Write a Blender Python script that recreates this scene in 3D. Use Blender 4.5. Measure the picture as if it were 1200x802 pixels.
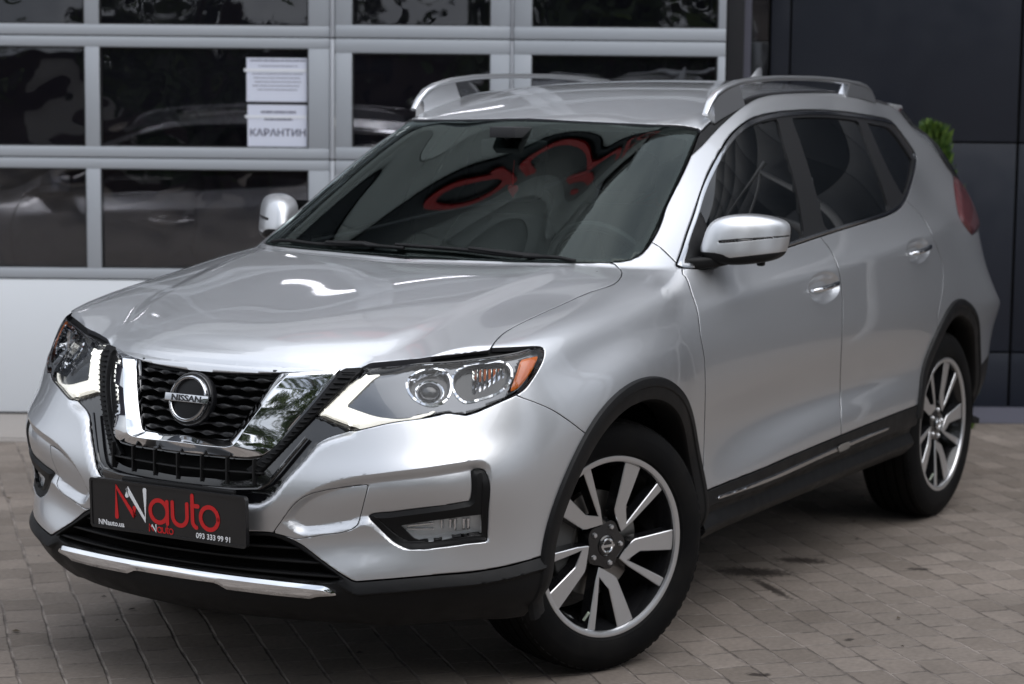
import bpy, bmesh, math, random
import numpy as np
from mathutils import Vector, Matrix

# ------------------------------------------------------------------ scene, camera, light
for o in list(bpy.data.objects): bpy.data.objects.remove(o)
sc = bpy.context.scene
COL = sc.collection
R_ = math.radians
CAM = Vector((5.35186, 3.67145, 1.66952))
FWD = Vector((-0.85252739, -0.5091376, -0.11821994))
RGT = Vector((-0.51372605, 0.85789639, 0.00996628))
DWN = Vector((0.09634626, 0.06922919, -0.99293742))
cam = bpy.data.cameras.new('camera'); cam_o = bpy.data.objects.new('camera', cam); COL.objects.link(cam_o)
M = Matrix.Identity(4)
for i in range(3):
    M[i][0] = RGT[i]; M[i][1] = -DWN[i]; M[i][2] = -FWD[i]; M[i][3] = CAM[i]
cam_o.matrix_world = M
cam.sensor_width = 36; cam.lens = 2539.3*36/1200; cam.clip_end = 400; cam.clip_start = .05
cam.dof.use_dof = True; cam.dof.focus_distance = 5.55; cam.dof.aperture_fstop = 4.4
sc.camera = cam_o

SUN_EL, SUN_AZ = 60.0, 75.0        # elevation, azimuth measured from +X towards +Y
world = bpy.data.worlds.new('World'); sc.world = world; world.use_nodes = True
wn = world.node_tree.nodes; wl = world.node_tree.links
bg = wn['Background']
sky = wn.new('ShaderNodeTexSky'); sky.sky_type = 'NISHITA'; sky.sun_disc = False
sky.sun_elevation = R_(SUN_EL); sky.sun_rotation = R_(90-SUN_AZ); sky.air_density = 1.0; sky.dust_density = 3.0; sky.ozone_density = 1.0
tc = wn.new('ShaderNodeTexCoord'); cn = wn.new('ShaderNodeTexNoise'); cn.inputs['Scale'].default_value = 2.2; cn.inputs['Detail'].default_value = 5
cr = wn.new('ShaderNodeValToRGB'); cr.color_ramp.elements[0].position = .34; cr.color_ramp.elements[0].color = (3.6, 4.0, 4.7, 1)
cr.color_ramp.elements[1].position = .66; cr.color_ramp.elements[1].color = (8.8, 9.1, 9.6, 1)
mx = wn.new('ShaderNodeMixRGB'); mx.inputs[0].default_value = .88
wl.new(tc.outputs['Generated'], cn.inputs['Vector']); wl.new(cn.outputs['Fac'], cr.inputs[0])
sz = wn.new('ShaderNodeSeparateXYZ'); zr = wn.new('ShaderNodeMapRange'); zr.inputs[1].default_value = 0; zr.inputs[2].default_value = 1; zr.inputs[3].default_value = .42; zr.inputs[4].default_value = 1.30   # overcast: zenith about three times the horizon
sv = wn.new('ShaderNodeVectorMath'); sv.operation = 'SCALE'
wl.new(tc.outputs['Generated'], sz.inputs[0]); wl.new(sz.outputs[2], zr.inputs[0])
wl.new(sky.outputs[0], mx.inputs[1]); wl.new(cr.outputs[0], mx.inputs[2]); wl.new(mx.outputs[0], sv.inputs[0]); wl.new(zr.outputs[0], sv.inputs['Scale']); wl.new(sv.outputs[0], bg.inputs[0])
bg.inputs[1].default_value = .15
sd = bpy.data.lights.new('sun', 'SUN'); sd.energy = 1.0; sd.angle = R_(70); sd.color = (1, .97, .93)
so = bpy.data.objects.new('sun', sd); COL.objects.link(so)
so.rotation_euler = (-Vector((math.cos(R_(SUN_AZ))*math.cos(R_(SUN_EL)), math.sin(R_(SUN_AZ))*math.cos(R_(SUN_EL)), math.sin(R_(SUN_EL))))).to_track_quat('-Z', 'Y').to_euler()
sc.view_settings.view_transform = 'Standard'; sc.view_settings.look = 'None'; sc.view_settings.gamma = 1; sc.view_settings.use_curve_mapping = False
sc.view_settings.exposure = 0.56
sc.render.engine = 'CYCLES'
sc.cycles.max_bounces = 10; sc.cycles.transparent_max_bounces = 12; sc.cycles.use_denoising = True
sc.cycles.sample_clamp_indirect = 6

# ------------------------------------------------------------------ helpers
def tag(o, label=None, cat=None, group=None, kind=None):
    if label: o['label'] = label
    if cat: o['category'] = cat
    if group: o['group'] = group
    if kind: o['kind'] = kind
    return o
def empty(name, loc, rz=0):
    o = bpy.data.objects.new(name, None); COL.objects.link(o); o.location = loc; o.rotation_euler = (0, 0, rz); o.empty_display_size = .1
    return o
def rnd(a, b): return random.uniform(a, b)
random.seed(4)

def mat(name, col=(.5, .5, .5), rough=.5, metal=0., coat=0., coat_rough=.03, spec=.5, emit=None, es=0, trans=0, ior=1.45, alpha=1):
    m = bpy.data.materials.new(name); m.use_nodes = True
    b = m.node_tree.nodes['Principled BSDF']
    b.inputs['Base Color'].default_value = (*col, 1); b.inputs['Roughness'].default_value = rough; b.inputs['Metallic'].default_value = metal
    b.inputs['Coat Weight'].default_value = coat; b.inputs['Coat Roughness'].default_value = coat_rough
    b.inputs['Specular IOR Level'].default_value = spec; b.inputs['Transmission Weight'].default_value = trans; b.inputs['IOR'].default_value = ior
    if emit: b.inputs['Emission Color'].default_value = (*emit, 1); b.inputs['Emission Strength'].default_value = es
    return m
def nd(m, t, **kw):
    n = m.node_tree.nodes.new(t)
    for k, v in kw.items():
        if k in n.inputs.keys(): n.inputs[k].default_value = v
        else: setattr(n, k, v)
    return n
def lk(m, a, b): m.node_tree.links.new(a, b)
def bump(m, scale=200, strength=.1, dist=.002, detail=2, coord='Object', rough_var=0, base_rough=.5, stretch=None):
    b = m.node_tree.nodes['Principled BSDF']
    t = nd(m, 'ShaderNodeTexCoord'); n = nd(m, 'ShaderNodeTexNoise', Scale=scale, Detail=detail)
    src = t.outputs[coord]
    if stretch:
        mp = nd(m, 'ShaderNodeMapping'); mp.inputs['Scale'].default_value = stretch; lk(m, src, mp.inputs[0]); src = mp.outputs[0]
    lk(m, src, n.inputs['Vector'])
    bp = nd(m, 'ShaderNodeBump', Strength=strength, Distance=dist); lk(m, n.outputs['Fac'], bp.inputs['Height']); lk(m, bp.outputs[0], b.inputs['Normal'])
    if rough_var:
        n2 = nd(m, 'ShaderNodeTexNoise', Scale=scale*.02+1.5, Detail=4); lk(m, src, n2.inputs['Vector'])
        mr = nd(m, 'ShaderNodeMapRange'); mr.inputs[1].default_value = .3; mr.inputs[2].default_value = .7
        mr.inputs[3].default_value = base_rough-rough_var; mr.inputs[4].default_value = base_rough+rough_var
        lk(m, n2.outputs['Fac'], mr.inputs[0]); lk(m, mr.outputs[0], b.inputs['Roughness'])
    return m

def glass_mat(name, tint, refl_col=(1, 1, 1), rough=.0, ior=1.5, body=(0, 0, 0), wave=0, wave_scale=1.2, bodymix=0.0):
    """thin tinted pane: transparent + mirror reflection by Fresnel (+ some dark body)"""
    m = bpy.data.materials.new(name); m.use_nodes = True; t = m.node_tree; t.nodes.clear()
    out = t.nodes.new('ShaderNodeOutputMaterial'); tr = t.nodes.new('ShaderNodeBsdfTransparent'); tr.inputs[0].default_value = (*tint, 1)
    gl = t.nodes.new('ShaderNodeBsdfGlossy'); gl.inputs[0].default_value = (*refl_col, 1); gl.inputs[1].default_value = rough
    fr = t.nodes.new('ShaderNodeFresnel'); fr.inputs[0].default_value = ior
    mxs = t.nodes.new('ShaderNodeMixShader'); t.links.new(fr.outputs[0], mxs.inputs[0])
    base = tr.outputs[0]
    if bodymix:
        df = t.nodes.new('ShaderNodeBsdfDiffuse'); df.inputs[0].default_value = (*body, 1); m2 = t.nodes.new('ShaderNodeMixShader'); m2.inputs[0].default_value = bodymix
        t.links.new(tr.outputs[0], m2.inputs[1]); t.links.new(df.outputs[0], m2.inputs[2]); base = m2.outputs[0]
    t.links.new(base, mxs.inputs[1]); t.links.new(gl.outputs[0], mxs.inputs[2]); t.links.new(mxs.outputs[0], out.inputs[0])
    if wave:
        c = t.nodes.new('ShaderNodeTexCoord'); n = t.nodes.new('ShaderNodeTexNoise'); n.inputs['Scale'].default_value = wave_scale; n.inputs['Detail'].default_value = 3.0
        bp = t.nodes.new('ShaderNodeBump'); bp.inputs['Strength'].default_value = 1.0; bp.inputs['Distance'].default_value = wave
        t.links.new(c.outputs['Object'], n.inputs['Vector']); t.links.new(n.outputs['Fac'], bp.inputs['Height']); t.links.new(bp.outputs[0], gl.inputs['Normal'])
    return m

class MB:
    """mesh builder"""
    def __init__(s): s.v = []; s.f = []; s.m = []; s.sm = []
    def add(s, vs, fs, mi=0, smooth=False):
        n = len(s.v); used = sorted({i for f in fs for i in f}); ix = {u: n+k for k, u in enumerate(used)}
        s.v += [tuple(map(float, vs[u])) for u in used]
        for f in fs: s.f.append(tuple(ix[i] for i in f)); s.m.append(mi); s.sm.append(smooth)
        return s
    def box(s, x0, x1, y0, y1, z0, z1, mi=0):
        v = [(x, y, z) for x in (x0, x1) for y in (y0, y1) for z in (z0, z1)]
        return s.add(v, [(0, 1, 3, 2), (4, 6, 7, 5), (0, 4, 5, 1), (2, 3, 7, 6), (0, 2, 6, 4), (1, 5, 7, 3)], mi)
    def sweep(s, path, sect, up=(0, 0, 1), mi=0, smooth=True, cap=True, scales=None, closed=False):
        """sect: list of (a,b) in (side,up) axes"""
        P = [Vector(p) for p in path]; n = len(P); k = len(sect); vs = []
        for i in range(n):
            if closed: t = P[(i+1) % n]-P[i-1]
            else: t = P[min(i+1, n-1)]-P[max(i-1, 0)]
            t.normalize(); u = Vector(up); sd_ = t.cross(u)
            if sd_.length < 1e-5: sd_ = t.cross(Vector((1, 0, 0)))
            sd_.normalize(); u = sd_.cross(t).normalized()
            sc_ = scales[i] if scales else 1
            if not isinstance(sc_, tuple): sc_ = (sc_, sc_)
            for a, b in sect: vs.append(P[i]+sd_*(a*sc_[0])+u*(b*sc_[1]))
        fs = []
        for i in range(n if closed else n-1):
            for j in range(k):
                a = i*k+j; b = i*k+(j+1) % k; i2 = (i+1) % n
                fs.append((a, b, i2*k+(j+1) % k, i2*k+j))
        s.add(vs, fs, mi, smooth)
        if cap and not closed:
            s.add(vs[:k], [tuple(range(k))[::-1]], mi); s.add(vs[-k:], [tuple(range(k))], mi)
        return s
    def tube(s, path, r, k=10, mi=0, **kw):
        return s.sweep(path, [(r*math.cos(2*math.pi*i/k), r*math.sin(2*math.pi*i/k)) for i in range(k)], mi=mi, **kw)
    def lathe(s, prof, seg=64, mi=0, smooth=True, a0=0, a1=2*math.pi, c=(0, 0, 0)):
        """prof: (r,y) about the Y axis"""
        full = abs(a1-a0-2*math.pi) < 1e-6; n = seg if full else seg+1; k = len(prof); vs = []
        for i in range(n):
            a = a0+(a1-a0)*i/seg
            for r, y in prof: vs.append((c[0]+r*math.sin(a), c[1]+y, c[2]+r*math.cos(a)))
        fs = []
        for i in range(seg):
            i2 = (i+1) % n
            for j in range(k-1): fs.append((i*k+j, i*k+j+1, i2*k+j+1, i2*k+j))
        return s.add(vs, fs, mi, smooth)
    def mir(s):
        """mirror in y, reversing faces"""
        r = MB(); r.v = [(x, -y, z) for x, y, z in s.v]; r.f = [f[::-1] for f in s.f]; r.m = list(s.m); r.sm = list(s.sm); return r
    def join(s, o):
        n = len(s.v); s.v += o.v; s.f += [tuple(n+i for i in f) for f in o.f]; s.m += o.m; s.sm += o.sm; return s
    def build(s, name, mats, parent=None, bevel=0, seg=2, angle=32, recalc=True, xf=None):
        me = bpy.data.meshes.new(name); me.from_pydata(s.v, [], s.f)
        for p, mi, sm in zip(me.polygons, s.m, s.sm): p.material_index = mi; p.use_smooth = True
        for m in (mats if isinstance(mats, (list, tuple)) else [mats]): me.materials.append(m)
        if recalc or bevel:
            bm = bmesh.new(); bm.from_mesh(me); bmesh.ops.remove_doubles(bm, verts=bm.verts, dist=1e-5)
            if recalc: bmesh.ops.recalc_face_normals(bm, faces=bm.faces)
            if bevel:
                es = [e for e in bm.edges if len(e.link_faces) == 2 and e.calc_face_angle(0) > R_(35)]
                bmesh.ops.bevel(bm, geom=es, offset=bevel, segments=seg, affect='EDGES', profile=.5, clamp_overlap=True)
            bm.to_mesh(me); bm.free()
        for p in me.polygons: p.use_smooth = True
        me.set_sharp_from_angle(angle=R_(angle))
        o = bpy.data.objects.new(name, me); COL.objects.link(o)
        if parent: o.parent = parent
        if xf is not None: o.matrix_local = xf
        return o
def rrect(w, h, r, k=4):
    out = []
    for cx, cy, a in ((w/2-r, h/2-r, 0), (-w/2+r, h/2-r, 90), (-w/2+r, -h/2+r, 180), (w/2-r, -h/2+r, 270)):
        for i in range(k+1):
            t = R_(a+90*i/k); out.append((cx+r*math.cos(t), cy+r*math.sin(t)))
    return out
def text_mesh(txt, size, name, m, parent=None, extrude=.0004, align='LEFT', bold=0.0, sx=1.0, shear=0):
    cu = bpy.data.curves.new(name, 'FONT'); cu.body = txt; cu.size = size; cu.extrude = extrude; cu.align_x = align; cu.offset = bold; cu.shear = shear; cu.resolution_u = 3
    o = bpy.data.objects.new(name, cu); COL.objects.link(o); dg = bpy.context.evaluated_depsgraph_get(); dg.update()
    me = bpy.data.meshes.new_from_object(o.evaluated_get(dg)); bpy.data.objects.remove(o); bpy.data.curves.remove(cu)
    me.name = name; me.materials.clear(); me.materials.append(m)
    if sx != 1: me.transform(Matrix.Scale(sx, 4, (1, 0, 0)))
    ob = bpy.data.objects.new(name, me); COL.objects.link(ob)
    if parent: ob.parent = parent
    return ob
def stroke(mb, pts, w, z0, z1, mi=0, k=6):
    """flat round-ended stroke in the XY plane, thickness z0..z1"""
    P = [Vector((p[0], p[1])) for p in pts]; n = len(P); L = []; Rr = []
    for i in range(n):
        t = (P[min(i+1, n-1)]-P[max(i-1, 0)]).normalized(); q = Vector((-t.y, t.x)); L.append(P[i]+q*w/2); Rr.append(P[i]-q*w/2)
    t0 = (P[1]-P[0]).normalized(); t1 = (P[-1]-P[-2]).normalized()
    def capp(c, d):
        a0 = math.atan2(d.y, d.x); return [c+Vector((math.cos(a0+math.pi/2-math.pi*i/k), math.sin(a0+math.pi/2-math.pi*i/k)))*w/2 for i in range(1, k)]
    loop = L+capp(P[-1], t1)+Rr[::-1]+capp(P[0], -t0)
    m = len(loop); v = [(p.x, p.y, z1) for p in loop]+[(p.x, p.y, z0) for p in loop]
    c1 = len(L)
    fs = []
    # top: strip of quads + caps
    e1 = capp(P[-1], t1); ne = len(e1)
    for i in range(n-1):
        fs.append((i, i+1, n+ne+(n-1-(i+1)), n+ne+(n-1-i)))
    fs.append(tuple(range(n-1, n+ne+1))); fs.append(tuple(range(n+ne+n-1, m))+(0,))
    fs += [((i+1) % m, i, m+i, m+(i+1) % m) for i in range(m)]
    return mb.add(v, fs, mi)
# ---- car base surface: control points that the limit surface passes through
def base_points():
    """half body (y>=0). returns verts(list), quads, creases"""
    V=[];Q=[];CR={}
    def add(p): V.append(p);return len(V)-1
    NC=20;NR=8
    # wall rows: columns 0..19 ; each entry (x,y,z)
    W=[None]*NR
    fx={ # front columns 0..4 : rows -> (x,y,z)
     0:[(.865,0,.252),(.938,0,.315),(.945,0,.40),(.945,0,.485),(.952,0,.585),(.930,0,.685),(.888,0,.805),(.835,0,.925)],
     1:[(.845,.21,.252),(.925,.21,.315),(.932,.21,.40),(.930,.21,.485),(.938,.21,.585),(.915,.21,.685),(.868,.21,.805),(.815,.205,.923)],
     2:[(.80,.41,.254),(.880,.42,.320),(.890,.42,.405),(.872,.42,.49),(.893,.42,.598),(.862,.42,.700),(.812,.42,.815),(.755,.39,.918)],
     3:[(.71,.58,.258),(.795,.60,.335),(.812,.60,.425),(.795,.60,.515),(.828,.60,.625),(.792,.60,.72),(.735,.59,.83),(.678,.55,.928)],
     4:[(.58,.70,.262),(.670,.745,.345),(.685,.75,.435),(.688,.755,.53),(.712,.765,.65),(.672,.748,.745),(.625,.725,.85),(.572,.675,.962)],
    }
    sx=[.50,.27,.0,-.25,-.45,-.95,-1.5,-2.05,-2.5,-2.95,-3.40]
    sy=[[.79,.85,.87,.85,.82,.82,.82,.82,.82,.77,.70],
        [.855,.89,.90,.89,.875,.88,.885,.885,.87,.825,.755],
        [.865,.90,.915,.90,.878,.889,.896,.890,.876,.835,.770],
        [.868,.905,.918,.90,.870,.857,.868,.877,.880,.845,.785],
        [.872,.908,.918,.905,.886,.888,.895,.898,.885,.850,.800],
        [.856,.893,.905,.895,.882,.888,.894,.892,.868,.818,.738],
        [.825,.853,.862,.858,.856,.868,.877,.875,.843,.768,.690],
        [.755,.785,.790,.785,.775,.812,.830,.825,.775,.680,.610]]
    sz=[[.262,.27,.28,.29,.31,.328,.333,.335,.335,.33,.34],
        [.345,.36,.38,.38,.37,.40,.41,.42,.42,.43,.46],
        [.44,.49,.52,.50,.47,.52,.55,.56,.56,.56,.58],
        [.54,.60,.66,.64,.62,.63,.64,.65,.68,.70,.70],
        [.665,.73,.79,.78,.76,.77,.78,.79,.82,.82,.80],
        [.785,.85,.90,.90,.90,.91,.92,.94,.97,.98,.96],
        [.89,.94,.975,.995,1.01,1.04,1.06,1.09,1.12,1.14,1.14],
        [.985,1.025,1.06,1.095,1.125,1.150,1.17,1.20,1.235,1.27,1.28]]
    dxr=[0,0,0,0,0,0,0,0]
    rx={ # rear columns 16..19
     16:[(-3.50,.56,.32),(-3.58,.62,.44),(-3.615,.64,.55),(-3.635,.662,.66),(-3.645,.672,.755),(-3.535,.605,.90),(-3.54,.57,1.11),(-3.47,.50,1.22)],
     17:[(-3.56,.38,.31),(-3.67,.42,.44),(-3.71,.43,.56),(-3.73,.44,.68),(-3.735,.45,.75),(-3.63,.42,.90),(-3.63,.40,1.08),(-3.55,.35,1.18)],
     18:[(-3.59,.19,.30),(-3.70,.21,.43),(-3.74,.22,.55),(-3.76,.22,.67),(-3.765,.22,.745),(-3.67,.21,.89),(-3.67,.20,1.06),(-3.585,.18,1.165)],
     19:[(-3.60,0,.30),(-3.71,0,.43),(-3.75,0,.55),(-3.77,0,.67),(-3.775,0,.745),(-3.68,0,.89),(-3.68,0,1.06),(-3.595,0,1.16)]}
    Wi=[[0]*NR for _ in range(NC)]
    for i in range(NC):
        for j in range(NR):
            if i<=4: p=fx[i][j]
            elif i<=15: p=(sx[i-5],sy[j][i-5],sz[j][i-5])
            else: p=rx[i][j]
            Wi[i][j]=add(p)
    for i in range(NC-1):
        for j in range(NR-1):
            Q.append((Wi[i][j],Wi[i+1][j],Wi[i+1][j+1],Wi[i][j+1]))
    # hood: k=0 is wall row7 cols0..4 ; i=4 side is wall cols 4..9
    H=[[None]*6 for _ in range(5)]
    for i in range(5): H[i][0]=Wi[i][7]
    for k in range(6): H[4][k]=Wi[4+k][7]
    hx=[[None,.66,.45,.22,.02,-.135],[None,.645,.44,.215,.015,-.145],[None,.59,.40,.19,.0,-.165],[None,.545,.36,.155,-.03,-.205]]
    hy=[0,.185,.37,.545]
    hy2=[0,.175,.35,.525]
    hz=[[None,.998,1.044,1.084,1.112,1.130],[None,.998,1.046,1.087,1.116,1.134],[None,.990,1.043,1.086,1.118,1.137],[None,.987,1.036,1.078,1.112,1.138]]
    for i in range(4):
        for k in range(1,6):
            t=k/5.
            yy=hy[i]*1.03+(0.02*t if i else 0)
            if k==5: H[i][k]=add((-.135-.24*yy*yy,yy,1.130+.03*yy*yy))
            else: H[i][k]=add((hx[i][k],yy,hz[i][k]))
    for i in range(4):
        for k in range(5):
            Q.append((H[i][k],H[i+1][k],H[i+1][k+1],H[i][k+1]))
    # greenhouse ring: base = cowl H[0..4][5], wall cols 10..19 row 7
    base=[H[i][5] for i in range(5)]+[Wi[i][7] for i in range(10,20)]
    # columns 0..4 front(4 = A pillar), 5..10 side (cols10..15), 11..14 rear
    G=[[b,None,None,None] for b in base]
    wsp=lambda y,x,z,kz: (x-.24*y*y,y,z-kz*y*y)
    gf=[[wsp(y*a,x,z,kz) for a,x,z,kz in ((1,-.375,1.285,.01),(.93,-.632,1.432,.013),(.87,-.890,1.556,.04))] for y in (0,.19,.375,.555)]+[
     [(-.715,.715,1.290),(-.955,.655,1.447),(-1.165,.588,1.567)]]
    gs=[[(-1.15,.745,1.36),(-1.37,.625,1.572),(-1.45,.566,1.632)],
        [(-1.60,.750,1.38),(-1.76,.622,1.588),(-1.80,.562,1.650)],
        [(-2.07,.738,1.40),(-2.10,.610,1.588),(-2.12,.552,1.652)],
        [(-2.47,.685,1.41),(-2.44,.588,1.574),(-2.44,.536,1.640)],
        [(-2.86,.612,1.41),(-2.75,.556,1.540),(-2.72,.512,1.616)],
        [(-3.24,.560,1.42),(-3.07,.520,1.515),(-2.99,.480,1.590)]]
    gr=[[(-3.32,.45,1.37),(-3.17,.42,1.49),(-3.05,.38,1.605)],
        [(-3.39,.31,1.35),(-3.22,.29,1.485),(-3.08,.255,1.620)],
        [(-3.43,.155,1.34),(-3.25,.145,1.48),(-3.10,.13,1.628)],
        [(-3.44,0,1.34),(-3.255,0,1.48),(-3.10,0,1.63)]]
    allg=gf+gs+gr
    for i,g in enumerate(allg):
        for j in range(3): G[i][j+1]=add(g[j])
    for i in range(14):
        for j in range(3):
            Q.append((G[i][j],G[i+1][j],G[i+1][j+1],G[i][j+1]))
    # roof: across 0..4, along k=0..6 (cols 4..10)
    Rf=[[None]*7 for _ in range(5)]
    for i in range(5): Rf[i][0]=G[i][3]
    for k in range(7): Rf[4][k]=G[4+k][3]
    for i in range(4): Rf[i][6]=G[14-i][3]
    xs=[None,-1.25,-1.62,-2.02,-2.40,-2.76]
    zc=[None,1.645,1.682,1.692,1.688,1.668]
    for i in range(4):
        t=[0,.28,.56,.80][i]
        for k in range(1,6):
            ye=V[Rf[4][k]][1];xe=V[Rf[4][k]][0];ze=V[Rf[4][k]][2]
            s=t*t
            Rf[i][k]=add((xs[k]*(1-s)+xe*s, ye*t, zc[k]-(zc[k]-ze)*(s*.80 if i<3 else .60)))
    for i in range(4):
        for k in range(6):
            Q.append((Rf[i][k],Rf[i+1][k],Rf[i+1][k+1],Rf[i][k+1]))
    # creases (sharpness)
    def cr(a,b,s): CR[(min(a,b),max(a,b))]=s
    for i in range(4): cr(H[i][5],H[i+1][5],.9); cr(G[i][3],G[i+1][3],.35)
    for i in range(0,4): cr(Wi[i][7],Wi[i+1][7],.55)      # hood leading edge
    for i in range(15,19): cr(Wi[i][4],Wi[i+1][4],.5)
    for i in range(8,14): cr(Wi[i][6],Wi[i+1][6],.45)      # shoulder line of the doors
    return V,Q,CR,dict(W=Wi,H=H,G=G,R=Rf)

def build_base(level=4):
    import numpy as np, bpy, bmesh
    V,Q,CR,ix=base_points()
    n=len(V)
    P=np.array(V,float)
    # mirror to a full cage
    onc=np.abs(P[:,1])<1e-9
    mp=np.zeros(n,int);M=list(map(tuple,P))
    for i in range(n):
        if onc[i]: mp[i]=i
        else: mp[i]=len(M);M.append((P[i,0],-P[i,1],P[i,2]))
    quads=list(Q)+[tuple(int(mp[a]) for a in q[::-1]) for q in Q]
    me=bpy.data.meshes.new('cage');me.from_pydata(M,[],quads)
    bm=bmesh.new();bm.from_mesh(me);bmesh.ops.recalc_face_normals(bm,faces=bm.faces)
    bm.to_mesh(me);bm.free()
    at=me.attributes.new('crease_edge','FLOAT','EDGE')
    CR2=dict(CR)
    for (a,b),s in CR.items(): 
        a2,b2=int(mp[a]),int(mp[b]);CR2[(min(a2,b2),max(a2,b2))]=s
    for e in me.edges:
        k=(min(e.vertices),max(e.vertices))
        if k in CR2: at.data[e.index].value=CR2[k]
    ob=bpy.data.objects.new('cage',me);bpy.context.scene.collection.objects.link(ob)
    md=ob.modifiers.new('s','SUBSURF');md.levels=1;md.use_limit_surface=True;md.quality=6
    target=np.array(M);C=target.copy()
    def ev():
        me.vertices.foreach_set('co',C.ravel());me.update();ob.update_tag()
        dg=bpy.context.evaluated_depsgraph_get();dg.update()
        return ob.evaluated_get(dg)
    for it in range(12):
        e=ev();m2=e.to_mesh();a=np.zeros(len(m2.vertices)*3);m2.vertices.foreach_get('co',a)
        L=a.reshape(-1,3)[:len(C)];e.to_mesh_clear()
        C=C+.85*(target-L)
    err=np.abs(target-L).max()
    md.levels=level
    e=ev();m2=e.to_mesh()
    a=np.zeros(len(m2.vertices)*3);m2.vertices.foreach_get('co',a);a=a.reshape(-1,3).copy()
    nn=np.zeros(len(m2.vertices)*3);m2.vertices.foreach_get('normal',nn);nn=nn.reshape(-1,3).copy()
    f=[tuple(p.vertices) for p in m2.polygons]
    e.to_mesh_clear()
    bpy.data.objects.remove(ob);bpy.data.meshes.remove(me)
    return a,nn,f,err

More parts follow.
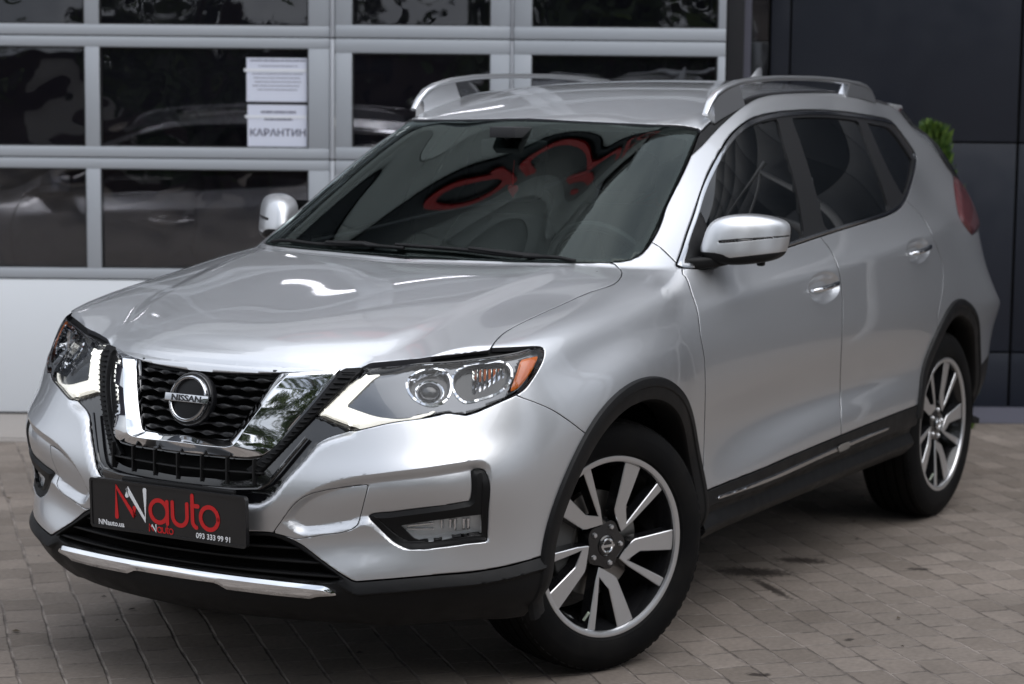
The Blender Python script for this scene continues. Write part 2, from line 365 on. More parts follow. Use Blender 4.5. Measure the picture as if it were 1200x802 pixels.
OUTL={
'hood':('xy',1,[(0.7833,-0.2956),(0.7951,-0.2609),(0.8053,-0.2278),(0.8136,-0.1965),(0.8202,-0.1667),(0.8253,-0.1384),(0.8288,-0.1141),(0.8314,-0.0905),(0.8333,-0.0677),(0.8345,-0.0455),(0.8352,-0.0237),(0.8354,-0.0037),(0.8352,0.0159),(0.8347,0.0352),(0.8337,0.0541),(0.8323,0.0726),(0.8286,0.1098),(0.8235,0.1457),(0.8168,0.1803),(0.8085,0.2135),(0.7986,0.2453),(0.7926,0.2618),(0.7863,0.278),(0.7794,0.2938),(0.7722,0.3093),(0.76,0.3336),(0.7471,0.3574),(0.7337,0.3808),(0.7198,0.4039),(0.7058,0.4269),(0.6916,0.4498),(0.6776,0.4727),(0.6641,0.4961),(0.6516,0.52),(0.6406,0.545),(0.6315,0.5734),(0.621,0.6007),(0.6041,0.6238),(0.5881,0.6475),(0.5734,0.6721),(0.5655,0.6865),(0.5575,0.7007),(0.5492,0.7149),(0.5403,0.7286),(0.5266,0.7285),(0.5016,0.7224),(0.4697,0.7153),(0.4381,0.7101),(0.411,0.7081),(0.3857,0.7083),(0.3605,0.7088),(0.3326,0.7093),(0.305,0.7104),(0.2771,0.7116),(0.2485,0.7126),(0.2186,0.7133),(0.1883,0.7141),(0.1576,0.7149),(0.1266,0.7156),(0.0952,0.7159),(0.0633,0.7161),(0.0316,0.7166),(0.0008,0.7178),(-0.0288,0.7202),(-0.0511,0.7232),(-0.0731,0.7266),(-0.0956,0.7296),(-0.126,0.7327),(-0.1503,0.7316),(-0.1786,0.7266),(-0.2153,0.7149),(-0.2524,0.6983),(-0.2792,0.6781),(-0.2882,0.6632),(-0.2885,0.6472),(-0.2749,0.6345),(-0.2619,0.6214),(-0.2497,0.608),(-0.2384,0.5941),(-0.2275,0.5786),(-0.2179,0.5624),(-0.2095,0.5454),(-0.2028,0.5275),(-0.1953,0.497),(-0.1913,0.4643),(-0.1895,0.4302),(-0.1877,0.3959),(-0.1843,0.3624),(-0.1802,0.3321),(-0.1756,0.3021),(-0.1708,0.272),(-0.1662,0.2417),(-0.1619,0.2111),(-0.1593,0.1884),(-0.157,0.1655),(-0.155,0.1423),(-0.1533,0.1188),(-0.1519,0.0951),(-0.145,0),(-0.15,-0.12)]),
'windscreen':('xy',1,[(-0.163,-0.12),(-0.158,0),(-0.1652,0.209),(-0.1696,0.2396),(-0.1745,0.2697),(-0.1794,0.2997),(-0.1843,0.3296),(-0.1886,0.3598),(-0.1922,0.3932),(-0.1942,0.4274),(-0.196,0.4615),(-0.1998,0.4943),(-0.207,0.5251),(-0.2135,0.5431),(-0.2215,0.5603),(-0.2308,0.5767),(-0.2415,0.5923),(-0.2521,0.6061),(-0.2633,0.6196),(-0.2755,0.6325),(-0.2889,0.6447),(-0.304,0.656),(-0.3186,0.6657),(-0.3343,0.6749),(-0.352,0.6819),(-0.3763,0.6872),(-0.4024,0.6897),(-0.4296,0.6891),(-0.457,0.6867),(-0.4806,0.6843),(-0.504,0.6813),(-0.527,0.6775),(-0.5496,0.6731),(-0.5687,0.6682),(-0.5876,0.6627),(-0.6069,0.6577),(-0.6311,0.653),(-0.6561,0.649),(-0.6817,0.6452),(-0.7075,0.6411),(-0.7361,0.6363),(-0.7652,0.6313),(-0.7949,0.6259),(-0.8252,0.6198),(-0.8529,0.6137),(-0.8811,0.607),(-0.9099,0.5999),(-0.9392,0.5924),(-0.9747,0.5831),(-1.0114,0.5731),(-0.9986,0.5593),(-0.9866,0.5452),(-0.9689,0.5251),(-0.9514,0.5046),(-0.9354,0.4833),(-0.9223,0.4605),(-0.9131,0.4357),(-0.908,0.4092),(-0.9047,0.3816),(-0.9027,0.3532),(-0.9011,0.3246),(-0.8989,0.2961),(-0.8958,0.2642),(-0.8923,0.2324),(-0.8889,0.2005),(-0.8861,0.168),(-0.8844,0.1348),(-0.89,0),(-0.895,-0.12)]),
'glass_clear':('xy',1,[(-0.225,-0.12),(-0.22,0),(-0.1925,0.1764),(-0.1968,0.2103),(-0.2019,0.2435),(-0.2075,0.2763),(-0.2131,0.309),(-0.2183,0.3418),(-0.2225,0.375),(-0.2252,0.409),(-0.2268,0.4434),(-0.2297,0.4769),(-0.2357,0.5085),(-0.2416,0.5284),(-0.2491,0.5475),(-0.2583,0.5656),(-0.2697,0.5823),(-0.2834,0.5978),(-0.2967,0.6096),(-0.3113,0.6207),(-0.3269,0.6312),(-0.3433,0.6414),(-0.36,0.6515),(-0.3825,0.6534),(-0.4053,0.6554),(-0.4285,0.657),(-0.4517,0.6573),(-0.4797,0.6558),(-0.5077,0.6527),(-0.5358,0.6487),(-0.564,0.6446),(-0.5871,0.6412),(-0.6103,0.6375),(-0.6336,0.6334),(-0.6572,0.6292),(-0.681,0.6248),(-0.7109,0.6193),(-0.7414,0.6135),(-0.7726,0.6071),(-0.8044,0.6),(-0.837,0.5921),(-0.8703,0.5833),(-0.9044,0.5741),(-0.9393,0.5646),(-0.9271,0.5508),(-0.9162,0.5363),(-0.906,0.5215),(-0.8966,0.5062),(-0.8812,0.4775),(-0.8694,0.4466),(-0.8615,0.4136),(-0.8578,0.3781),(-0.8576,0.3406),(-0.8572,0.3032),(-0.8546,0.2668),(-0.8507,0.2309),(-0.8468,0.1949),(-0.8438,0.1581),(-0.85,0),(-0.85,-0.12)]),
'lamp':('cn',1,[(-0.3963,0.8083),(-0.3867,0.8182),(-0.3769,0.8281),(-0.3671,0.8379),(-0.357,0.8475),(-0.3469,0.8568),(-0.3366,0.866),(-0.3262,0.8751),(-0.3157,0.8841),(-0.3048,0.8935),(-0.2937,0.9028),(-0.2823,0.9119),(-0.2697,0.9205),(-0.2544,0.9225),(-0.2392,0.9245),(-0.2241,0.9265),(-0.2091,0.9285),(-0.195,0.9302),(-0.1811,0.9319),(-0.1675,0.9336),(-0.154,0.9354),(-0.1259,0.9379),(-0.0969,0.9396),(-0.0678,0.9413),(-0.0389,0.9434),(-0.0104,0.9462),(0.0091,0.9488),(0.0284,0.9515),(0.0478,0.9545),(0.0675,0.9576),(0.0879,0.9607),(0.1025,0.9627),(0.1176,0.9646),(0.1334,0.9667),(0.1489,0.9693),(0.1648,0.9717),(0.1816,0.9732),(0.1987,0.9742),(0.2093,0.9676),(0.2042,0.9543),(0.194,0.9399),(0.1816,0.9262),(0.1692,0.9129),(0.156,0.9002),(0.1436,0.8885),(0.1301,0.8781),(0.1173,0.8717),(0.1041,0.8659),(0.0869,0.86),(0.0701,0.8539),(0.0536,0.8477),(0.0372,0.8416),(0.0204,0.8351),(0.0036,0.8286),(-0.0134,0.8233),(-0.0224,0.8212),(-0.0315,0.8193),(-0.0421,0.821),(-0.0527,0.8226),(-0.0644,0.824),(-0.0761,0.8253),(-0.0895,0.8226),(-0.1028,0.8199),(-0.1161,0.8173),(-0.1294,0.8148),(-0.1467,0.8122),(-0.1639,0.8101),(-0.181,0.808),(-0.1979,0.8057),(-0.2146,0.8028),(-0.2293,0.7996),(-0.2439,0.796),(-0.2584,0.7921),(-0.2727,0.788),(-0.287,0.7839),(-0.3004,0.7799),(-0.3138,0.7758),(-0.3275,0.7804),(-0.3412,0.785),(-0.3547,0.7899),(-0.3653,0.7942),(-0.3757,0.7989),(-0.386,0.8036)]),
'drl':('cn',1,[(-0.3913,0.8096),(-0.3814,0.8187),(-0.3714,0.8277),(-0.3614,0.8367),(-0.3514,0.8457),(-0.3385,0.8576),(-0.3255,0.8695),(-0.3123,0.8812),(-0.3013,0.8904),(-0.2902,0.8994),(-0.2789,0.9084),(-0.2668,0.9169),(-0.2512,0.9189),(-0.2356,0.9209),(-0.22,0.9228),(-0.232,0.9152),(-0.2429,0.907),(-0.2532,0.8985),(-0.2637,0.8895),(-0.274,0.8803),(-0.2842,0.8711),(-0.2964,0.8601),(-0.3083,0.8491),(-0.3202,0.838),(-0.308,0.8337),(-0.2959,0.8294),(-0.2836,0.8253),(-0.2736,0.8219),(-0.2635,0.8187),(-0.2531,0.8161),(-0.2386,0.8139),(-0.2235,0.8127),(-0.2082,0.8126),(-0.1926,0.8135),(-0.1766,0.8156),(-0.1604,0.8189),(-0.1439,0.8229),(-0.1274,0.8272),(-0.1151,0.8306),(-0.1027,0.8341),(-0.0994,0.8281),(-0.1124,0.824),(-0.1253,0.8198),(-0.1382,0.8157),(-0.151,0.8124),(-0.167,0.8095),(-0.183,0.8078),(-0.1988,0.8062),(-0.2145,0.8038),(-0.2292,0.8006),(-0.2437,0.7969),(-0.2582,0.7928),(-0.2726,0.7888),(-0.2869,0.7849),(-0.3,0.7817),(-0.3132,0.7784),(-0.327,0.7831),(-0.3408,0.7879),(-0.3544,0.793),(-0.3668,0.7983),(-0.3791,0.804)]),
'lamp_dark':('cn',1,[(-0.3202,0.838),(-0.3071,0.8508),(-0.294,0.8636),(-0.2807,0.8763),(-0.267,0.8887),(-0.2528,0.9006),(-0.2426,0.9084),(-0.2318,0.9159),(-0.22,0.9228),(-0.1977,0.9251),(-0.1757,0.9275),(-0.1532,0.9296),(-0.1299,0.9314),(-0.1065,0.9332),(-0.0869,0.9346),(-0.0673,0.936),(-0.0478,0.9374),(-0.0284,0.9391),(-0.0092,0.9411),(0.0098,0.9433),(0.0287,0.9458),(0.0476,0.9484),(0.0668,0.9512),(0.0866,0.9541),(0.1037,0.9565),(0.1216,0.9588),(0.1403,0.9608),(0.1304,0.9433),(0.1215,0.9254),(0.1133,0.9073),(0.1053,0.8892),(0.0976,0.8711),(0.0825,0.8661),(0.0677,0.8608),(0.0531,0.8558),(0.0385,0.8511),(0.0239,0.8466),(0.0092,0.8424),(-0.0055,0.8389),(-0.02,0.8368),(-0.0356,0.8381),(-0.0511,0.8418),(-0.0664,0.8447),(-0.0817,0.8434),(-0.0922,0.839),(-0.1027,0.8341),(-0.1206,0.8276),(-0.1387,0.8224),(-0.1569,0.8184),(-0.175,0.8154),(-0.1926,0.8135),(-0.2081,0.8126),(-0.2235,0.8125),(-0.2387,0.8133),(-0.2533,0.8151),(-0.2673,0.8182),(-0.2808,0.8226),(-0.2939,0.8278),(-0.307,0.8331)]),
'amber':('cn',1,[(0.1388,0.9546),(0.1585,0.957),(0.179,0.9591),(0.2002,0.961),(0.1922,0.9509),(0.1847,0.9408),(0.1768,0.9309),(0.167,0.9204),(0.1565,0.9104),(0.1455,0.9009),(0.1335,0.8913),(0.1206,0.8829),(0.1075,0.8773),(0.0942,0.8723),(0.101,0.8854),(0.1079,0.8985),(0.1142,0.9101),(0.1205,0.9216),(0.1264,0.9327),(0.1324,0.9437)]),
'bowl_low':('cn',1,[(-0.1595,0.9045),(-0.1468,0.9162),(-0.1296,0.925),(-0.1149,0.9303),(-0.0994,0.9334),(-0.085,0.9333),(-0.0694,0.9293),(-0.0576,0.9211),(-0.0538,0.9077),(-0.055,0.8924),(-0.0611,0.876),(-0.0718,0.8617),(-0.0863,0.8526),(-0.1025,0.8476),(-0.1155,0.8475),(-0.1283,0.8506),(-0.1395,0.8558),(-0.151,0.8646),(-0.159,0.8761),(-0.162,0.8903)]),
'bowl_high':('cn',1,[(-0.0384,0.9211),(-0.0253,0.9309),(-0.0098,0.9379),(0.0032,0.9421),(0.0164,0.9442),(0.0298,0.9453),(0.0431,0.9463),(0.0593,0.949),(0.0758,0.9509),(0.0899,0.9477),(0.0992,0.9403),(0.1053,0.9306),(0.103,0.9147),(0.0939,0.899),(0.0804,0.8874),(0.0642,0.8782),(0.0517,0.8725),(0.0386,0.8682),(0.0253,0.8647),(0.012,0.8616),(-0.001,0.8579),(-0.0141,0.8547),(-0.0255,0.8554),(-0.0348,0.8622),(-0.0418,0.8719),(-0.0465,0.8836),(-0.0477,0.8965),(-0.0448,0.9093)]),
'grille':('yz',1,[(-0.3098,0.9303),(-0.2829,0.9324),(-0.249,0.9328),(-0.2126,0.9322),(-0.1776,0.9311),(-0.1465,0.9304),(-0.1216,0.9302),(-0.0977,0.9301),(-0.0745,0.9299),(-0.052,0.9298),(-0.03,0.9297),(0.0306,0.9296),(0.0877,0.9299),(0.1413,0.9304),(0.192,0.9309),(0.24,0.931),(0.2622,0.9311),(0.284,0.9311),(0.3053,0.9312),(0.3264,0.9312),(0.3474,0.9312),(0.365,0.931),(0.3825,0.9308),(0.4,0.9306),(0.4175,0.9305),(0.4351,0.9303),(0.4463,0.9205),(0.4491,0.9102),(0.4425,0.9012),(0.4331,0.8929),(0.4249,0.8841),(0.4185,0.8751),(0.4119,0.866),(0.4053,0.8568),(0.3986,0.8475),(0.3919,0.8379),(0.3852,0.8281),(0.3784,0.8182),(0.3714,0.8083),(0.3855,0.8036),(0.3995,0.7989),(0.4135,0.7942),(0.4274,0.7899),(0.4442,0.7851),(0.4609,0.7807),(0.4775,0.7762),(0.4624,0.7709),(0.4472,0.7655),(0.4322,0.7607),(0.4177,0.7551),(0.4047,0.748),(0.3929,0.7394),(0.3843,0.7293),(0.3772,0.7178),(0.37,0.7064),(0.3613,0.6944),(0.3524,0.6826),(0.3434,0.6707),(0.3344,0.6587),(0.3254,0.6464),(0.3174,0.6337),(0.3095,0.6205),(0.3004,0.6076),(0.289,0.5959),(0.2785,0.5882),(0.2675,0.5808),(0.2503,0.5772),(0.2343,0.5759),(0.2119,0.5752),(0.1893,0.5758),(0.1664,0.5773),(0.1431,0.5789),(0.1194,0.5803),(0.0977,0.5814),(0.0756,0.5825),(0.0532,0.5838),(0.0306,0.585),(0.0075,0.5861),(-0.0165,0.5867),(-0.0416,0.5867),(-0.0668,0.5869),(-0.091,0.5882),(-0.1132,0.5913),(-0.1918,0.6365),(-0.2679,0.718),(-0.3253,0.8117),(-0.3468,0.8914)]),
'vchrome':('yz',1,[(-0.1726,0.7383),(-0.1585,0.7428),(-0.1351,0.7421),(-0.1084,0.7392),(-0.0842,0.7371),(-0.0646,0.7363),(-0.0453,0.7354),(-0.0263,0.7345),(-0.0077,0.7335),(0.0144,0.7323),(0.0361,0.7311),(0.0574,0.73),(0.0784,0.7295),(0.0982,0.7297),(0.1177,0.7303),(0.1369,0.7308),(0.1465,0.7345),(0.1557,0.7385),(0.1755,0.754),(0.1882,0.775),(0.1969,0.7991),(0.2043,0.8239),(0.2135,0.847),(0.2208,0.8611),(0.2279,0.8752),(0.2349,0.8893),(0.2417,0.9033),(0.2525,0.9079),(0.2685,0.9116),(0.2855,0.9129),(0.3028,0.9131),(0.3197,0.9139),(0.333,0.9152),(0.3461,0.9165),(0.359,0.9178),(0.3718,0.9191),(0.3841,0.9202),(0.382,0.91),(0.3775,0.8992),(0.3728,0.8884),(0.368,0.8777),(0.3629,0.8669),(0.3577,0.8561),(0.3522,0.8454),(0.3464,0.8346),(0.3399,0.8232),(0.3331,0.8118),(0.3261,0.8004),(0.3189,0.789),(0.3117,0.7775),(0.3039,0.764),(0.2962,0.7502),(0.2879,0.7368),(0.2781,0.7243),(0.2705,0.7158),(0.2623,0.7077),(0.2526,0.7013),(0.2383,0.6966),(0.2226,0.6939),(0.2079,0.6931),(0.1929,0.6929),(0.1718,0.6924),(0.1504,0.6922),(0.1286,0.6921),(0.1064,0.692),(0.0839,0.6916),(0.0655,0.6912),(0.0469,0.6906),(0.0281,0.69),(0.0089,0.6894),(-0.0104,0.6889),(-0.0287,0.6882),(-0.0472,0.6874),(-0.066,0.6869),(-0.0851,0.687),(-0.1107,0.6866),(-0.1369,0.6869),(-0.157,0.6921),(-0.1688,0.706),(-0.1749,0.7244)]),
'vmesh':('yz',1,[(-0.2603,0.9249),(-0.2404,0.9263),(-0.2139,0.9255),(-0.1848,0.9235),(-0.1578,0.9208),(-0.1334,0.919),(-0.1089,0.9179),(-0.0854,0.9169),(-0.0625,0.9161),(-0.0402,0.9153),(-0.0183,0.9147),(0.0133,0.9141),(0.0441,0.9139),(0.074,0.9139),(0.1032,0.9139),(0.1316,0.9138),(0.1567,0.9136),(0.1812,0.9134),(0.205,0.9131),(0.2283,0.9128),(0.2511,0.9123),(0.2449,0.9063),(0.2387,0.9),(0.2302,0.8875),(0.2237,0.8735),(0.218,0.859),(0.2117,0.8447),(0.2025,0.8217),(0.1947,0.7973),(0.1859,0.7736),(0.1731,0.7526),(0.1537,0.7364),(0.1375,0.7287),(0.1182,0.7282),(0.0987,0.7276),(0.0789,0.7273),(0.058,0.7278),(0.0367,0.7287),(0.015,0.7298),(-0.007,0.731),(-0.0257,0.732),(-0.0447,0.7331),(-0.0639,0.7341),(-0.0835,0.7349),(-0.1057,0.7349),(-0.1288,0.7341),(-0.1514,0.7341),(-0.1718,0.7361),(-0.2176,0.7604),(-0.255,0.8056),(-0.2793,0.8576),(-0.2832,0.9023)]),
'finstrip':('yz',1,[(0.3906,0.92),(0.4035,0.9208),(0.4163,0.9216),(0.429,0.9224),(0.4417,0.9231),(0.44,0.9128),(0.4342,0.9015),(0.4275,0.8901),(0.4204,0.8787),(0.4134,0.8685),(0.4059,0.8583),(0.3983,0.8481),(0.3907,0.8377),(0.3834,0.8274),(0.3762,0.8169),(0.3689,0.8063),(0.3615,0.7957),(0.3538,0.7851),(0.3446,0.7729),(0.3352,0.7607),(0.3257,0.7485),(0.3162,0.7363),(0.3067,0.7239),(0.2977,0.7122),(0.2888,0.7005),(0.2798,0.6887),(0.2707,0.6769),(0.2626,0.6667),(0.2543,0.6565),(0.2459,0.6462),(0.2274,0.6518),(0.2087,0.6574),(0.2207,0.6676),(0.2324,0.6777),(0.2437,0.6879),(0.2549,0.698),(0.266,0.708),(0.2766,0.7183),(0.2864,0.7291),(0.2958,0.7414),(0.3042,0.7542),(0.3123,0.7672),(0.3204,0.7801),(0.3277,0.7912),(0.335,0.8021),(0.3421,0.813),(0.3489,0.824),(0.3554,0.835),(0.3622,0.8478),(0.3686,0.8607),(0.3745,0.8737),(0.3801,0.8866),(0.3846,0.8979),(0.3888,0.9092)]),
'lowgrille':('yz',1,[(-0.1837,0.6915),(-0.1666,0.694),(-0.14,0.6899),(-0.1102,0.6835),(-0.0831,0.6797),(-0.0641,0.6794),(-0.0453,0.6799),(-0.0268,0.6807),(-0.0085,0.6814),(0.0109,0.6818),(0.03,0.6822),(0.0489,0.6826),(0.0675,0.683),(0.086,0.6833),(0.1085,0.6834),(0.1307,0.6832),(0.1526,0.6831),(0.174,0.6834),(0.1949,0.6844),(0.2091,0.6851),(0.2231,0.6861),(0.2363,0.6884),(0.2474,0.6947),(0.2578,0.7022),(0.2687,0.7045),(0.2852,0.6959),(0.2764,0.6835),(0.2672,0.6713),(0.2587,0.6608),(0.2494,0.6507),(0.2382,0.6424),(0.2229,0.6361),(0.2061,0.6317),(0.1865,0.6285),(0.166,0.6277),(0.1449,0.6281),(0.1232,0.6289),(0.1015,0.6289),(0.0825,0.6282),(0.0632,0.6273),(0.0436,0.6265),(0.0238,0.6257),(0.0037,0.6251),(-0.0145,0.6247),(-0.0329,0.6245),(-0.0516,0.6243),(-0.0704,0.6243),(-0.0956,0.6231),(-0.1225,0.6211),(-0.1473,0.6212),(-0.1658,0.6263),(-0.1777,0.64),(-0.1858,0.6597),(-0.1886,0.679)]),
'silverlow':('yz',0,[(-0.1667,0.5118),(-0.1418,0.5118),(-0.1176,0.5117),(-0.0941,0.5114),(-0.071,0.5109),(-0.0521,0.5102),(-0.0336,0.5094),(-0.0152,0.5085),(0.003,0.5078),(0.0317,0.5069),(0.06,0.5061),(0.0878,0.5055),(0.115,0.5049),(0.1417,0.5041),(0.1599,0.5034),(0.1778,0.5024),(0.1954,0.5015),(0.2128,0.5009),(0.23,0.5009),(0.2478,0.5018),(0.2654,0.5032),(0.2827,0.5036),(0.2967,0.5031),(0.3102,0.5015),(0.3203,0.4988),(0.3302,0.4954),(0.3429,0.4908),(0.3553,0.4857),(0.3675,0.48),(0.3802,0.4728),(0.3926,0.4646),(0.4051,0.4561),(0.4179,0.4476),(0.4312,0.4396),(0.4436,0.4327),(0.4559,0.4257),(0.4682,0.4189),(0.4804,0.4123),(0.4943,0.4051),(0.5079,0.3982),(0.521,0.391),(0.5335,0.3926),(0.5458,0.3942),(0.5579,0.3956),(0.5699,0.397),(0.5827,0.3984),(0.5953,0.3996),(0.6077,0.4009),(0.626,0.4027),(0.6438,0.4045),(0.6613,0.4062),(0.6783,0.4077),(0.6949,0.4091),(0.7112,0.4101),(0.7272,0.4107),(0.7428,0.4113),(0.7581,0.4121),(0.7729,0.4134),(0.7825,0.4145),(0.792,0.4156),(0.8013,0.4169),(0.8103,0.4184),(0.8191,0.42),(0.8279,0.422),(0.8364,0.4242),(0.8445,0.4265),(0.8521,0.4287),(0.8601,0.431),(0.8673,0.4331),(0.8738,0.435)]),
'mouth':('yz',1,[(-0.1679,0.5021),(-0.1479,0.5061),(-0.123,0.5056),(-0.0967,0.503),(-0.072,0.5013),(-0.0531,0.5009),(-0.0345,0.5004),(-0.016,0.5),(0.0022,0.4995),(0.031,0.4987),(0.0593,0.4978),(0.0871,0.4969),(0.1143,0.4958),(0.1409,0.4947),(0.1591,0.4938),(0.177,0.4926),(0.1946,0.4914),(0.212,0.4905),(0.2292,0.4902),(0.2462,0.491),(0.2632,0.4928),(0.2798,0.4939),(0.2957,0.493),(0.3129,0.4893),(0.3295,0.4839),(0.3425,0.4786),(0.3552,0.4725),(0.3678,0.4661),(0.3809,0.4591),(0.3939,0.4517),(0.4072,0.4442),(0.4206,0.4369),(0.4331,0.4302),(0.4455,0.4235),(0.4578,0.4168),(0.4699,0.4102),(0.4838,0.4023),(0.4972,0.3943),(0.4833,0.3903),(0.4693,0.3862),(0.455,0.382),(0.4311,0.3828),(0.4067,0.3834),(0.3819,0.3839),(0.3566,0.3843),(0.3309,0.3847),(0.2968,0.3852),(0.262,0.3857),(0.2266,0.3861),(0.1905,0.3865),(0.1537,0.387),(0.1241,0.3875),(0.094,0.388),(0.0634,0.3885),(0.0322,0.3889),(0.0004,0.3892),(-0.0348,0.3873),(-0.0736,0.383),(-0.112,0.3796),(-0.1456,0.3805),(-0.1696,0.389),(-0.1832,0.4065),(-0.1919,0.4322),(-0.1929,0.4606),(-0.1847,0.486)]),
'skid':('yz',1,[(-0.1692,0.3833),(-0.1533,0.397),(-0.1205,0.3986),(-0.079,0.3933),(-0.0363,0.3861),(0.0007,0.3824),(0.0325,0.3821),(0.0637,0.3818),(0.0943,0.3816),(0.1244,0.3813),(0.154,0.381),(0.1909,0.3807),(0.227,0.3804),(0.2624,0.38),(0.2972,0.3797),(0.3312,0.3792),(0.356,0.3788),(0.3803,0.3783),(0.4043,0.3777),(0.4277,0.377),(0.4507,0.3761),(0.4594,0.3711),(0.4677,0.3658),(0.4742,0.3601),(0.4803,0.3541),(0.4669,0.3521),(0.4534,0.3502),(0.4392,0.3487),(0.4248,0.3472),(0.4104,0.3404),(0.3903,0.3409),(0.3698,0.3411),(0.3489,0.3412),(0.3277,0.3413),(0.3061,0.3415),(0.2797,0.3418),(0.2529,0.3421),(0.2256,0.3425),(0.1979,0.3428),(0.1696,0.3428),(0.1543,0.3493),(0.1385,0.3556),(0.1214,0.3558),(0.1041,0.3559),(0.0866,0.356),(0.0656,0.356),(0.0444,0.356),(0.0229,0.3559),(0.0012,0.3559),(-0.0358,0.3526),(-0.0785,0.3458),(-0.1203,0.3405),(-0.153,0.3422),(-0.1685,0.3565),(-0.1701,0.37)]),
'fogrecess':('cn',1,[(-0.4863,0.5347),(-0.4808,0.5497),(-0.4753,0.5645),(-0.4684,0.5782),(-0.4593,0.5906),(-0.4488,0.6019),(-0.4375,0.6119),(-0.4272,0.6197),(-0.4164,0.6267),(-0.4053,0.6329),(-0.394,0.6388),(-0.3797,0.6453),(-0.3651,0.6511),(-0.3504,0.6564),(-0.331,0.6623),(-0.3113,0.667),(-0.2914,0.671),(-0.2713,0.6745),(-0.2511,0.6781),(-0.2309,0.6815),(-0.2105,0.6846),(-0.1899,0.6874),(-0.169,0.6901),(-0.1479,0.6929),(-0.1308,0.6953),(-0.1135,0.6977),(-0.096,0.7),(-0.0783,0.7021),(-0.0603,0.7037),(-0.0426,0.706),(-0.0246,0.7081),(-0.0076,0.7062),(0.0033,0.7023),(0.0125,0.6963),(0.0176,0.6872),(0.0205,0.6766),(0.0216,0.6645),(0.0205,0.652),(0.0197,0.6393),(0.0201,0.6212),(0.0207,0.6028),(0.0215,0.5843),(0.0223,0.5656),(0.023,0.5469),(0.0233,0.5316),(0.0234,0.5165),(0.0232,0.5015),(0.0229,0.4866),(0.0071,0.4858),(-0.0086,0.485),(-0.0241,0.4841),(-0.0394,0.4831),(-0.0546,0.482),(-0.0769,0.4799),(-0.099,0.4773),(-0.1208,0.4748),(-0.1425,0.4729),(-0.1638,0.4724),(-0.1776,0.4723),(-0.1911,0.4733),(-0.2016,0.4763),(-0.2118,0.4807),(-0.2214,0.4858),(-0.2332,0.4942),(-0.2444,0.5041),(-0.2561,0.514),(-0.2664,0.5228),(-0.2771,0.5316),(-0.288,0.5365),(-0.2996,0.5348),(-0.3114,0.5289),(-0.3234,0.5233),(-0.3359,0.5196),(-0.3485,0.5163),(-0.3612,0.5133),(-0.3739,0.5108),(-0.3866,0.5085),(-0.4016,0.5054),(-0.4169,0.502),(-0.4318,0.5004),(-0.4458,0.5025),(-0.4564,0.5082),(-0.4665,0.5165),(-0.4764,0.5259)]),
'fogtrim':('cn',1,[(-0.0292,0.6801),(-0.0173,0.682),(-0.0055,0.6822),(0.0061,0.6776),(0.0109,0.6643),(0.0147,0.6466),(0.0158,0.6282),(0.0155,0.6093),(0.0148,0.5901),(0.0151,0.5708),(0.0159,0.5546),(0.0165,0.5385),(0.0168,0.5223),(0.0169,0.5063),(0.0168,0.4905),(-0.0025,0.4894),(-0.0214,0.4883),(-0.0402,0.4869),(-0.0587,0.4855),(-0.077,0.484),(-0.0947,0.4822),(-0.1121,0.48),(-0.1295,0.4779),(-0.1467,0.4763),(-0.1637,0.4756),(-0.1733,0.4754),(-0.1826,0.476),(-0.192,0.4789),(-0.201,0.483),(-0.2114,0.4888),(-0.2212,0.4957),(-0.2312,0.5041),(-0.2408,0.5135),(-0.2505,0.5234),(-0.2609,0.5343),(-0.2712,0.5455),(-0.2816,0.5568),(-0.2779,0.5608),(-0.2676,0.5667),(-0.2555,0.5688),(-0.2426,0.5693),(-0.23,0.5705),(-0.212,0.5738),(-0.1938,0.577),(-0.1755,0.58),(-0.157,0.5829),(-0.1383,0.5857),(-0.1214,0.5881),(-0.1043,0.5902),(-0.0869,0.5922),(-0.0693,0.5945),(-0.0516,0.5973),(-0.0407,0.5978),(-0.0322,0.6009),(-0.0299,0.6111),(-0.0283,0.6285),(-0.0288,0.646),(-0.0297,0.6633)]),
'foglens':('cn',1,[(-0.2085,0.5362),(-0.1928,0.5392),(-0.177,0.5421),(-0.1611,0.545),(-0.1451,0.5477),(-0.1285,0.5503),(-0.1116,0.5528),(-0.0945,0.5551),(-0.0771,0.5572),(-0.0594,0.5589),(-0.0451,0.5601),(-0.0306,0.5611),(-0.0159,0.5619),(-0.001,0.5627),(0.0005,0.5446),(0.0019,0.5266),(0.003,0.5087),(-0.0135,0.5073),(-0.0297,0.5058),(-0.0458,0.5042),(-0.0617,0.5026),(-0.0774,0.5011),(-0.0919,0.4991),(-0.1063,0.4965),(-0.1206,0.4943),(-0.1348,0.4933),(-0.1486,0.4944),(-0.1592,0.4969),(-0.1697,0.4999),(-0.1791,0.5088),(-0.1888,0.5179),(-0.1985,0.527)]),
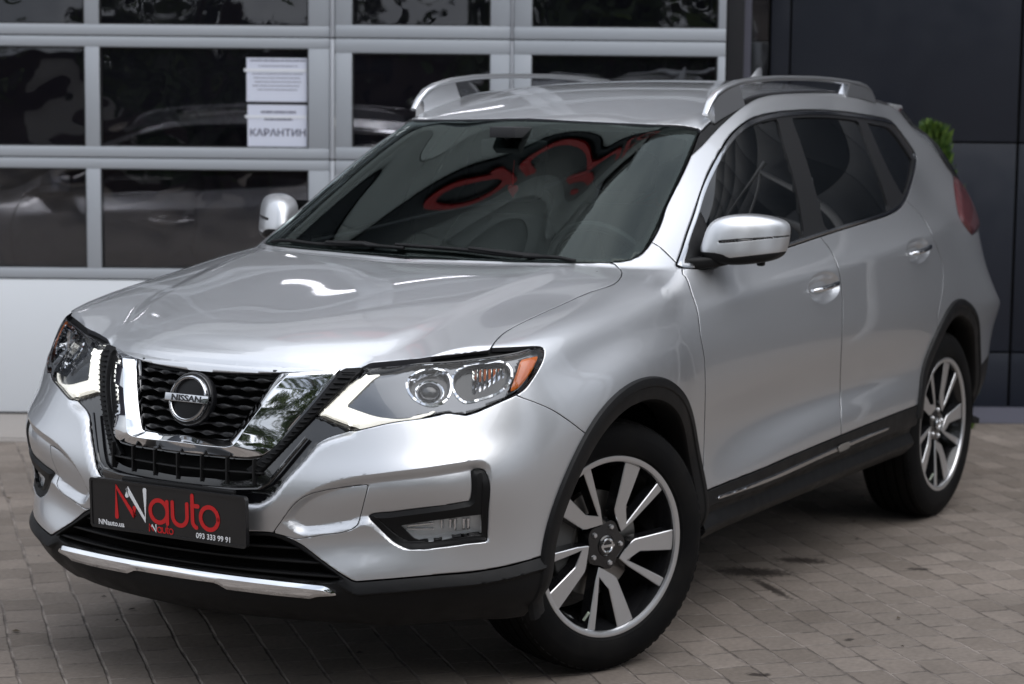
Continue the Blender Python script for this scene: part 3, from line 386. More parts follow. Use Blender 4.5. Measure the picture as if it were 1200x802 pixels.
'flap':('cn',1,[(-0.5046,0.5038),(-0.4979,0.5165),(-0.4913,0.5293),(-0.4846,0.5419),(-0.4767,0.5569),(-0.4682,0.5713),(-0.4602,0.5829),(-0.4514,0.5937),(-0.4415,0.6028),(-0.4302,0.61),(-0.4182,0.6156),(-0.4047,0.62),(-0.391,0.6234),(-0.3766,0.6269),(-0.362,0.63),(-0.3474,0.6327),(-0.3328,0.6355),(-0.3208,0.6377),(-0.3088,0.6398),(-0.2967,0.6418),(-0.2846,0.6438),(-0.2885,0.6293),(-0.2918,0.6144),(-0.2945,0.5982),(-0.2968,0.5816),(-0.2985,0.5669),(-0.3014,0.5528),(-0.3059,0.5424),(-0.312,0.5333),(-0.3192,0.527),(-0.3273,0.522),(-0.3413,0.5157),(-0.3562,0.5119),(-0.3714,0.5093),(-0.3865,0.5062),(-0.3995,0.503),(-0.4124,0.4998),(-0.4254,0.4968),(-0.4384,0.4937),(-0.4513,0.4905),(-0.4652,0.4942),(-0.479,0.4977),(-0.4918,0.5008)]),
'bumpline':('xz',0,[(0.4893,1.0004),(0.5229,0.9899),(0.5379,0.9768),(0.5419,0.9665),(0.5448,0.956),(0.5477,0.9418),(0.5494,0.9278),(0.5502,0.9141),(0.5505,0.9014),(0.5501,0.8883),(0.5479,0.8761),(0.5427,0.8659),(0.5316,0.8573),(0.5162,0.8507),(0.4995,0.8437),(0.4824,0.8357),(0.4644,0.8273),(0.4463,0.8179),(0.431,0.8088),(0.4155,0.7989),(0.3995,0.7885),(0.3832,0.7779),(0.3662,0.7669),(0.3483,0.7555),(0.3301,0.744),(0.3111,0.7321),(0.2911,0.7199),(0.2701,0.7075)]),
'apjoint':('xz',0,[(-0.4443,1.2206),(-0.4487,1.2116),(-0.454,1.2028),(-0.4602,1.1965),(-0.4659,1.1896),(-0.4686,1.179),(-0.4698,1.1675),(-0.4715,1.1553),(-0.4731,1.1429),(-0.4751,1.1324),(-0.4776,1.1219)]),
'doorA':('xz',0,[(-0.4585,1.1472),(-0.4564,1.135),(-0.4554,1.1231),(-0.4604,1.1121),(-0.4656,1.1005),(-0.462,1.0878),(-0.4538,1.0739),(-0.4465,1.06),(-0.4416,1.0427),(-0.4378,1.0252),(-0.4344,1.0074),(-0.4311,0.9891),(-0.4268,0.9705),(-0.4222,0.9519),(-0.4196,0.9332),(-0.4202,0.9166),(-0.4227,0.8999),(-0.4259,0.8829),(-0.4285,0.8659),(-0.4297,0.85),(-0.4303,0.8339),(-0.4311,0.8179),(-0.4325,0.8017),(-0.4354,0.7797),(-0.4394,0.7576),(-0.4448,0.7351),(-0.4517,0.7123),(-0.4595,0.6893),(-0.4719,0.6493),(-0.4772,0.6104),(-0.4746,0.5729),(-0.4678,0.5362),(-0.4594,0.4998),(-0.4549,0.4798),(-0.4506,0.4599),(-0.4468,0.4398),(-0.4445,0.4195),(-0.4457,0.3984)]),
'doorB':('xz',0,[(-1.3811,1.2164),(-1.3996,1.1976),(-1.4181,1.1788),(-1.4362,1.16),(-1.455,1.1414),(-1.47,1.1224),(-1.476,1.104),(-1.4756,1.0851),(-1.4722,1.0659),(-1.4747,1.0466),(-1.479,1.0267),(-1.4824,1.0067),(-1.484,0.9803),(-1.4816,0.954),(-1.4767,0.9278),(-1.471,0.9017),(-1.4668,0.8755),(-1.4642,0.841),(-1.4661,0.8059),(-1.4759,0.7696),(-1.4939,0.7321),(-1.5158,0.6939),(-1.5306,0.6653),(-1.5379,0.6378),(-1.5299,0.6125),(-1.5101,0.5892),(-1.4908,0.5659),(-1.4813,0.5455),(-1.4783,0.5241),(-1.4801,0.5019),(-1.4854,0.479),(-1.4924,0.4595),(-1.5024,0.4393),(-1.517,0.4182),(-1.5409,0.3953)]),
'doorC':('xz',0,[(-2.2303,1.28),(-2.2852,1.2658),(-2.3385,1.2506),(-2.3822,1.2338),(-2.4169,1.2157),(-2.4381,1.1988),(-2.4507,1.1812),(-2.4569,1.1634),(-2.4569,1.1446),(-2.4545,1.1252),(-2.4661,1.1044),(-2.487,1.0825),(-2.5071,1.0616),(-2.5252,1.0404),(-2.5384,1.0192),(-2.5441,0.9983),(-2.5419,0.9792),(-2.5347,0.9603),(-2.5249,0.9416),(-2.5122,0.9221),(-2.4972,0.9029),(-2.4816,0.8838),(-2.4635,0.8627),(-2.4453,0.8418),(-2.4296,0.8207)]),
'sill':('xz',0,[(-0.2845,0.4571),(-0.3309,0.4555),(-0.3721,0.4551),(-0.4092,0.4556),(-0.444,0.4565),(-0.481,0.4578),(-0.5172,0.4592),(-0.5532,0.4606),(-0.5891,0.462),(-0.625,0.4634),(-0.6626,0.4647),(-0.7006,0.4658),(-0.7389,0.4669),(-0.7777,0.468),(-0.8168,0.4693),(-0.8813,0.472),(-0.9468,0.4751),(-1.0138,0.4785),(-1.0826,0.4817),(-1.1534,0.4846),(-1.2079,0.4864),(-1.2635,0.4881),(-1.3203,0.4897),(-1.3782,0.4912),(-1.4373,0.4927),(-1.5126,0.4945),(-1.5897,0.4962),(-1.6689,0.4977),(-1.7501,0.4991),(-1.8335,0.5003),(-1.8874,0.501),(-1.9422,0.5016),(-1.9981,0.5022),(-2.055,0.5026),(-2.1218,0.503),(-2.1904,0.5032)]),
'sillchrome':('xz',1,[(-0.525,0.4314),(-0.5977,0.4326),(-0.6713,0.4337),(-0.7466,0.4349),(-0.8237,0.4363),(-0.9021,0.4382),(-0.995,0.4415),(-1.0891,0.4458),(-1.1852,0.4505),(-1.2843,0.455),(-1.3876,0.4587),(-1.4893,0.4612),(-1.5949,0.463),(-1.7044,0.4645),(-1.8176,0.4657),(-1.9345,0.467),(-1.9487,0.4526),(-1.8307,0.4503),(-1.7166,0.4479),(-1.6064,0.4454),(-1.4999,0.4426),(-1.3972,0.4395),(-1.2948,0.4355),(-1.1963,0.4308),(-1.1003,0.4262),(-1.0055,0.4223),(-0.9109,0.4199),(-0.8319,0.4192),(-0.7538,0.4193),(-0.6776,0.4196),(-0.6034,0.4199),(-0.5309,0.4199)]),
'sillsticker':('xz',1,[(-1.4299,0.4645),(-1.4842,0.4651),(-1.5394,0.4656),(-1.5698,0.4418),(-1.5319,0.4406),(-1.4945,0.4394),(-1.4574,0.4383)]),
'sillstep':('xz',0,[(-0.2971,0.3984),(-0.3355,0.3996),(-0.3719,0.4014),(-0.4065,0.4037),(-0.4402,0.406),(-0.4736,0.4082),(-0.5553,0.4112),(-0.641,0.4115),(-0.7312,0.4101),(-0.8249,0.4085),(-0.9187,0.4087),(-0.9842,0.4105),(-1.0494,0.4131),(-1.115,0.416),(-1.1818,0.4188),(-1.2504,0.4211),(-1.3203,0.4228),(-1.3921,0.4242),(-1.4657,0.4252),(-1.5411,0.4262),(-1.6181,0.4272),(-1.6887,0.4282),(-1.7608,0.4291),(-1.8345,0.43),(-1.9097,0.4308),(-1.9867,0.4316)]),
'dlo':('xz',1,[(-0.454,1.1292),(-0.4816,1.1442),(-0.5081,1.1594),(-0.5336,1.175),(-0.558,1.1908),(-0.5818,1.2069),(-0.6058,1.2231),(-0.6293,1.2387),(-0.6531,1.2543),(-0.6767,1.2701),(-0.7014,1.2871),(-0.7259,1.3044),(-0.7507,1.3219),(-0.7762,1.3393),(-0.8028,1.3564),(-0.8294,1.3727),(-0.857,1.3888),(-0.8855,1.4048),(-0.9149,1.4208),(-0.9451,1.4367),(-0.9706,1.4498),(-0.9967,1.4628),(-1.0235,1.4757),(-1.0582,1.4918),(-1.0943,1.5073),(-1.1238,1.5185),(-1.1544,1.529),(-1.1864,1.5388),(-1.2338,1.5515),(-1.2848,1.5622),(-1.3226,1.5679),(-1.3611,1.5723),(-1.4,1.5761),(-1.4416,1.5793),(-1.4836,1.5818),(-1.5263,1.5839),(-1.5705,1.5857),(-1.6152,1.5871),(-1.6606,1.5881),(-1.7067,1.5888),(-1.7676,1.5892),(-1.8298,1.5889),(-1.8934,1.5881),(-1.9513,1.5869),(-2.0103,1.5851),(-2.0706,1.5829),(-2.1322,1.5803),(-2.2036,1.5768),(-2.2787,1.5728),(-2.3596,1.5683),(-2.4308,1.5645),(-2.5117,1.5603),(-2.5975,1.555),(-2.6801,1.5497),(-2.7459,1.5419),(-2.7916,1.5264),(-2.8192,1.5069),(-2.8366,1.4859),(-2.8552,1.4665),(-2.8721,1.4469),(-2.8843,1.4266),(-2.891,1.4048),(-2.8744,1.392),(-2.8471,1.3793),(-2.7803,1.3581),(-2.6919,1.3383),(-2.5913,1.3183),(-2.497,1.2988),(-2.4392,1.2845),(-2.3871,1.2703),(-2.3363,1.257),(-2.2855,1.2445),(-2.2349,1.2335),(-2.1701,1.2236),(-2.1063,1.2163),(-2.0483,1.2112),(-1.9919,1.2078),(-1.9374,1.2046),(-1.8798,1.201),(-1.8239,1.1976),(-1.7695,1.1943),(-1.7111,1.1905),(-1.6542,1.1868),(-1.5984,1.183),(-1.5551,1.1799),(-1.5124,1.1768),(-1.4704,1.1737),(-1.429,1.1705),(-1.3818,1.1668),(-1.3354,1.163),(-1.2896,1.1591),(-1.2445,1.1554),(-1.1999,1.1519),(-1.1498,1.1481),(-1.1003,1.1444),(-1.0514,1.141),(-1.0031,1.1377),(-0.9553,1.1347),(-0.9068,1.1318),(-0.8589,1.1292),(-0.8117,1.1267),(-0.7653,1.1245),(-0.72,1.1226),(-0.6855,1.1211),(-0.6516,1.1195),(-0.6187,1.1185),(-0.5874,1.1184),(-0.5582,1.1197),(-0.5309,1.1218),(-0.5054,1.124),(-0.4783,1.1266)]),
'glassF':('xz',1,[(-0.4979,1.1393),(-0.5212,1.1534),(-0.5439,1.1676),(-0.5661,1.182),(-0.5902,1.1981),(-0.6141,1.2143),(-0.6379,1.2306),(-0.6617,1.2469),(-0.6858,1.2634),(-0.7102,1.2801),(-0.7349,1.2969),(-0.7601,1.3138),(-0.7859,1.3306),(-0.8125,1.3474),(-0.8394,1.3638),(-0.8671,1.3801),(-0.8958,1.3965),(-0.9254,1.4126),(-0.9561,1.4286),(-0.9854,1.4432),(-1.0158,1.4577),(-1.0472,1.472),(-1.08,1.4858),(-1.1142,1.4994),(-1.1502,1.5126),(-1.1882,1.5242),(-1.2383,1.5353),(-1.2909,1.544),(-1.3428,1.5499),(-1.3956,1.5543),(-1.4362,1.5572),(-1.4776,1.5599),(-1.4602,1.5384),(-1.4434,1.5171),(-1.4277,1.4959),(-1.4138,1.4748),(-1.4026,1.4547),(-1.3937,1.4346),(-1.3861,1.4146),(-1.3791,1.3946),(-1.3719,1.3744),(-1.3635,1.3507),(-1.3554,1.3269),(-1.3478,1.303),(-1.3408,1.279),(-1.3343,1.2551),(-1.3293,1.2357),(-1.324,1.2164),(-1.3187,1.197),(-1.3133,1.1777),(-1.2774,1.1734),(-1.2418,1.1692),(-1.2065,1.1653),(-1.157,1.1606),(-1.1081,1.1568),(-1.0597,1.1535),(-1.0118,1.1505),(-0.9645,1.1475),(-0.916,1.1445),(-0.8681,1.1417),(-0.821,1.1391),(-0.7748,1.1369),(-0.7297,1.135),(-0.6956,1.1335),(-0.6621,1.1321),(-0.6298,1.1311),(-0.5991,1.1312),(-0.571,1.1325),(-0.545,1.1347),(-0.5207,1.1371)]),
'glassR':('xz',1,[(-1.595,1.5627),(-1.6369,1.5634),(-1.6796,1.5641),(-1.7229,1.5646),(-1.7742,1.5646),(-1.8262,1.5642),(-1.8789,1.5633),(-1.9292,1.5622),(-1.9804,1.5606),(-2.0322,1.5586),(-2.0847,1.5561),(-2.1304,1.5534),(-2.1769,1.5502),(-2.2258,1.547),(-2.208,1.5248),(-2.1911,1.5027),(-2.1753,1.4806),(-2.161,1.4586),(-2.1482,1.4366),(-2.1374,1.4149),(-2.1291,1.3932),(-2.1227,1.3714),(-2.1179,1.3495),(-2.1141,1.3275),(-2.111,1.3081),(-2.1082,1.2887),(-2.1058,1.2692),(-2.1037,1.2497),(-2.1021,1.2302),(-2.0495,1.2264),(-1.9989,1.2226),(-1.95,1.219),(-1.886,1.2146),(-1.8241,1.2107),(-1.7641,1.2069),(-1.7047,1.2031),(-1.6468,1.1994),(-1.5902,1.1959),(-1.5347,1.1924),(-1.4804,1.1889),(-1.4832,1.2116),(-1.4864,1.2343),(-1.4899,1.257),(-1.4936,1.2797),(-1.4973,1.3022),(-1.5006,1.3216),(-1.5043,1.3409),(-1.5086,1.3602),(-1.5138,1.3794),(-1.5202,1.3986),(-1.5277,1.4179),(-1.5361,1.4373),(-1.5451,1.4566),(-1.5545,1.4759),(-1.5637,1.4952),(-1.5714,1.5121),(-1.579,1.5289),(-1.5868,1.5458)]),
'glassQ':('xz',1,[(-2.334,1.5389),(-2.4057,1.5333),(-2.4894,1.5273),(-2.5779,1.5233),(-2.6533,1.5168),(-2.6975,1.5014),(-2.726,1.4845),(-2.7432,1.4662),(-2.7575,1.4477),(-2.7713,1.4289),(-2.7828,1.4099),(-2.7949,1.3907),(-2.7393,1.3737),(-2.678,1.3571),(-2.6094,1.3413),(-2.5399,1.3265),(-2.4746,1.3119),(-2.4154,1.2976),(-2.364,1.2847),(-2.3168,1.2718),(-2.3062,1.2898),(-2.2956,1.3076),(-2.286,1.3255),(-2.2781,1.3434),(-2.2722,1.3639),(-2.2692,1.3844),(-2.2694,1.4049),(-2.2728,1.4255),(-2.2789,1.446),(-2.2871,1.4644),(-2.2972,1.4829),(-2.3091,1.5015),(-2.3216,1.5202)]),
'taillamp':('cr',1,[(2.1733,1.3058),(2.1065,1.2822),(2.0521,1.2584),(2.0096,1.2395),(1.9683,1.2208),(1.9305,1.2022),(1.8936,1.183),(1.8624,1.1638),(1.8487,1.1451),(1.8559,1.1306),(1.8714,1.1161),(1.8941,1.0981),(1.9225,1.0797),(2.2953,1.1),(2.4004,1.12),(2.4876,1.15),(2.4622,1.22),(2.3482,1.26)]),
'handleF':('xz',1,[(-1.3524,1.0627),(-1.3821,1.0609),(-1.4095,1.0561),(-1.433,1.048),(-1.4526,1.0375),(-1.4664,1.0243),(-1.4722,1.0103),(-1.4684,0.996),(-1.4558,0.9828),(-1.4351,0.9721),(-1.4086,0.9636),(-1.3769,0.9565),(-1.3423,0.9532),(-1.3107,0.9548),(-1.2805,0.9596),(-1.2521,0.9687),(-1.2297,0.9804),(-1.2152,0.9934),(-1.2085,1.0071),(-1.2108,1.0211),(-1.2217,1.034),(-1.2459,1.046),(-1.2789,1.0551),(-1.3151,1.0607)]),
'handleR':('xz',1,[(-2.251,1.1233),(-2.3152,1.1197),(-2.363,1.1028),(-2.3829,1.0897),(-2.3921,1.0757),(-2.3878,1.0631),(-2.3727,1.0516),(-2.3437,1.0415),(-2.307,1.0338),(-2.2706,1.0282),(-2.2326,1.0262),(-2.1662,1.0369),(-2.1408,1.0482),(-2.1238,1.0614),(-2.1132,1.0757),(-2.114,1.0897),(-2.1269,1.1019),(-2.1518,1.112),(-2.1984,1.12)]),
'nosegap':('cn2',1,[(-0.3235,0.6161),(-0.3209,0.6263),(-0.2889,0.6242),(-0.2426,0.6157),(-0.1963,0.6064),(-0.16,0.6012),(-0.1349,0.5996),(-0.1105,0.5983),(-0.0869,0.5972),(-0.0639,0.5964),(-0.0416,0.5958),(0.0194,0.5958),(0.0764,0.5978),(0.1301,0.6014),(0.1807,0.6062),(0.2286,0.6119),(0.2688,0.6172),(0.3078,0.6229),(0.3456,0.6294),(0.3822,0.637),(0.4177,0.646),(0.4403,0.6528),(0.4627,0.6602),(0.4853,0.6679),(0.5084,0.6755),(0.5324,0.6826),(0.5595,0.6899),(0.5879,0.6969),(0.6171,0.7035),(0.6434,0.7109),(0.6684,0.7184),(0.6828,0.7225),(0.6971,0.7267),(0.7112,0.7308),(0.7248,0.735),(0.7367,0.7389),(0.7478,0.743),(0.7584,0.7472),(0.7682,0.7517),(0.7772,0.7562),(0.7855,0.761),(0.7934,0.766),(0.8007,0.7711),(0.8075,0.7765),(0.8187,0.773),(0.815,0.7642),(0.811,0.7557),(0.8064,0.7474),(0.8001,0.7396),(0.793,0.7322),(0.7851,0.7251),(0.776,0.7185),(0.7659,0.7125),(0.7485,0.7043),(0.7298,0.697),(0.7104,0.6902),(0.6911,0.6835),(0.6723,0.6769),(0.6491,0.6689),(0.6262,0.6614),(0.6035,0.6541),(0.5808,0.6466),(0.5578,0.6389),(0.536,0.6319),(0.5141,0.6245),(0.4928,0.6169),(0.4714,0.6095),(0.4499,0.6028),(0.413,0.5938),(0.3747,0.5863),(0.3357,0.5798),(0.2959,0.574),(0.2551,0.5686),(0.2067,0.5629),(0.1557,0.5582),(0.102,0.5546),(0.0455,0.5526),(-0.0141,0.5522),(-0.0356,0.5525),(-0.0576,0.553),(-0.0801,0.5537),(-0.1031,0.5547),(-0.1268,0.5559),(-0.1565,0.5558),(-0.19,0.5542),(-0.2238,0.5541),(-0.254,0.5582),(-0.2763,0.5694),(-0.2878,0.5826),(-0.3056,0.6001)]),
'sail':('xz',1,[(-0.4837,1.135),(-0.506,1.1484),(-0.5277,1.162),(-0.5489,1.1756),(-0.57,1.1894),(-0.5924,1.2042),(-0.6147,1.219),(-0.637,1.234),(-0.6593,1.249),(-0.6816,1.264),(-0.704,1.279),(-0.7266,1.2941),(-0.7213,1.2786),(-0.7171,1.263),(-0.7119,1.2471),(-0.7049,1.231),(-0.6965,1.2147),(-0.6874,1.1982),(-0.6787,1.1817),(-0.6695,1.1643),(-0.6597,1.1468),(-0.6496,1.1294),(-0.6099,1.1282),(-0.5721,1.1277),(-0.5396,1.1294),(-0.5105,1.1323)]),
'finA':('yz',0,[(0.3947,0.9201),(0.3926,0.9087),(0.388,0.8966),(0.383,0.8846),(0.3774,0.8717),(0.3715,0.8588),(0.3651,0.8459),(0.3583,0.833),(0.3518,0.822),(0.345,0.811),(0.3378,0.8001),(0.3306,0.7892),(0.3232,0.7782),(0.3151,0.7653),(0.3069,0.7524),(0.2985,0.7396),(0.2893,0.7271),(0.2805,0.7166),(0.2712,0.7063),(0.2615,0.6962),(0.2514,0.6863),(0.2422,0.6777),(0.2327,0.6692),(0.223,0.6607)]),
'finB':('yz',0,[(0.4417,0.9213),(0.4394,0.9113),(0.4336,0.9004),(0.4272,0.8895),(0.4204,0.8787),(0.4134,0.8685),(0.4059,0.8583),(0.3983,0.8481),(0.3907,0.8377),(0.3835,0.8274),(0.3762,0.8169),(0.3689,0.8063),(0.3615,0.7957),(0.3538,0.7851),(0.345,0.7734),(0.3359,0.7616),(0.3268,0.7498),(0.3176,0.738),(0.3084,0.7262),(0.2996,0.7144),(0.2907,0.7026),(0.2817,0.6908),(0.2725,0.6791),(0.2651,0.67),(0.2574,0.661),(0.2496,0.6518)]),
'vinA':('yz',0,[(0.2529,0.9066),(0.2432,0.8959),(0.2338,0.8847),(0.2264,0.8726),(0.22,0.8598),(0.2135,0.847),(0.2071,0.835),(0.2007,0.823),(0.1942,0.8109),(0.1876,0.7988),(0.1809,0.7868),(0.1738,0.7747),(0.1666,0.7626),(0.1593,0.7505),(0.1518,0.7384)]),
'voutA':('yz',0,[(0.385,0.9193),(0.3813,0.9079),(0.3757,0.8961),(0.37,0.8841),(0.3643,0.8719),(0.3586,0.8595),(0.3527,0.847),(0.3464,0.8346),(0.34,0.8229),(0.3333,0.8113),(0.3263,0.7997),(0.3192,0.7881),(0.312,0.7765),(0.3051,0.7654),(0.298,0.7543),(0.291,0.7432),(0.2838,0.7321),(0.2766,0.721)]),
'vinC':('yz',0,[(0.1518,0.7384),(0.1456,0.7325),(0.1319,0.7298)]),
'voutC':('yz',0,[(0.2766,0.721),(0.2662,0.7111),(0.2548,0.7023),(0.242,0.6978),(0.2276,0.6952),(0.213,0.6926)]),
'vinB':('yz',0,[(0.1319,0.7298),(0.1143,0.7296),(0.0965,0.7294),(0.0784,0.7295),(0.0574,0.7301),(0.0361,0.7312),(0.0144,0.7324),(-0.0077,0.7335),(-0.0388,0.7348),(-0.0708,0.7359),(-0.1037,0.7369),(-0.1376,0.7377),(-0.1726,0.7383)]),
'voutB':('yz',0,[(0.213,0.6926),(0.1881,0.6926),(0.1628,0.6926),(0.137,0.6924),(0.1107,0.6921),(0.0839,0.6916),(0.0655,0.6911),(0.0469,0.6904),(0.0281,0.6897),(0.009,0.6892),(-0.0104,0.6889),(-0.0383,0.6891),(-0.0669,0.6898),(-0.0962,0.6907),(-0.1262,0.6916),(-0.157,0.6921)]),
'bulge':('xy',1,[(0.78,-0.12),(0.79,0),(0.7856,0.2355),(0.7722,0.2648),(0.7584,0.2936),(0.7438,0.3219),(0.7283,0.3494),(0.7117,0.3761),(0.6986,0.3955),(0.6851,0.4146),(0.6715,0.4336),(0.6583,0.4529),(0.6457,0.4726),(0.613,0.4875),(0.5791,0.5018),(0.5432,0.515),(0.5042,0.5265),(0.462,0.5364),(0.429,0.5425),(0.3943,0.5478),(0.3583,0.5525),(0.3212,0.5569),(0.2834,0.5612),(0.2458,0.5656),(0.2077,0.5702),(0.1691,0.5747),(0.1298,0.5792),(0.0895,0.5832),(0.057,0.5867),(0.0243,0.5903),(-0.0096,0.5934),(-0.0457,0.5951),(-0.0854,0.5945),(-0.1188,0.5921),(-0.1546,0.5882),(-0.1917,0.5837),(-0.2218,0.5833),(-0.2026,0.5462),(-0.1902,0.5051),(-0.1842,0.4603),(-0.1813,0.4133),(-0.1769,0.3669),(-0.1727,0.3367),(-0.168,0.3068),(-0.1631,0.2768),(-0.1582,0.2467),(-0.1537,0.2163),(-0.13,0),(-0.13,-0.12)]),
}
# ------------------------------------------------------------------ trimmed surface toolkit
AX = {'xy': ((1, 0, 0), (0, 1, 0)), 'yz': ((0, 1, 0), (0, 0, 1)), 'xz': ((1, 0, 0), (0, 0, 1)), 'cn': ((-.7660, .6428, 0), (0, 0, 1)), 'cn2': ((0, 1, 0), (-.35, 0, .94)), 'cr': ((-.7660, -.6428, 0), (0, 0, 1))}
class Surf:
    def __init__(s, co, no, q, g): s.co = co; s.no = no; s.q = q; s.g = g      # q: (n,4) quads, g: list of other polygons
    def faces(s): return [tuple(f) for f in s.q.tolist()]+list(s.g)
    def copy(s): return Surf(s.co.copy(), s.no.copy(), s.q.copy(), list(s.g))
def compact(s):
    used = np.zeros(len(s.co), bool)
    if len(s.q): used[s.q.ravel()] = True
    for f in s.g: used[list(f)] = True
    mp = np.cumsum(used)-1
    return Surf(s.co[used], s.no[used], mp[s.q] if len(s.q) else s.q, [tuple(int(mp[i]) for i in f) for f in s.g])
def cut(s, f, both=False):
    f = np.where(np.abs(f) < 1e-6, 1e-6, f); sg = f > 0
    if len(s.q):
        a = sg[s.q]; n = a.sum(1); qn = s.q[n == 0]; qp = s.q[n == 4]; mixed = [tuple(x) for x in s.q[(n > 0) & (n < 4)].tolist()]
    else: qn = qp = s.q; mixed = []
    gn = []; gp = []
    for p in s.g:
        c = sum(bool(sg[i]) for i in p)
        if c == 0: gn.append(p)
        elif c == len(p): gp.append(p)
        else: mixed.append(p)
    nc = []; nn = []; cache = {}; base = len(s.co)
    def ev(a, b):
        k = (a, b) if a < b else (b, a)
        if k not in cache:
            i, j = k; t = f[i]/(f[i]-f[j]); nc.append(s.co[i]*(1-t)+s.co[j]*t); v = s.no[i]*(1-t)+s.no[j]*t; nn.append(v/(np.linalg.norm(v)+1e-12)); cache[k] = base+len(nc)-1
        return cache[k]
    for p in mixed:
        N_ = []; P_ = []; m = len(p)
        for i in range(m):
            a = p[i]; b = p[(i+1) % m]
            (P_ if sg[a] else N_).append(a)
            if sg[a] != sg[b]:
                e = ev(a, b); N_.append(e); P_.append(e)
        if len(N_) > 2: gn.append(tuple(N_))
        if len(P_) > 2: gp.append(tuple(P_))
    co = np.vstack([s.co]+([np.array(nc)] if nc else [])); no = np.vstack([s.no]+([np.array(nn)] if nn else []))
    def mk(q, g):
        q4 = [x for x in g if len(x) == 4]; go = [x for x in g if len(x) != 4]
        if q4: q = np.vstack([q, np.array(q4, dtype=int)])
        return Surf(co, no, q, go)
    if both: return mk(np.vstack([qn, qp]), gn+gp)
    return compact(mk(qn, gn)), compact(mk(qp, gp))
def sdf(P, poly):
    poly = np.array(poly); out = np.full(len(P), .2); lo = poly.min(0)-.12; hi = poly.max(0)+.12
    ix = np.where(((P >= lo) & (P <= hi)).all(1))[0]
    for k in range(0, len(ix), 4000):
        j = ix[k:k+4000]; p = P[j]; a = poly; b = np.roll(poly, -1, 0); ab = b-a; d2 = np.full(len(p), 1e9); ins = np.zeros(len(p), bool)
        for (ax_, ay), (bx, by), (ex, ey) in zip(a, b, ab):
            L2 = ex*ex+ey*ey+1e-14; t = np.clip(((p[:, 0]-ax_)*ex+(p[:, 1]-ay)*ey)/L2, 0, 1)
            dx = p[:, 0]-ax_-t*ex; dy = p[:, 1]-ay-t*ey; d2 = np.minimum(d2, dx*dx+dy*dy)
            c = ((ay > p[:, 1]) != (by > p[:, 1])); 
            with np.errstate(divide='ignore', invalid='ignore'): xi = ax_+(p[:, 1]-ay)*ex/(ey if abs(ey) > 1e-12 else 1e-12)
            ins ^= c & (p[:, 0] < xi)
        d = np.sqrt(d2); out[j] = np.where(ins, -d, d)
    return out
def dom(co, no, pl):
    if pl == 'xy': return no[:, 2] > .02
    if pl in ('yz', 'cn2'): return co[:, 0] > .3
    if pl == 'cn': return (co[:, 0] > .05) & (no@np.array([.6428, .766, 0]) > -.3)
    if pl == 'cr': return co[:, 0] < -2.8
    return co[:, 1] > .2
def field(s, name, grow=0):
    pl, cl, pts = OUTL[name]; A = np.array(AX[pl]); f = sdf(s.co@A.T, pts)-grow
    return np.where(dom(s.co, s.no, pl), f, .2)
def curve(name, key):
    """open outline as sorted (key, value) arrays; key index 0 or 1"""
    pts = sorted(OUTL[name][2], key=lambda p: p[key]); a = np.array(pts); return a[:, key], a[:, 1-key]
def local(s, name, m=.06):
    pl, cl, pts = OUTL[name]; A = np.array(AX[pl]); P = s.co@A.T; a = np.array(pts)
    ok = ((P >= a.min(0)-m) & (P <= a.max(0)+m)).all(1) & dom(s.co, s.no, pl)
    q = s.q[ok[s.q].all(1)] if len(s.q) else s.q
    return compact(Surf(s.co, s.no, q, [f for f in s.g if all(ok[i] for i in f)]))
def vnormals(s):
    acc = np.zeros_like(s.co)
    if len(s.q):
        p = s.co[s.q]; n = np.cross(p[:, 2]-p[:, 0], p[:, 3]-p[:, 1])
        for k in range(4): np.add.at(acc, s.q[:, k], n)
    for f in s.g:
        p = s.co[list(f)]; n = sum(np.cross(p[i]-p[0], p[i+1]-p[0]) for i in range(1, len(f)-1))
        for i in f: acc[i] += n
    return acc/(np.linalg.norm(acc, axis=1)[:, None]+1e-12)
def sstep(t): t = np.clip(t, 0, 1); return t*t*(3-2*t)
def emboss(s, name, depth, width, grow=0, rim=.004, lin=False):
    """press a closed outline into the surface: soft wall of the given width, floor at depth"""
    for d in (rim, 0, -width*.5, -width, -width-rim): s = cut(s, field(s, name, grow)-d, both=True)
    f = field(s, name, grow); t = -f/width
    w = np.clip(t, 0, 1) if lin else sstep(t)
    s.co = s.co-s.no*(w*depth)[:, None]
    n2 = vnormals(s); k = (f < rim*.9)
    k2 = k & (w < .9999) if False else k
    s.no = np.where(k2[:, None], n2, s.no); return s
def boundary(faces):
    E = set()
    for f in faces:
        for i in range(len(f)): E.add((f[i], f[(i+1) % len(f)]))
    return [(a, b) for a, b in E if (b, a) not in E]
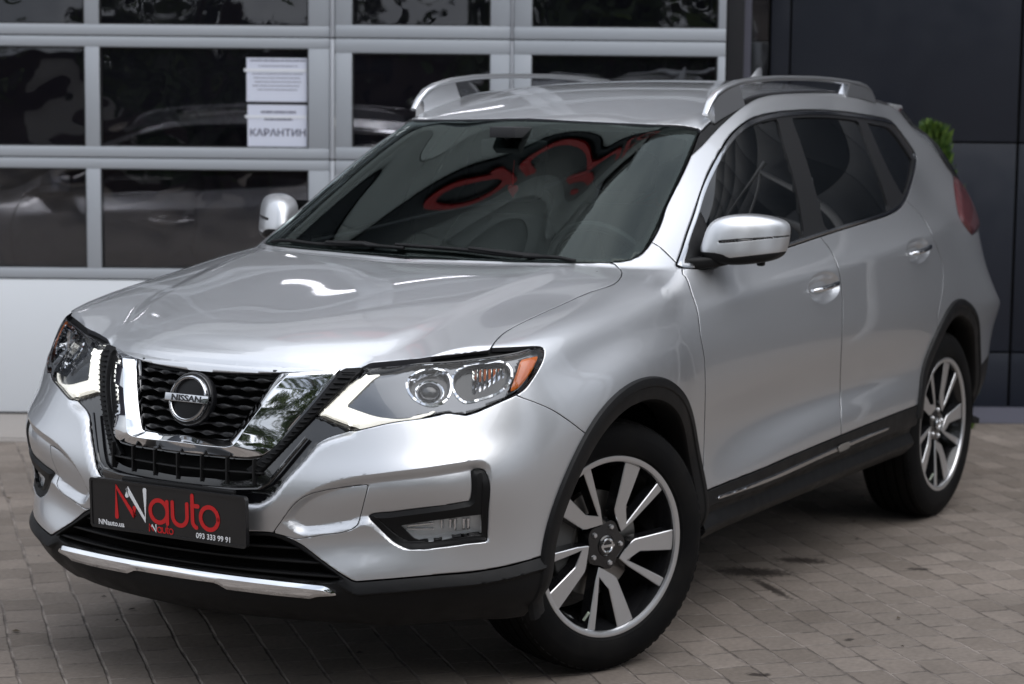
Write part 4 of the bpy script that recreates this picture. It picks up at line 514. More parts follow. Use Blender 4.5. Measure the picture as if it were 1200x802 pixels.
def mesh_from(parts, name, mats, parent=None, thick=.012, tilt=.95, sym=True, flip=False, flange_mi=0, auto=None):
    """parts: list of Surf (left half). sym: add the mirrored half; flip: only the mirrored half"""
    V = []; F = []; LN = []; MI = []
    for s in parts:
        fs = s.faces(); no = s.no.copy(); bd = boundary(fs)
        onc = np.abs(s.co[:, 1]) < 2e-4
        bd = [(a, b) for a, b in bd if not (onc[a] and onc[b])]
        if tilt and bd:
            acc = np.zeros_like(s.co)
            for a, b in bd:
                t = s.co[b]-s.co[a]; o = np.cross(t, s.no[a]); L = np.linalg.norm(o)
                if L > 1e-9: acc[a] += o/L; acc[b] += o/L
            L = np.linalg.norm(acc, axis=1); k = L > 1e-6; k &= ~onc
            no[k] += tilt*acc[k]/L[k][:, None]; no /= np.linalg.norm(no, axis=1)[:, None]+1e-12
        co = [tuple(v) for v in s.co]; ln = [[tuple(no[i]) for i in f] for f in fs]; ff = list(fs); mi = [0]*len(fs)
        if thick:
            idx = {}
            def low(i):
                if i not in idx: idx[i] = len(co); co.append(tuple(s.co[i]-s.no[i]*thick))
                return idx[i]
            for a, b in bd:
                f = (b, a, low(a), low(b)); p = [np.array(co[i]) for i in f]; n = np.cross(p[1]-p[0], p[2]-p[0]); n = n/(np.linalg.norm(n)+1e-12)
                ff.append(f); ln.append([tuple(n)]*4); mi.append(flange_mi)
        for sgn in ((1, -1) if sym else ((-1,) if flip else (1,))):
            n0 = len(V)
            if sgn > 0: V += co; F += [tuple(n0+i for i in f) for f in ff]; LN += ln
            else:
                V += [(x, -y, z) for x, y, z in co]; F += [tuple(n0+i for i in f[::-1]) for f in ff]; LN += [[(a, -b, c) for a, b, c in l[::-1]] for l in ln]
            MI += mi
    me = bpy.data.meshes.new(name); me.from_pydata(V, [], F)
    for p, k in zip(me.polygons, MI): p.material_index = k
    for m in (mats if isinstance(mats, (list, tuple)) else [mats]): me.materials.append(m)
    for p in me.polygons: p.use_smooth = True
    if auto: me.set_sharp_from_angle(angle=R_(auto))
    else: me.normals_split_custom_set([n for l in LN for n in l])
    me.update()
    o = bpy.data.objects.new(name, me); COL.objects.link(o)
    if parent: o.parent = parent
    return o
def pair(parts, name, mats, parents, **kw):
    """left and right objects"""
    if not isinstance(parents, tuple): parents = (parents, parents)
    return (mesh_from(parts, name, mats, parents[0], sym=False, **kw), mesh_from(parts, name, mats, parents[1], sym=False, flip=True, **kw))
def patch(src, name, grow=0, off=0, edge=.0015, bw=0, bh=0, steps=1):
    s = local(src, name); s = cut(s, field(s, name, grow))[0]
    if edge: s = cut(s, field(s, name, grow)+edge, both=True)
    if bw:
        for i in range(1, steps+1): s = cut(s, field(s, name, grow)+bw*i/steps, both=True)
    f = field(s, name, grow); t = np.clip(-f/bw, 0, 1) if bw else np.ones(len(f))
    if steps > 1: t = np.sin(t*math.pi/2)
    s.co = s.co+s.no*(off-bh*(1-t))[:, None]
    if bh: s.no = vnormals(s)
    return s
def lift(s, d): s = s.copy(); s.co = s.co+s.no*d; return s
def ringed(s, fn, e=.002):
    """split a strip of width e along the panel edge given by field function fn (negative inside)"""
    return cut(s, fn(s)+e, both=True)
def sep(s, fn, g=.0024, e=.0035):
    """separate by field function fn: returns (inside, outside) with a 2g gap and an edge strip each"""
    a, b = cut(s, fn(s)+g); b = cut(b, fn(b)-g)[1] if len(b.co) else b
    if len(a.co): a = cut(a, fn(a)+g+e, both=True)
    if len(b.co): b = cut(b, fn(b)-g-e, both=True)
    return a, b
def islands(s, amin):
    """drop connected bits smaller than amin"""
    fs = s.faces(); par = list(range(len(s.co)))
    def find(a):
        while par[a] != a: par[a] = par[par[a]]; a = par[a]
        return a
    for f in fs:
        r = find(f[0])
        for i in f[1:]: par[find(i)] = r
    area = {}
    for f in fs:
        p = s.co[list(f)]; n = sum(np.cross(p[i]-p[0], p[i+1]-p[0]) for i in range(1, len(f)-1)); area[find(f[0])] = area.get(find(f[0]), 0)+np.linalg.norm(n)/2
    ok = lambda f: area[find(f[0])] > amin
    q = np.array([f for f in s.q.tolist() if ok(f)], dtype=int).reshape(-1, 4)
    return compact(Surf(s.co, s.no, q, [f for f in s.g if ok(f)]))
# ------------------------------------------------------------------ materials of the car
def paint_mat():
    m = mat('silver_paint', (.56, .57, .59), rough=.38, metal=.86, coat=1.0, coat_rough=.02)
    b = m.node_tree.nodes['Principled BSDF']
    t = nd(m, 'ShaderNodeTexCoord'); v = nd(m, 'ShaderNodeTexVoronoi', Scale=2600.0); lk(m, t.outputs['Object'], v.inputs['Vector'])
    mr = nd(m, 'ShaderNodeMapRange'); mr.inputs[3].default_value = .33; mr.inputs[4].default_value = .44; lk(m, v.outputs['Color'], mr.inputs[0]); lk(m, mr.outputs[0], b.inputs['Roughness'])
    return m
PAINT = paint_mat()
EDGE = mat('panel_edge_shade', (.10, .10, .11), rough=.5)  # silver panel flanges coloured dark, painting in the shade of the shut gaps
GLOSSB = mat('gloss_black', (.006, .006, .007), rough=.08, coat=1, coat_rough=.02)
PLAST = bump(mat('black_plastic', (.0075, .0075, .008), rough=.50, spec=.2), scale=900, strength=.25, dist=.0006, rough_var=.07, base_rough=.46)
DARK = mat('dark_void', (.004, .004, .004), rough=.9, spec=.1)
CHROME = mat('chrome', (.80, .81, .83), rough=.045, metal=1)
SATIN = mat('satin_silver', (.62, .63, .65), rough=.28, metal=.9, coat=.4)
RUBBER = bump(mat('tyre_rubber', (.014, .014, .0145), rough=.62, spec=.35), scale=300, strength=.2, dist=.0008, rough_var=.08, base_rough=.62)
SEAL = mat('rubber_seal', (.01, .01, .01), rough=.6)
WSGLASS = glass_mat('windscreen_glass', (.40, .47, .45), ior=1.38, refl_col=(.88, 1.0, .96))
SIDEGLASS = glass_mat('tinted_side_glass', (.05, .055, .06), ior=1.50, body=(.004, .005, .006), bodymix=.8)
LENS = glass_mat('clear_lens', (.93, .94, .95), ior=1.33)
FRIT = mat('ceramic_frit', (.006, .006, .007), rough=.5)
ALLOY = bump(mat('machined_alloy', (.58, .585, .60), rough=.30, metal=.9, coat=.5), scale=700, strength=.04, dist=.0003)
RIMBLK = mat('rim_black', (.008, .008, .009), rough=.22, coat=.6)
STEEL = mat('brake_steel', (.30, .29, .28), rough=.42, metal=1)
LED = mat('led_strip', (.85, .84, .78), rough=.3, emit=(1, .96, .86), es=.42)
LAMPGREY = mat('lamp_bezel', (.13, .135, .145), rough=.22, metal=.7, coat=.5)
REFLECT = mat('reflector_silver', (.72, .73, .76), rough=.07, metal=1)
AMBER = mat('amber_reflector', (.72, .15, .004), rough=.18, coat=1)
REDL = mat('tail_red', (.20, .010, .016), rough=.12, coat=1)
CABIN = mat('cabin_trim', (.022, .022, .024), rough=.7)
SEATM = mat('seat_cloth', (.035, .035, .038), rough=.85)
GREYT = mat('cabin_grey', (.16, .16, .16), rough=.7)
REDM = mat('red_plastic', (.55, .018, .022), rough=.35)
WHITEL = mat('white_print', (.75, .76, .78), rough=.5)
REDL2 = mat('red_print', (.52, .012, .014), rough=.45)

# ------------------------------------------------------------------ body surface, left half
BV, BN, BF, _err = build_base(4)
keep = [f for f in BF if all(BV[i][1] > -1e-5 for i in f)]
HALF = compact(Surf(BV, BN, np.array(keep, dtype=int), []))
HALF.co[:, 1] = np.where(np.abs(HALF.co[:, 1]) < 1e-5, 0, HALF.co[:, 1])
# pressed-in shapes of the front and the doors
HALF = emboss(HALF, 'fogrecess', .019, .020, rim=.004)
def roll_edge(s, name, w, d):
    for k in (1, .66, .33, 0): s = cut(s, field(s, name)-w*k, both=True)
    f = field(s, name); t = np.clip(1-f/w, 0, 1); s.co = s.co-s.no*(d*t*t)[:, None]
    n2 = vnormals(s); k = (f < w*1.02) & (f > -.01); s.no = np.where(k[:, None], n2, s.no); return s
HALF = roll_edge(HALF, 'grille', .022, .015)
HALF = emboss(HALF, 'bulge', -.007, .075, rim=.012)
HALF = emboss(HALF, 'mouth', .05, .02, rim=.003)
HALF = emboss(HALF, 'handleF', .022, .034, rim=.0025)
HALF = emboss(HALF, 'handleR', .022, .034, rim=.0025)

car = empty('parked_car', (-1.35, 0, 0))
tag(car, 'silver mid-size SUV with black wheel arch cladding and lit daytime lights parked on the pavers', 'car')
body = empty('tmp', (0, 0, 0)); bpy.data.objects.remove(body)
class _Off: pass
def adopt(o, parent=None):
    """parent keeping the modelled (car-space) coordinates"""
    return o
CARX = 1.35
SHIFT = Matrix.Translation((CARX, 0, 0))
def own(o, p=car):
    o.parent = p
    o.matrix_local = SHIFT if p is car else Matrix.Identity(4)
    return o
def part(parts, name, mats, p=car, **kw): return own(mesh_from(parts, name, mats, None, **kw), p)
def parts2(parts, name, mats, p=None, **kw):
    a = mesh_from(parts, name, mats, None, sym=False, **kw); b = mesh_from(parts, name, mats, None, sym=False, flip=True, **kw)
    pa, pb = p if p else (car, car); own(a, pa); own(b, pb); return a, b
def mb2(mb, name, mats, p=None, **kw):
    a = mb.build(name, mats, **kw); b = mb.mir().build(name, mats, **kw); pa, pb = p if p else (car, car); own(a, pa); own(b, pb); return a, b
def mb1(mb, name, mats, p=car, **kw): return own(mb.build(name, mats, **kw), p)

# curves
kA, vA = curve('doorA', 1); kJ, vJ = curve('apjoint', 1)
zA = np.concatenate([kA[kA < 1.118], kJ]); xA = np.concatenate([vA[kA < 1.118], vJ])
zB, xB = curve('doorB', 1); zC, xC = curve('doorC', 1); zM, xM = curve('bumpline', 1)
xS, zS = curve('sill', 0); yF, zF = curve('silverlow', 0)
ytx = [-2.99, -2.72, -2.44, -2.12, -1.80, -1.45, -1.165, -.95]; yty = [.480, .512, .536, .552, .562, .566, .588, .602]
F_poly = lambda n, g=0: (lambda s: field(s, n, g))
def F_lower(s):
    x, y, z = s.co.T
    front = np.interp(y, yF, zF); side = np.interp(x, xS, zS); rear = np.where(x < -3.2, .545+(-3.2-x)*.10, .535)
    zl = np.where(x > .0, front, np.where(x > -2.7, side, rear)); return z-zl
F_A = lambda s: np.interp(s.co[:, 2], zA, xA)-s.co[:, 0]                  # negative = ahead of the door
F_bump = lambda s: np.interp(s.co[:, 2], zM, xM)-s.co[:, 0]
ys_ = lambda z: np.interp(z, [.5, .9, 1.25, 1.42, 1.65], [.60, .60, .55, .52, .465])
F_tail = lambda s: np.maximum(s.co[:, 1]-ys_(s.co[:, 2]), s.co[:, 0]+3.03)
F_roof = lambda s: np.maximum(s.co[:, 1]-np.interp(s.co[:, 0], ytx, yty)+.020, 1.42-s.co[:, 2])
F_ditch = lambda s: np.maximum(s.co[:, 1]-np.interp(s.co[:, 0], ytx, yty)-.010, 1.42-s.co[:, 2])
F_door = lambda s: np.maximum(s.co[:, 2]-np.interp(s.co[:, 0], [-2.9, -2.25, -.46], [1.36, 1.275, 1.128]), np.interp(s.co[:, 2], zC, xC)-s.co[:, 0])
F_B = lambda s: np.interp(s.co[:, 2], zB, xB)-s.co[:, 0]
def F_arch(cx, r): return lambda s: np.where(s.co[:, 1] > .3, np.hypot(s.co[:, 0]-cx, s.co[:, 2]-.372)-r, .2)
ARC = ((.012, .485), (-2.708, .485))

def surf_x(y, z, s=None):
    """x of the front face at (|y|, z)"""
    h = FBVH.ray_cast(Vector((2.0, abs(y), z)), Vector((-1, 0, 0))); return h[0].x if h[0] else .8
from mathutils.bvhtree import BVHTree
FBVH = BVHTree.FromPolygons([tuple(v) for v in HALF.co], HALF.faces())
def surf_y(x, z):
    h = FBVH.ray_cast(Vector((x, 2.0, z)), Vector((0, -1, 0))); return h[0].y if h[0] else .8
BBVH = BVHTree.FromPolygons([tuple(v) for v in BV], BF)
def base_x(y, z):
    h = BBVH.ray_cast(Vector((2.0, y, z)), Vector((-1, 0, 0))); return h[0].x if h[0] else .8
S = HALF.copy()
hood, S = sep(S, F_poly('hood'), g=.0016)
_, S = sep(S, F_poly('windscreen', .001)); _, S = sep(S, F_poly('lamp', .0025)); _, S = sep(S, F_poly('grille'), g=.001); _, S = sep(S, F_poly('nosegap'), g=0)
_, S = sep(S, F_poly('dlo')); _, S = sep(S, F_poly('taillamp', .002))
for cx, r in ARC: _, S = sep(S, F_arch(cx, r-.012), g=0)
low, S = sep(S, F_lower, g=.0018)
frontp, S = sep(S, F_A)
bumper, fender = sep(frontp, F_bump)
tail, S = sep(S, F_tail)
roof, S = sep(S, F_roof, g=.0008); ditch, S = sep(S, F_ditch, g=.0008)
doors, side = sep(S, F_door); fdoor, rdoor = sep(doors, F_B)
bumper = islands(bumper, .004); fender = islands(fender, .004); side = islands(side, .004); fdoor = islands(fdoor, .01); rdoor = islands(rdoor, .01); roof = islands(roof, .01); hood = islands(hood, .01)
# dark filler between the bonnet edge and the lamps
flap, bumper = sep(bumper, F_poly('flap'), g=.0009); _, bumper = sep(bumper, F_poly('fogtrim'), g=.0008)
bumper = islands(bumper, .003)

PE = [PAINT, EDGE]
part([hood], 'hood', PE, flange_mi=1, thick=.018)
bump_o = part([bumper], 'front_bumper', PE, flange_mi=1, thick=.02)
parts2([flap], 'bumper_cover', PE, p=(bump_o, bump_o), flange_mi=1, thick=.01, tilt=.2)
ns = patch(HALF, 'nosegap', grow=.006, off=-.020, edge=0); ns.no = vnormals(ns); part([ns], 'nose_seal', [PLAST], p=bump_o, thick=.01)
parts2([fender], 'fender', PE, flange_mi=1, thick=.015)
FD = parts2([fdoor], 'front_door', PE, flange_mi=1, thick=.02)
RD = parts2([rdoor], 'rear_door', PE, flange_mi=1, thick=.02)
BS = parts2([side], 'body_side', PE, flange_mi=1, thick=.02)
roof_o = part([roof], 'roof', PE, flange_mi=1, thick=.012)
parts2([lift(ditch, -.006)], 'roof_ditch', [PLAST], p=(roof_o, roof_o), thick=.004)
# tailgate, with its window and the bumper under it
twin = lambda s: np.maximum(np.maximum(np.abs(s.co[:, 1])-(.46-.10*(s.co[:, 2]-1.2)), s.co[:, 2]-1.535), 1.225-s.co[:, 2])
tb, tg = sep(tail, lambda s: s.co[:, 2]-.70)
tw, tg = sep(tg, twin, g=.001)
tg_o = part([tg], 'tailgate', PE, flange_mi=1, thick=.02)
part([lift(tw, -.003)], 'rear_window', [SIDEGLASS], p=tg_o, thick=.003)
part([tb], 'rear_bumper', PE, flange_mi=1, thick=.02)
sp = MB(); ys2 = np.linspace(-.455, .455, 21)
sp.sweep([(-3.075-.05*(1-(y/.46)**2), y, 1.612-.12*y*y) for y in ys2], [(-.045, .004), (-.035, .012), (.06, .020), (.10, .014), (.06, -.022), (-.02, -.022), (-.045, -.006)], mi=0)
ss_ = MB(); pts = []
for t in np.linspace(0, 1, 9):
    x = -3.045-.36*t; z = 1.572-.30*t; h = BBVH.ray_cast(Vector((x, 2, z)), Vector((0, -1, 0))); pts.append(h[0]+h[1]*.004)
ss_.sweep(pts, rrect(.045, .016, .004, 2), up=(0, 1, 0), scales=[.7, 1, 1, 1, 1, .9, .8, .6, .3])
mb2(ss_, 'spoiler_side', [GLOSSB], p=(tg_o, tg_o))
mb1(sp, 'rear_spoiler', [PAINT], p=tg_o, bevel=.004)

# lower cladding: front, sills, rear
f_front = lambda s: -s.co[:, 0]+.0
lowF, lowR = cut(low, -low.co[:, 0]+.02)
lowS, lowB = cut(lowR, -lowR.co[:, 0]-2.708)
lowF, lowS, lowB = [islands(x, .002) for x in (lowF, lowS, lowB)]
_, lowF = sep(lowF, F_poly('mouth', -.004), g=.0)
for d_ in (.012, .030, .040): lowF = cut(lowF, F_lower(lowF)+d_, both=True)
dl_ = -F_lower(lowF); wy_ = sstep((lowF.co[:, 1]-.47)/.06); lowF.co = lowF.co+lowF.no*(wy_*(.016*np.clip(dl_/.030, 0, 1)-.010*sstep((dl_-.030)/.012)))[:, None]
k_ = wy_ > .01; lowF.no = np.where(k_[:, None], vnormals(lowF), lowF.no)
lb_o = part([lift(lowF, -.002)], 'lower_bumper', [PLAST], thick=.03)
step_z = curve('sillstep', 0)
lowS = cut(lowS, lowS.co[:, 2]-np.interp(lowS.co[:, 0], *step_z), both=True); lowS = cut(lowS, lowS.co[:, 2]-np.interp(lowS.co[:, 0], *step_z)+.012, both=True)
for d_ in (.040, .055, .075): lowS = cut(lowS, lowS.co[:, 2]-np.interp(lowS.co[:, 0], *step_z)+d_, both=True)
dz_ = np.interp(lowS.co[:, 0], *step_z)-lowS.co[:, 2]; w = sstep(dz_/.012); lowS.co = lowS.co-lowS.no*(.016*w-.040*sstep((dz_-.035)/.025))[:, None]; lowS.no = vnormals(lowS)
SL = parts2([lift(lowS, .003)], 'side_sill', [PLAST], thick=.03)
part([lift(lowB, .0)], 'rear_valance', [PLAST], thick=.03)
parts2([patch(HALF, 'sillchrome', off=.007, bw=.004, bh=.003)], 'chrome_strip', [mat('strip_chrome', (.55, .56, .58), .10, metal=1)], p=SL, thick=.006)
own(mesh_from([patch(HALF, 'sillsticker', off=.0095)], 'foil_tab', [mat('foil_tab', (.16, .15, .14), .5)], None, sym=False, thick=.001), SL[0])

# mouth: dark mesh floor and three bars
mouthS = patch(HALF, 'mouth', grow=.002, off=-.004, edge=0)
mo = part([mouthS], 'lower_grille', [DARK], p=lb_o, thick=0)
gb = MB()
for z, hw in ((.462, .40), (.428, .45), (.396, .475)):
    ys2 = np.linspace(-hw, hw, 25); gb.sweep([(base_x(y, z)-.026, y, z+.012*abs(y)**2) for y in ys2], rrect(.03, .007, .003, 2), mi=0)
mb1(gb, 'grille_bar', [PLAST], p=lb_o)
# chrome skid strip
part([patch(HALF, 'skid', off=.010, bw=.010, bh=.006, edge=0)], 'skid_strip', [CHROME], p=lb_o, thick=.014, auto=22)

# ------------------------------------------------------------------ grille
fr = patch(HALF, 'grille', grow=-.001, off=-.004, edge=0)
_, fr = cut(fr, field(fr, 'vmesh', -.002)); _, fr = cut(fr, field(fr, 'lowgrille', 0))
gs_o = part([fr], 'grille_surround', [GLOSSB], thick=.03, tilt=0)
def resample(P, n):
    P = np.array(P); L = np.concatenate([[0], np.cumsum(np.hypot(*np.diff(P, axis=0).T))]); t = np.linspace(0, L[-1], n)
    return np.stack([np.interp(t, L, P[:, 0]), np.interp(t, L, P[:, 1])], 1)
vi = np.vstack([resample(OUTL['vin'+k][2], n)[(0 if k == 'A' else 1):] for k, n in (('A', 26), ('C', 9), ('B', 16))])
vo = np.vstack([resample(OUTL['vout'+k][2], n)[(0 if k == 'A' else 1):] for k, n in (('A', 26), ('C', 9), ('B', 16))])
ok_ = (vi[:, 0] > .004) & (vo[:, 0] > .004); vi, vo = vi[ok_], vo[ok_]
vi = np.vstack([vi, [[0, vi[-1, 1]]]]); vo = np.vstack([vo, [[0, vo[-1, 1]]]])
vcm = MB(); vs = []; nV = len(vi); arm_ = sstep((vi[:, 0]-.12)/.06)
for i_, (a, b) in enumerate(zip(vi, vo)):
    w_ = arm_[i_]; f1 = .24*w_+.34*(1-w_); f2 = .93*w_+.80*(1-w_); h1 = .034; h2 = -.002*w_+.018*(1-w_)
    for t, off in ((0, -.035), (0, .010), (f1, h1), (f2, h2), (1, h2-.006), (1, -.03)):
        y, z = a+(b-a)*t; vs.append((base_x(max(y, .001), z)-.016+off, y, z))
K_ = 6
vcm.add(vs, [(i_*K_+k, i_*K_+k+1, (i_+1)*K_+k+1, (i_+1)*K_+k) for i_ in range(nV-1) for k in range(K_-1)]+[tuple(range(K_))[::-1]])
vcm.join(vcm.mir()); v_o = mb1(vcm, 'chrome_grille_bar', [CHROME], p=gs_o, angle=16, bevel=.0012)
bk = patch(HALF, 'vmesh', grow=.012, off=-.040, edge=0); part([bk], 'grille_backing', [DARK], p=gs_o, thick=0)
bk = patch(HALF, 'lowgrille', grow=.006, off=-.020, edge=0); part([bk], 'grille_backing', [DARK], p=gs_o, thick=0)
# wavy slats of the mesh: bars whose height swells and shrinks along the row
poly = OUTL['vmesh'][2]; pv = np.array(poly)
def width_at(z, name):
    p = OUTL[name][2]; ys3 = []
    for (y0, z0), (y1, z1) in zip(p, p[1:]+p[:1]):
        if (z0 > z) != (z1 > z): ys3.append(y0+(z-z0)/(z1-z0)*(y1-y0))
    return max(ys3) if ys3 else 0
sl = MB(); nrow = 8
for r in range(nrow):
    z = .742+r*(.906-.742)/(nrow-1); hw = width_at(z, 'vmesh')+.006; n = int(hw*2/.006)+1; ys4 = np.linspace(-hw, hw, n); vs = []; ph = math.pi*(r % 2)
    for y in ys4:
        w_ = math.cos(y/.064*2*math.pi+ph); t = .0042+.0030*w_; x = base_x(y, z)-.022+.004*w_
        for dx, dz in ((-.020, t*.7), (-.003, t), (0, t*.35), (0, -t*.5), (-.004, -t), (-.020, -t*.7)): vs.append((x+dx, y, z+dz))
    fs = [(i*6+j, i*6+(j+1) % 6, (i+1)*6+(j+1) % 6, (i+1)*6+j) for i in range(n-1) for j in range(6)]
    sl.add(vs, fs)
mb1(sl, 'grille_mesh', [mat('grille_plastic', (.010, .010, .011), .42, spec=.3)], p=gs_o, angle=50)
dv = MB()
for k in range(-3, 4):
    y = k*.080; z0, z1 = .618+.02*abs(y), .688+.02*abs(y)
    if abs(y) > .25: z1 += .02
    x = base_x(y, .63)-.012; dv.box(x-.012, x+.002, y-.002, y+.002, z0, z1)
ys2 = np.linspace(-.26, .26, 21); dv.sweep([(base_x(y, .650)-.016, y, .650+.02*abs(y)) for y in ys2], rrect(.012, .005, .002, 2))
mb1(dv, 'grille_divider', [mat('grille_dark', (.006, .006, .0065), .5)], p=gs_o)
# finned strips beside the chrome
fs_ = patch(HALF, 'finstrip', off=.004, edge=0); fs_.no = vnormals(fs_)
GDK = mat('fin_black', (.005, .005, .0055), .55, spec=.2)
FSO = parts2([fs_], 'finned_strip', [GDK], p=(gs_o, gs_o), thick=.02)
fin = MB()
fa_ = np.array(OUTL['finA'][2]); fb2 = np.array(OUTL['finB'][2])
def along(P, t):
    L = np.concatenate([[0], np.cumsum(np.hypot(*np.diff(P, axis=0).T))]); return np.array([np.interp(t*L[-1], L, P[:, 0]), np.interp(t*L[-1], L, P[:, 1])])
for k in range(22):
    a = along(fa_, (k+.4)/22); b = along(fb2, (k+.4)/22); a, b = a+(b-a)*.15, b-(b-a)*.12
    fin.sweep([(base_x(a[0], a[1])-.010, a[0], a[1]), (base_x(b[0], b[1])-.010, b[0], b[1])], rrect(.0035, .006, .001, 1), up=(1, 0, 0))
mb2(fin, 'fin', [GDK], p=FSO)
# gloss rim under the mesh opening
rim = MB(); pth = [(.365, .752), (.335, .705), (.308, .662), (.288, .634), (.262, .617), (.20, .611), (.10, .608), (0, .607)]
pth = pth+[(-y, z) for y, z in pth[::-1][1:]]
rim.tube([(base_x(y, z)-.004, y, z) for y, z in pth], .0055, 8); mb1(rim, 'grille_lip', [GLOSSB], p=gs_o)

# ------------------------------------------------------------------ badge and plate
bx = base_x(0, .826)
bd = MB(); bd.lathe([(.0, .004), (.070, .004), (.074, -.004), (.074, -.02)], 48, mi=2)                              # dark dish
bd.lathe([(.0515, .004), (.053, .012), (.0575, .0160), (.062, .012), (.064, .004)], 64, mi=1)                         # ring
bd.box(-.074, .074, .004, .018, -.0115, .0115, mi=1)
Mb = Matrix(((0, 1, 0, bx-.002), (1, 0, 0, 0), (0, 0, 1, .826), (0, 0, 0, 1)))
tilt_ = Matrix.Rotation(R_(-14), 4, 'Y')
XB = Matrix.Translation((bx-.004, 0, .826)) @ tilt_ @ Matrix(((0, 1, 0, 0), (1, 0, 0, 0), (0, 0, 1, 0), (0, 0, 0, 1))) 
# rotation with proper handedness: local x -> +y (car left), local y -> +x (forward), z up  -> mirror; use x -> -y instead
XB = Matrix.Translation((bx-.004, 0, .826)) @ tilt_ @ Matrix(((0, 1, 0, 0), (-1, 0, 0, 0), (0, 0, 1, 0), (0, 0, 0, 1)))
badge = bd.build('badge', [GLOSSB, mat('badge_chrome', (.50, .51, .53), .08, metal=1), mat('badge_dish', (.004, .004, .005), .35, spec=.3)], bevel=.0015); badge.parent = gs_o; badge.matrix_local = XB
# lettering, local frame: x reads to the viewer's right = car's +y
XT = Matrix.Translation((bx-.004, 0, .826)) @ tilt_ @ Matrix(((0, 0, 1, 0), (1, 0, 0, 0), (0, 1, 0, 0), (0, 0, 0, 1)))
def on_face(o, base, x, y, z, p): o.parent = p; o.matrix_local = p.matrix_local.inverted() @ base @ Matrix.Translation((x, y, z)) if p is not car else base @ Matrix.Translation((x, y, z)); return o
tm = text_mesh('NISSAN', .0225, 'lettering', mat('badge_letters', (.02, .02, .022), .35), align='CENTER', bold=.0006, sx=1.35); on_face(tm, XT, 0, -.0078, .0187, badge)

XP = Matrix.Translation((.978, 0, .536)) @ Matrix.Rotation(R_(2.0), 4, 'Y') @ Matrix(((0, 0, 1, 0), (1, 0, 0, 0), (0, 1, 0, 0), (0, 0, 0, 1)))
pb = MB(); rr = rrect(.530, .137, .010, 4); n = len(rr)
pb.add([(x, y, 0) for x, y in rr]+[(x, y, -.012) for x, y in rr], [tuple(range(n)), tuple(range(n, 2*n))[::-1]]+[((i+1) % n, i, n+i, n+(i+1) % n) for i in range(n)])
rr2 = rrect(.530, .137, .010, 4); rr3 = rrect(.516, .123, .006, 4)
pb.add([(x, y, .0025) for x, y in rr2]+[(x, y, .0025) for x, y in rr3]+[(x, y, .0004) for x, y in rr3], [(i, (i+1) % n, n+(i+1) % n, n+i) for i in range(n)]+[(n+i, n+(i+1) % n, 2*n+(i+1) % n, 2*n+i) for i in range(n)])
pb.add([(x, y, .0025) for x, y in rr2]+[(x, y, 0) for x, y in rr2], [((i+1) % n, i, n+i, n+(i+1) % n) for i in range(n)])
PLATE = mat('plate_black', (.010, .010, .011), .32, coat=.3)
plate = pb.build('number_plate', [PLATE]); plate.parent = car; plate.matrix_local = SHIFT @ XP
def arcp(cx, cy, rx, ry, a0, a1, n=20): return [(cx+rx*math.cos(R_(a0+(a1-a0)*i/n)), cy+ry*math.sin(R_(a0+(a1-a0)*i/n))) for i in range(n+1)]
def letters_auto(red, x0, base, s, w, z):
    """the rounded word, x0 = left edge, s = x-height"""
    r = s/2; lay = 0
    a = x0+r*1.0
    stroke(red, arcp(a, base+r, r*.97, r, 0, 360, 36), w, z, z+.001); stroke(red, [(a+r*.97, base+s*.98), (a+r*.97, base)], w, z+.0002, z+.0012)
    u = a+r*.97+s*.30
    stroke(red, [(u, base+s)]+arcp(u+r*.82, base+r*.84, r*.82, r*.84, 180, 360, 18)+[(u+r*1.64, base+s)], w, z+.0001, z+.0011)
    t = u+r*1.64+s*.30
    stroke(red, [(t, base+s*1.42), (t, base+s*.30)]+arcp(t+s*.28, base+s*.28, s*.28, s*.28, 180, 255, 8), w, z+.0001, z+.0011); stroke(red, [(t-s*.02, base+s*.97), (t+s*.32, base+s*.97)], w, z+.0003, z+.0013)
    o = t+s*.44+r
    stroke(red, arcp(o, base+r, r*.97, r, 0, 360, 36), w, z+.0002, z+.0012)
    return o+r
def logo(scale, ox, oy, w, p, name='logo', z=.0006, sub=True):
    red = MB(); wh = MB(); S_ = scale
    stroke(red, [(ox, oy), (ox, oy+.083*S_), (ox+.062*S_, oy+.006*S_), (ox+.062*S_, oy+.030*S_)], w, z, z+.001)
    stroke(wh, [(ox+.038*S_, oy+.062*S_), (ox+.038*S_, oy+.083*S_), (ox+.100*S_, oy), (ox+.100*S_, oy+.083*S_)], w, z+.0006, z+.0018)
    letters_auto(red, ox+.116*S_, oy-.0*S_, .060*S_, w*.92, z)
    a = red.build(name, [REDL2], recalc=True); b = wh.build(name, [WHITEL], recalc=True)
    return a, b
for o_ in logo(1.0, -.1715, -.031, .0122, plate, 'lettering'): o_.parent = plate; o_.matrix_local = Matrix.Identity(4)
for o_ in logo(.235, -.0595, -.0580, .0030, plate, 'small_lettering'): o_.parent = plate; o_.matrix_local = Matrix.Identity(4)
for txt, x, sz in (('NNauto.ua', -.238, .0205), ('093 333 99 91', .098, .0205)):
    o_ = text_mesh(txt, sz, 'small_lettering', WHITEL, bold=.0003, sx=.98); o_.parent = plate; o_.matrix_local = Matrix.Translation((x, -.058, .0006))
hb = MB(); hb.box(.952, .972, -.16, .215, .600, .614); hb.box(.93, .962, -.20, .20, .50, .58)
mb1(hb, 'plate_holder', [PLAST], bevel=.004)

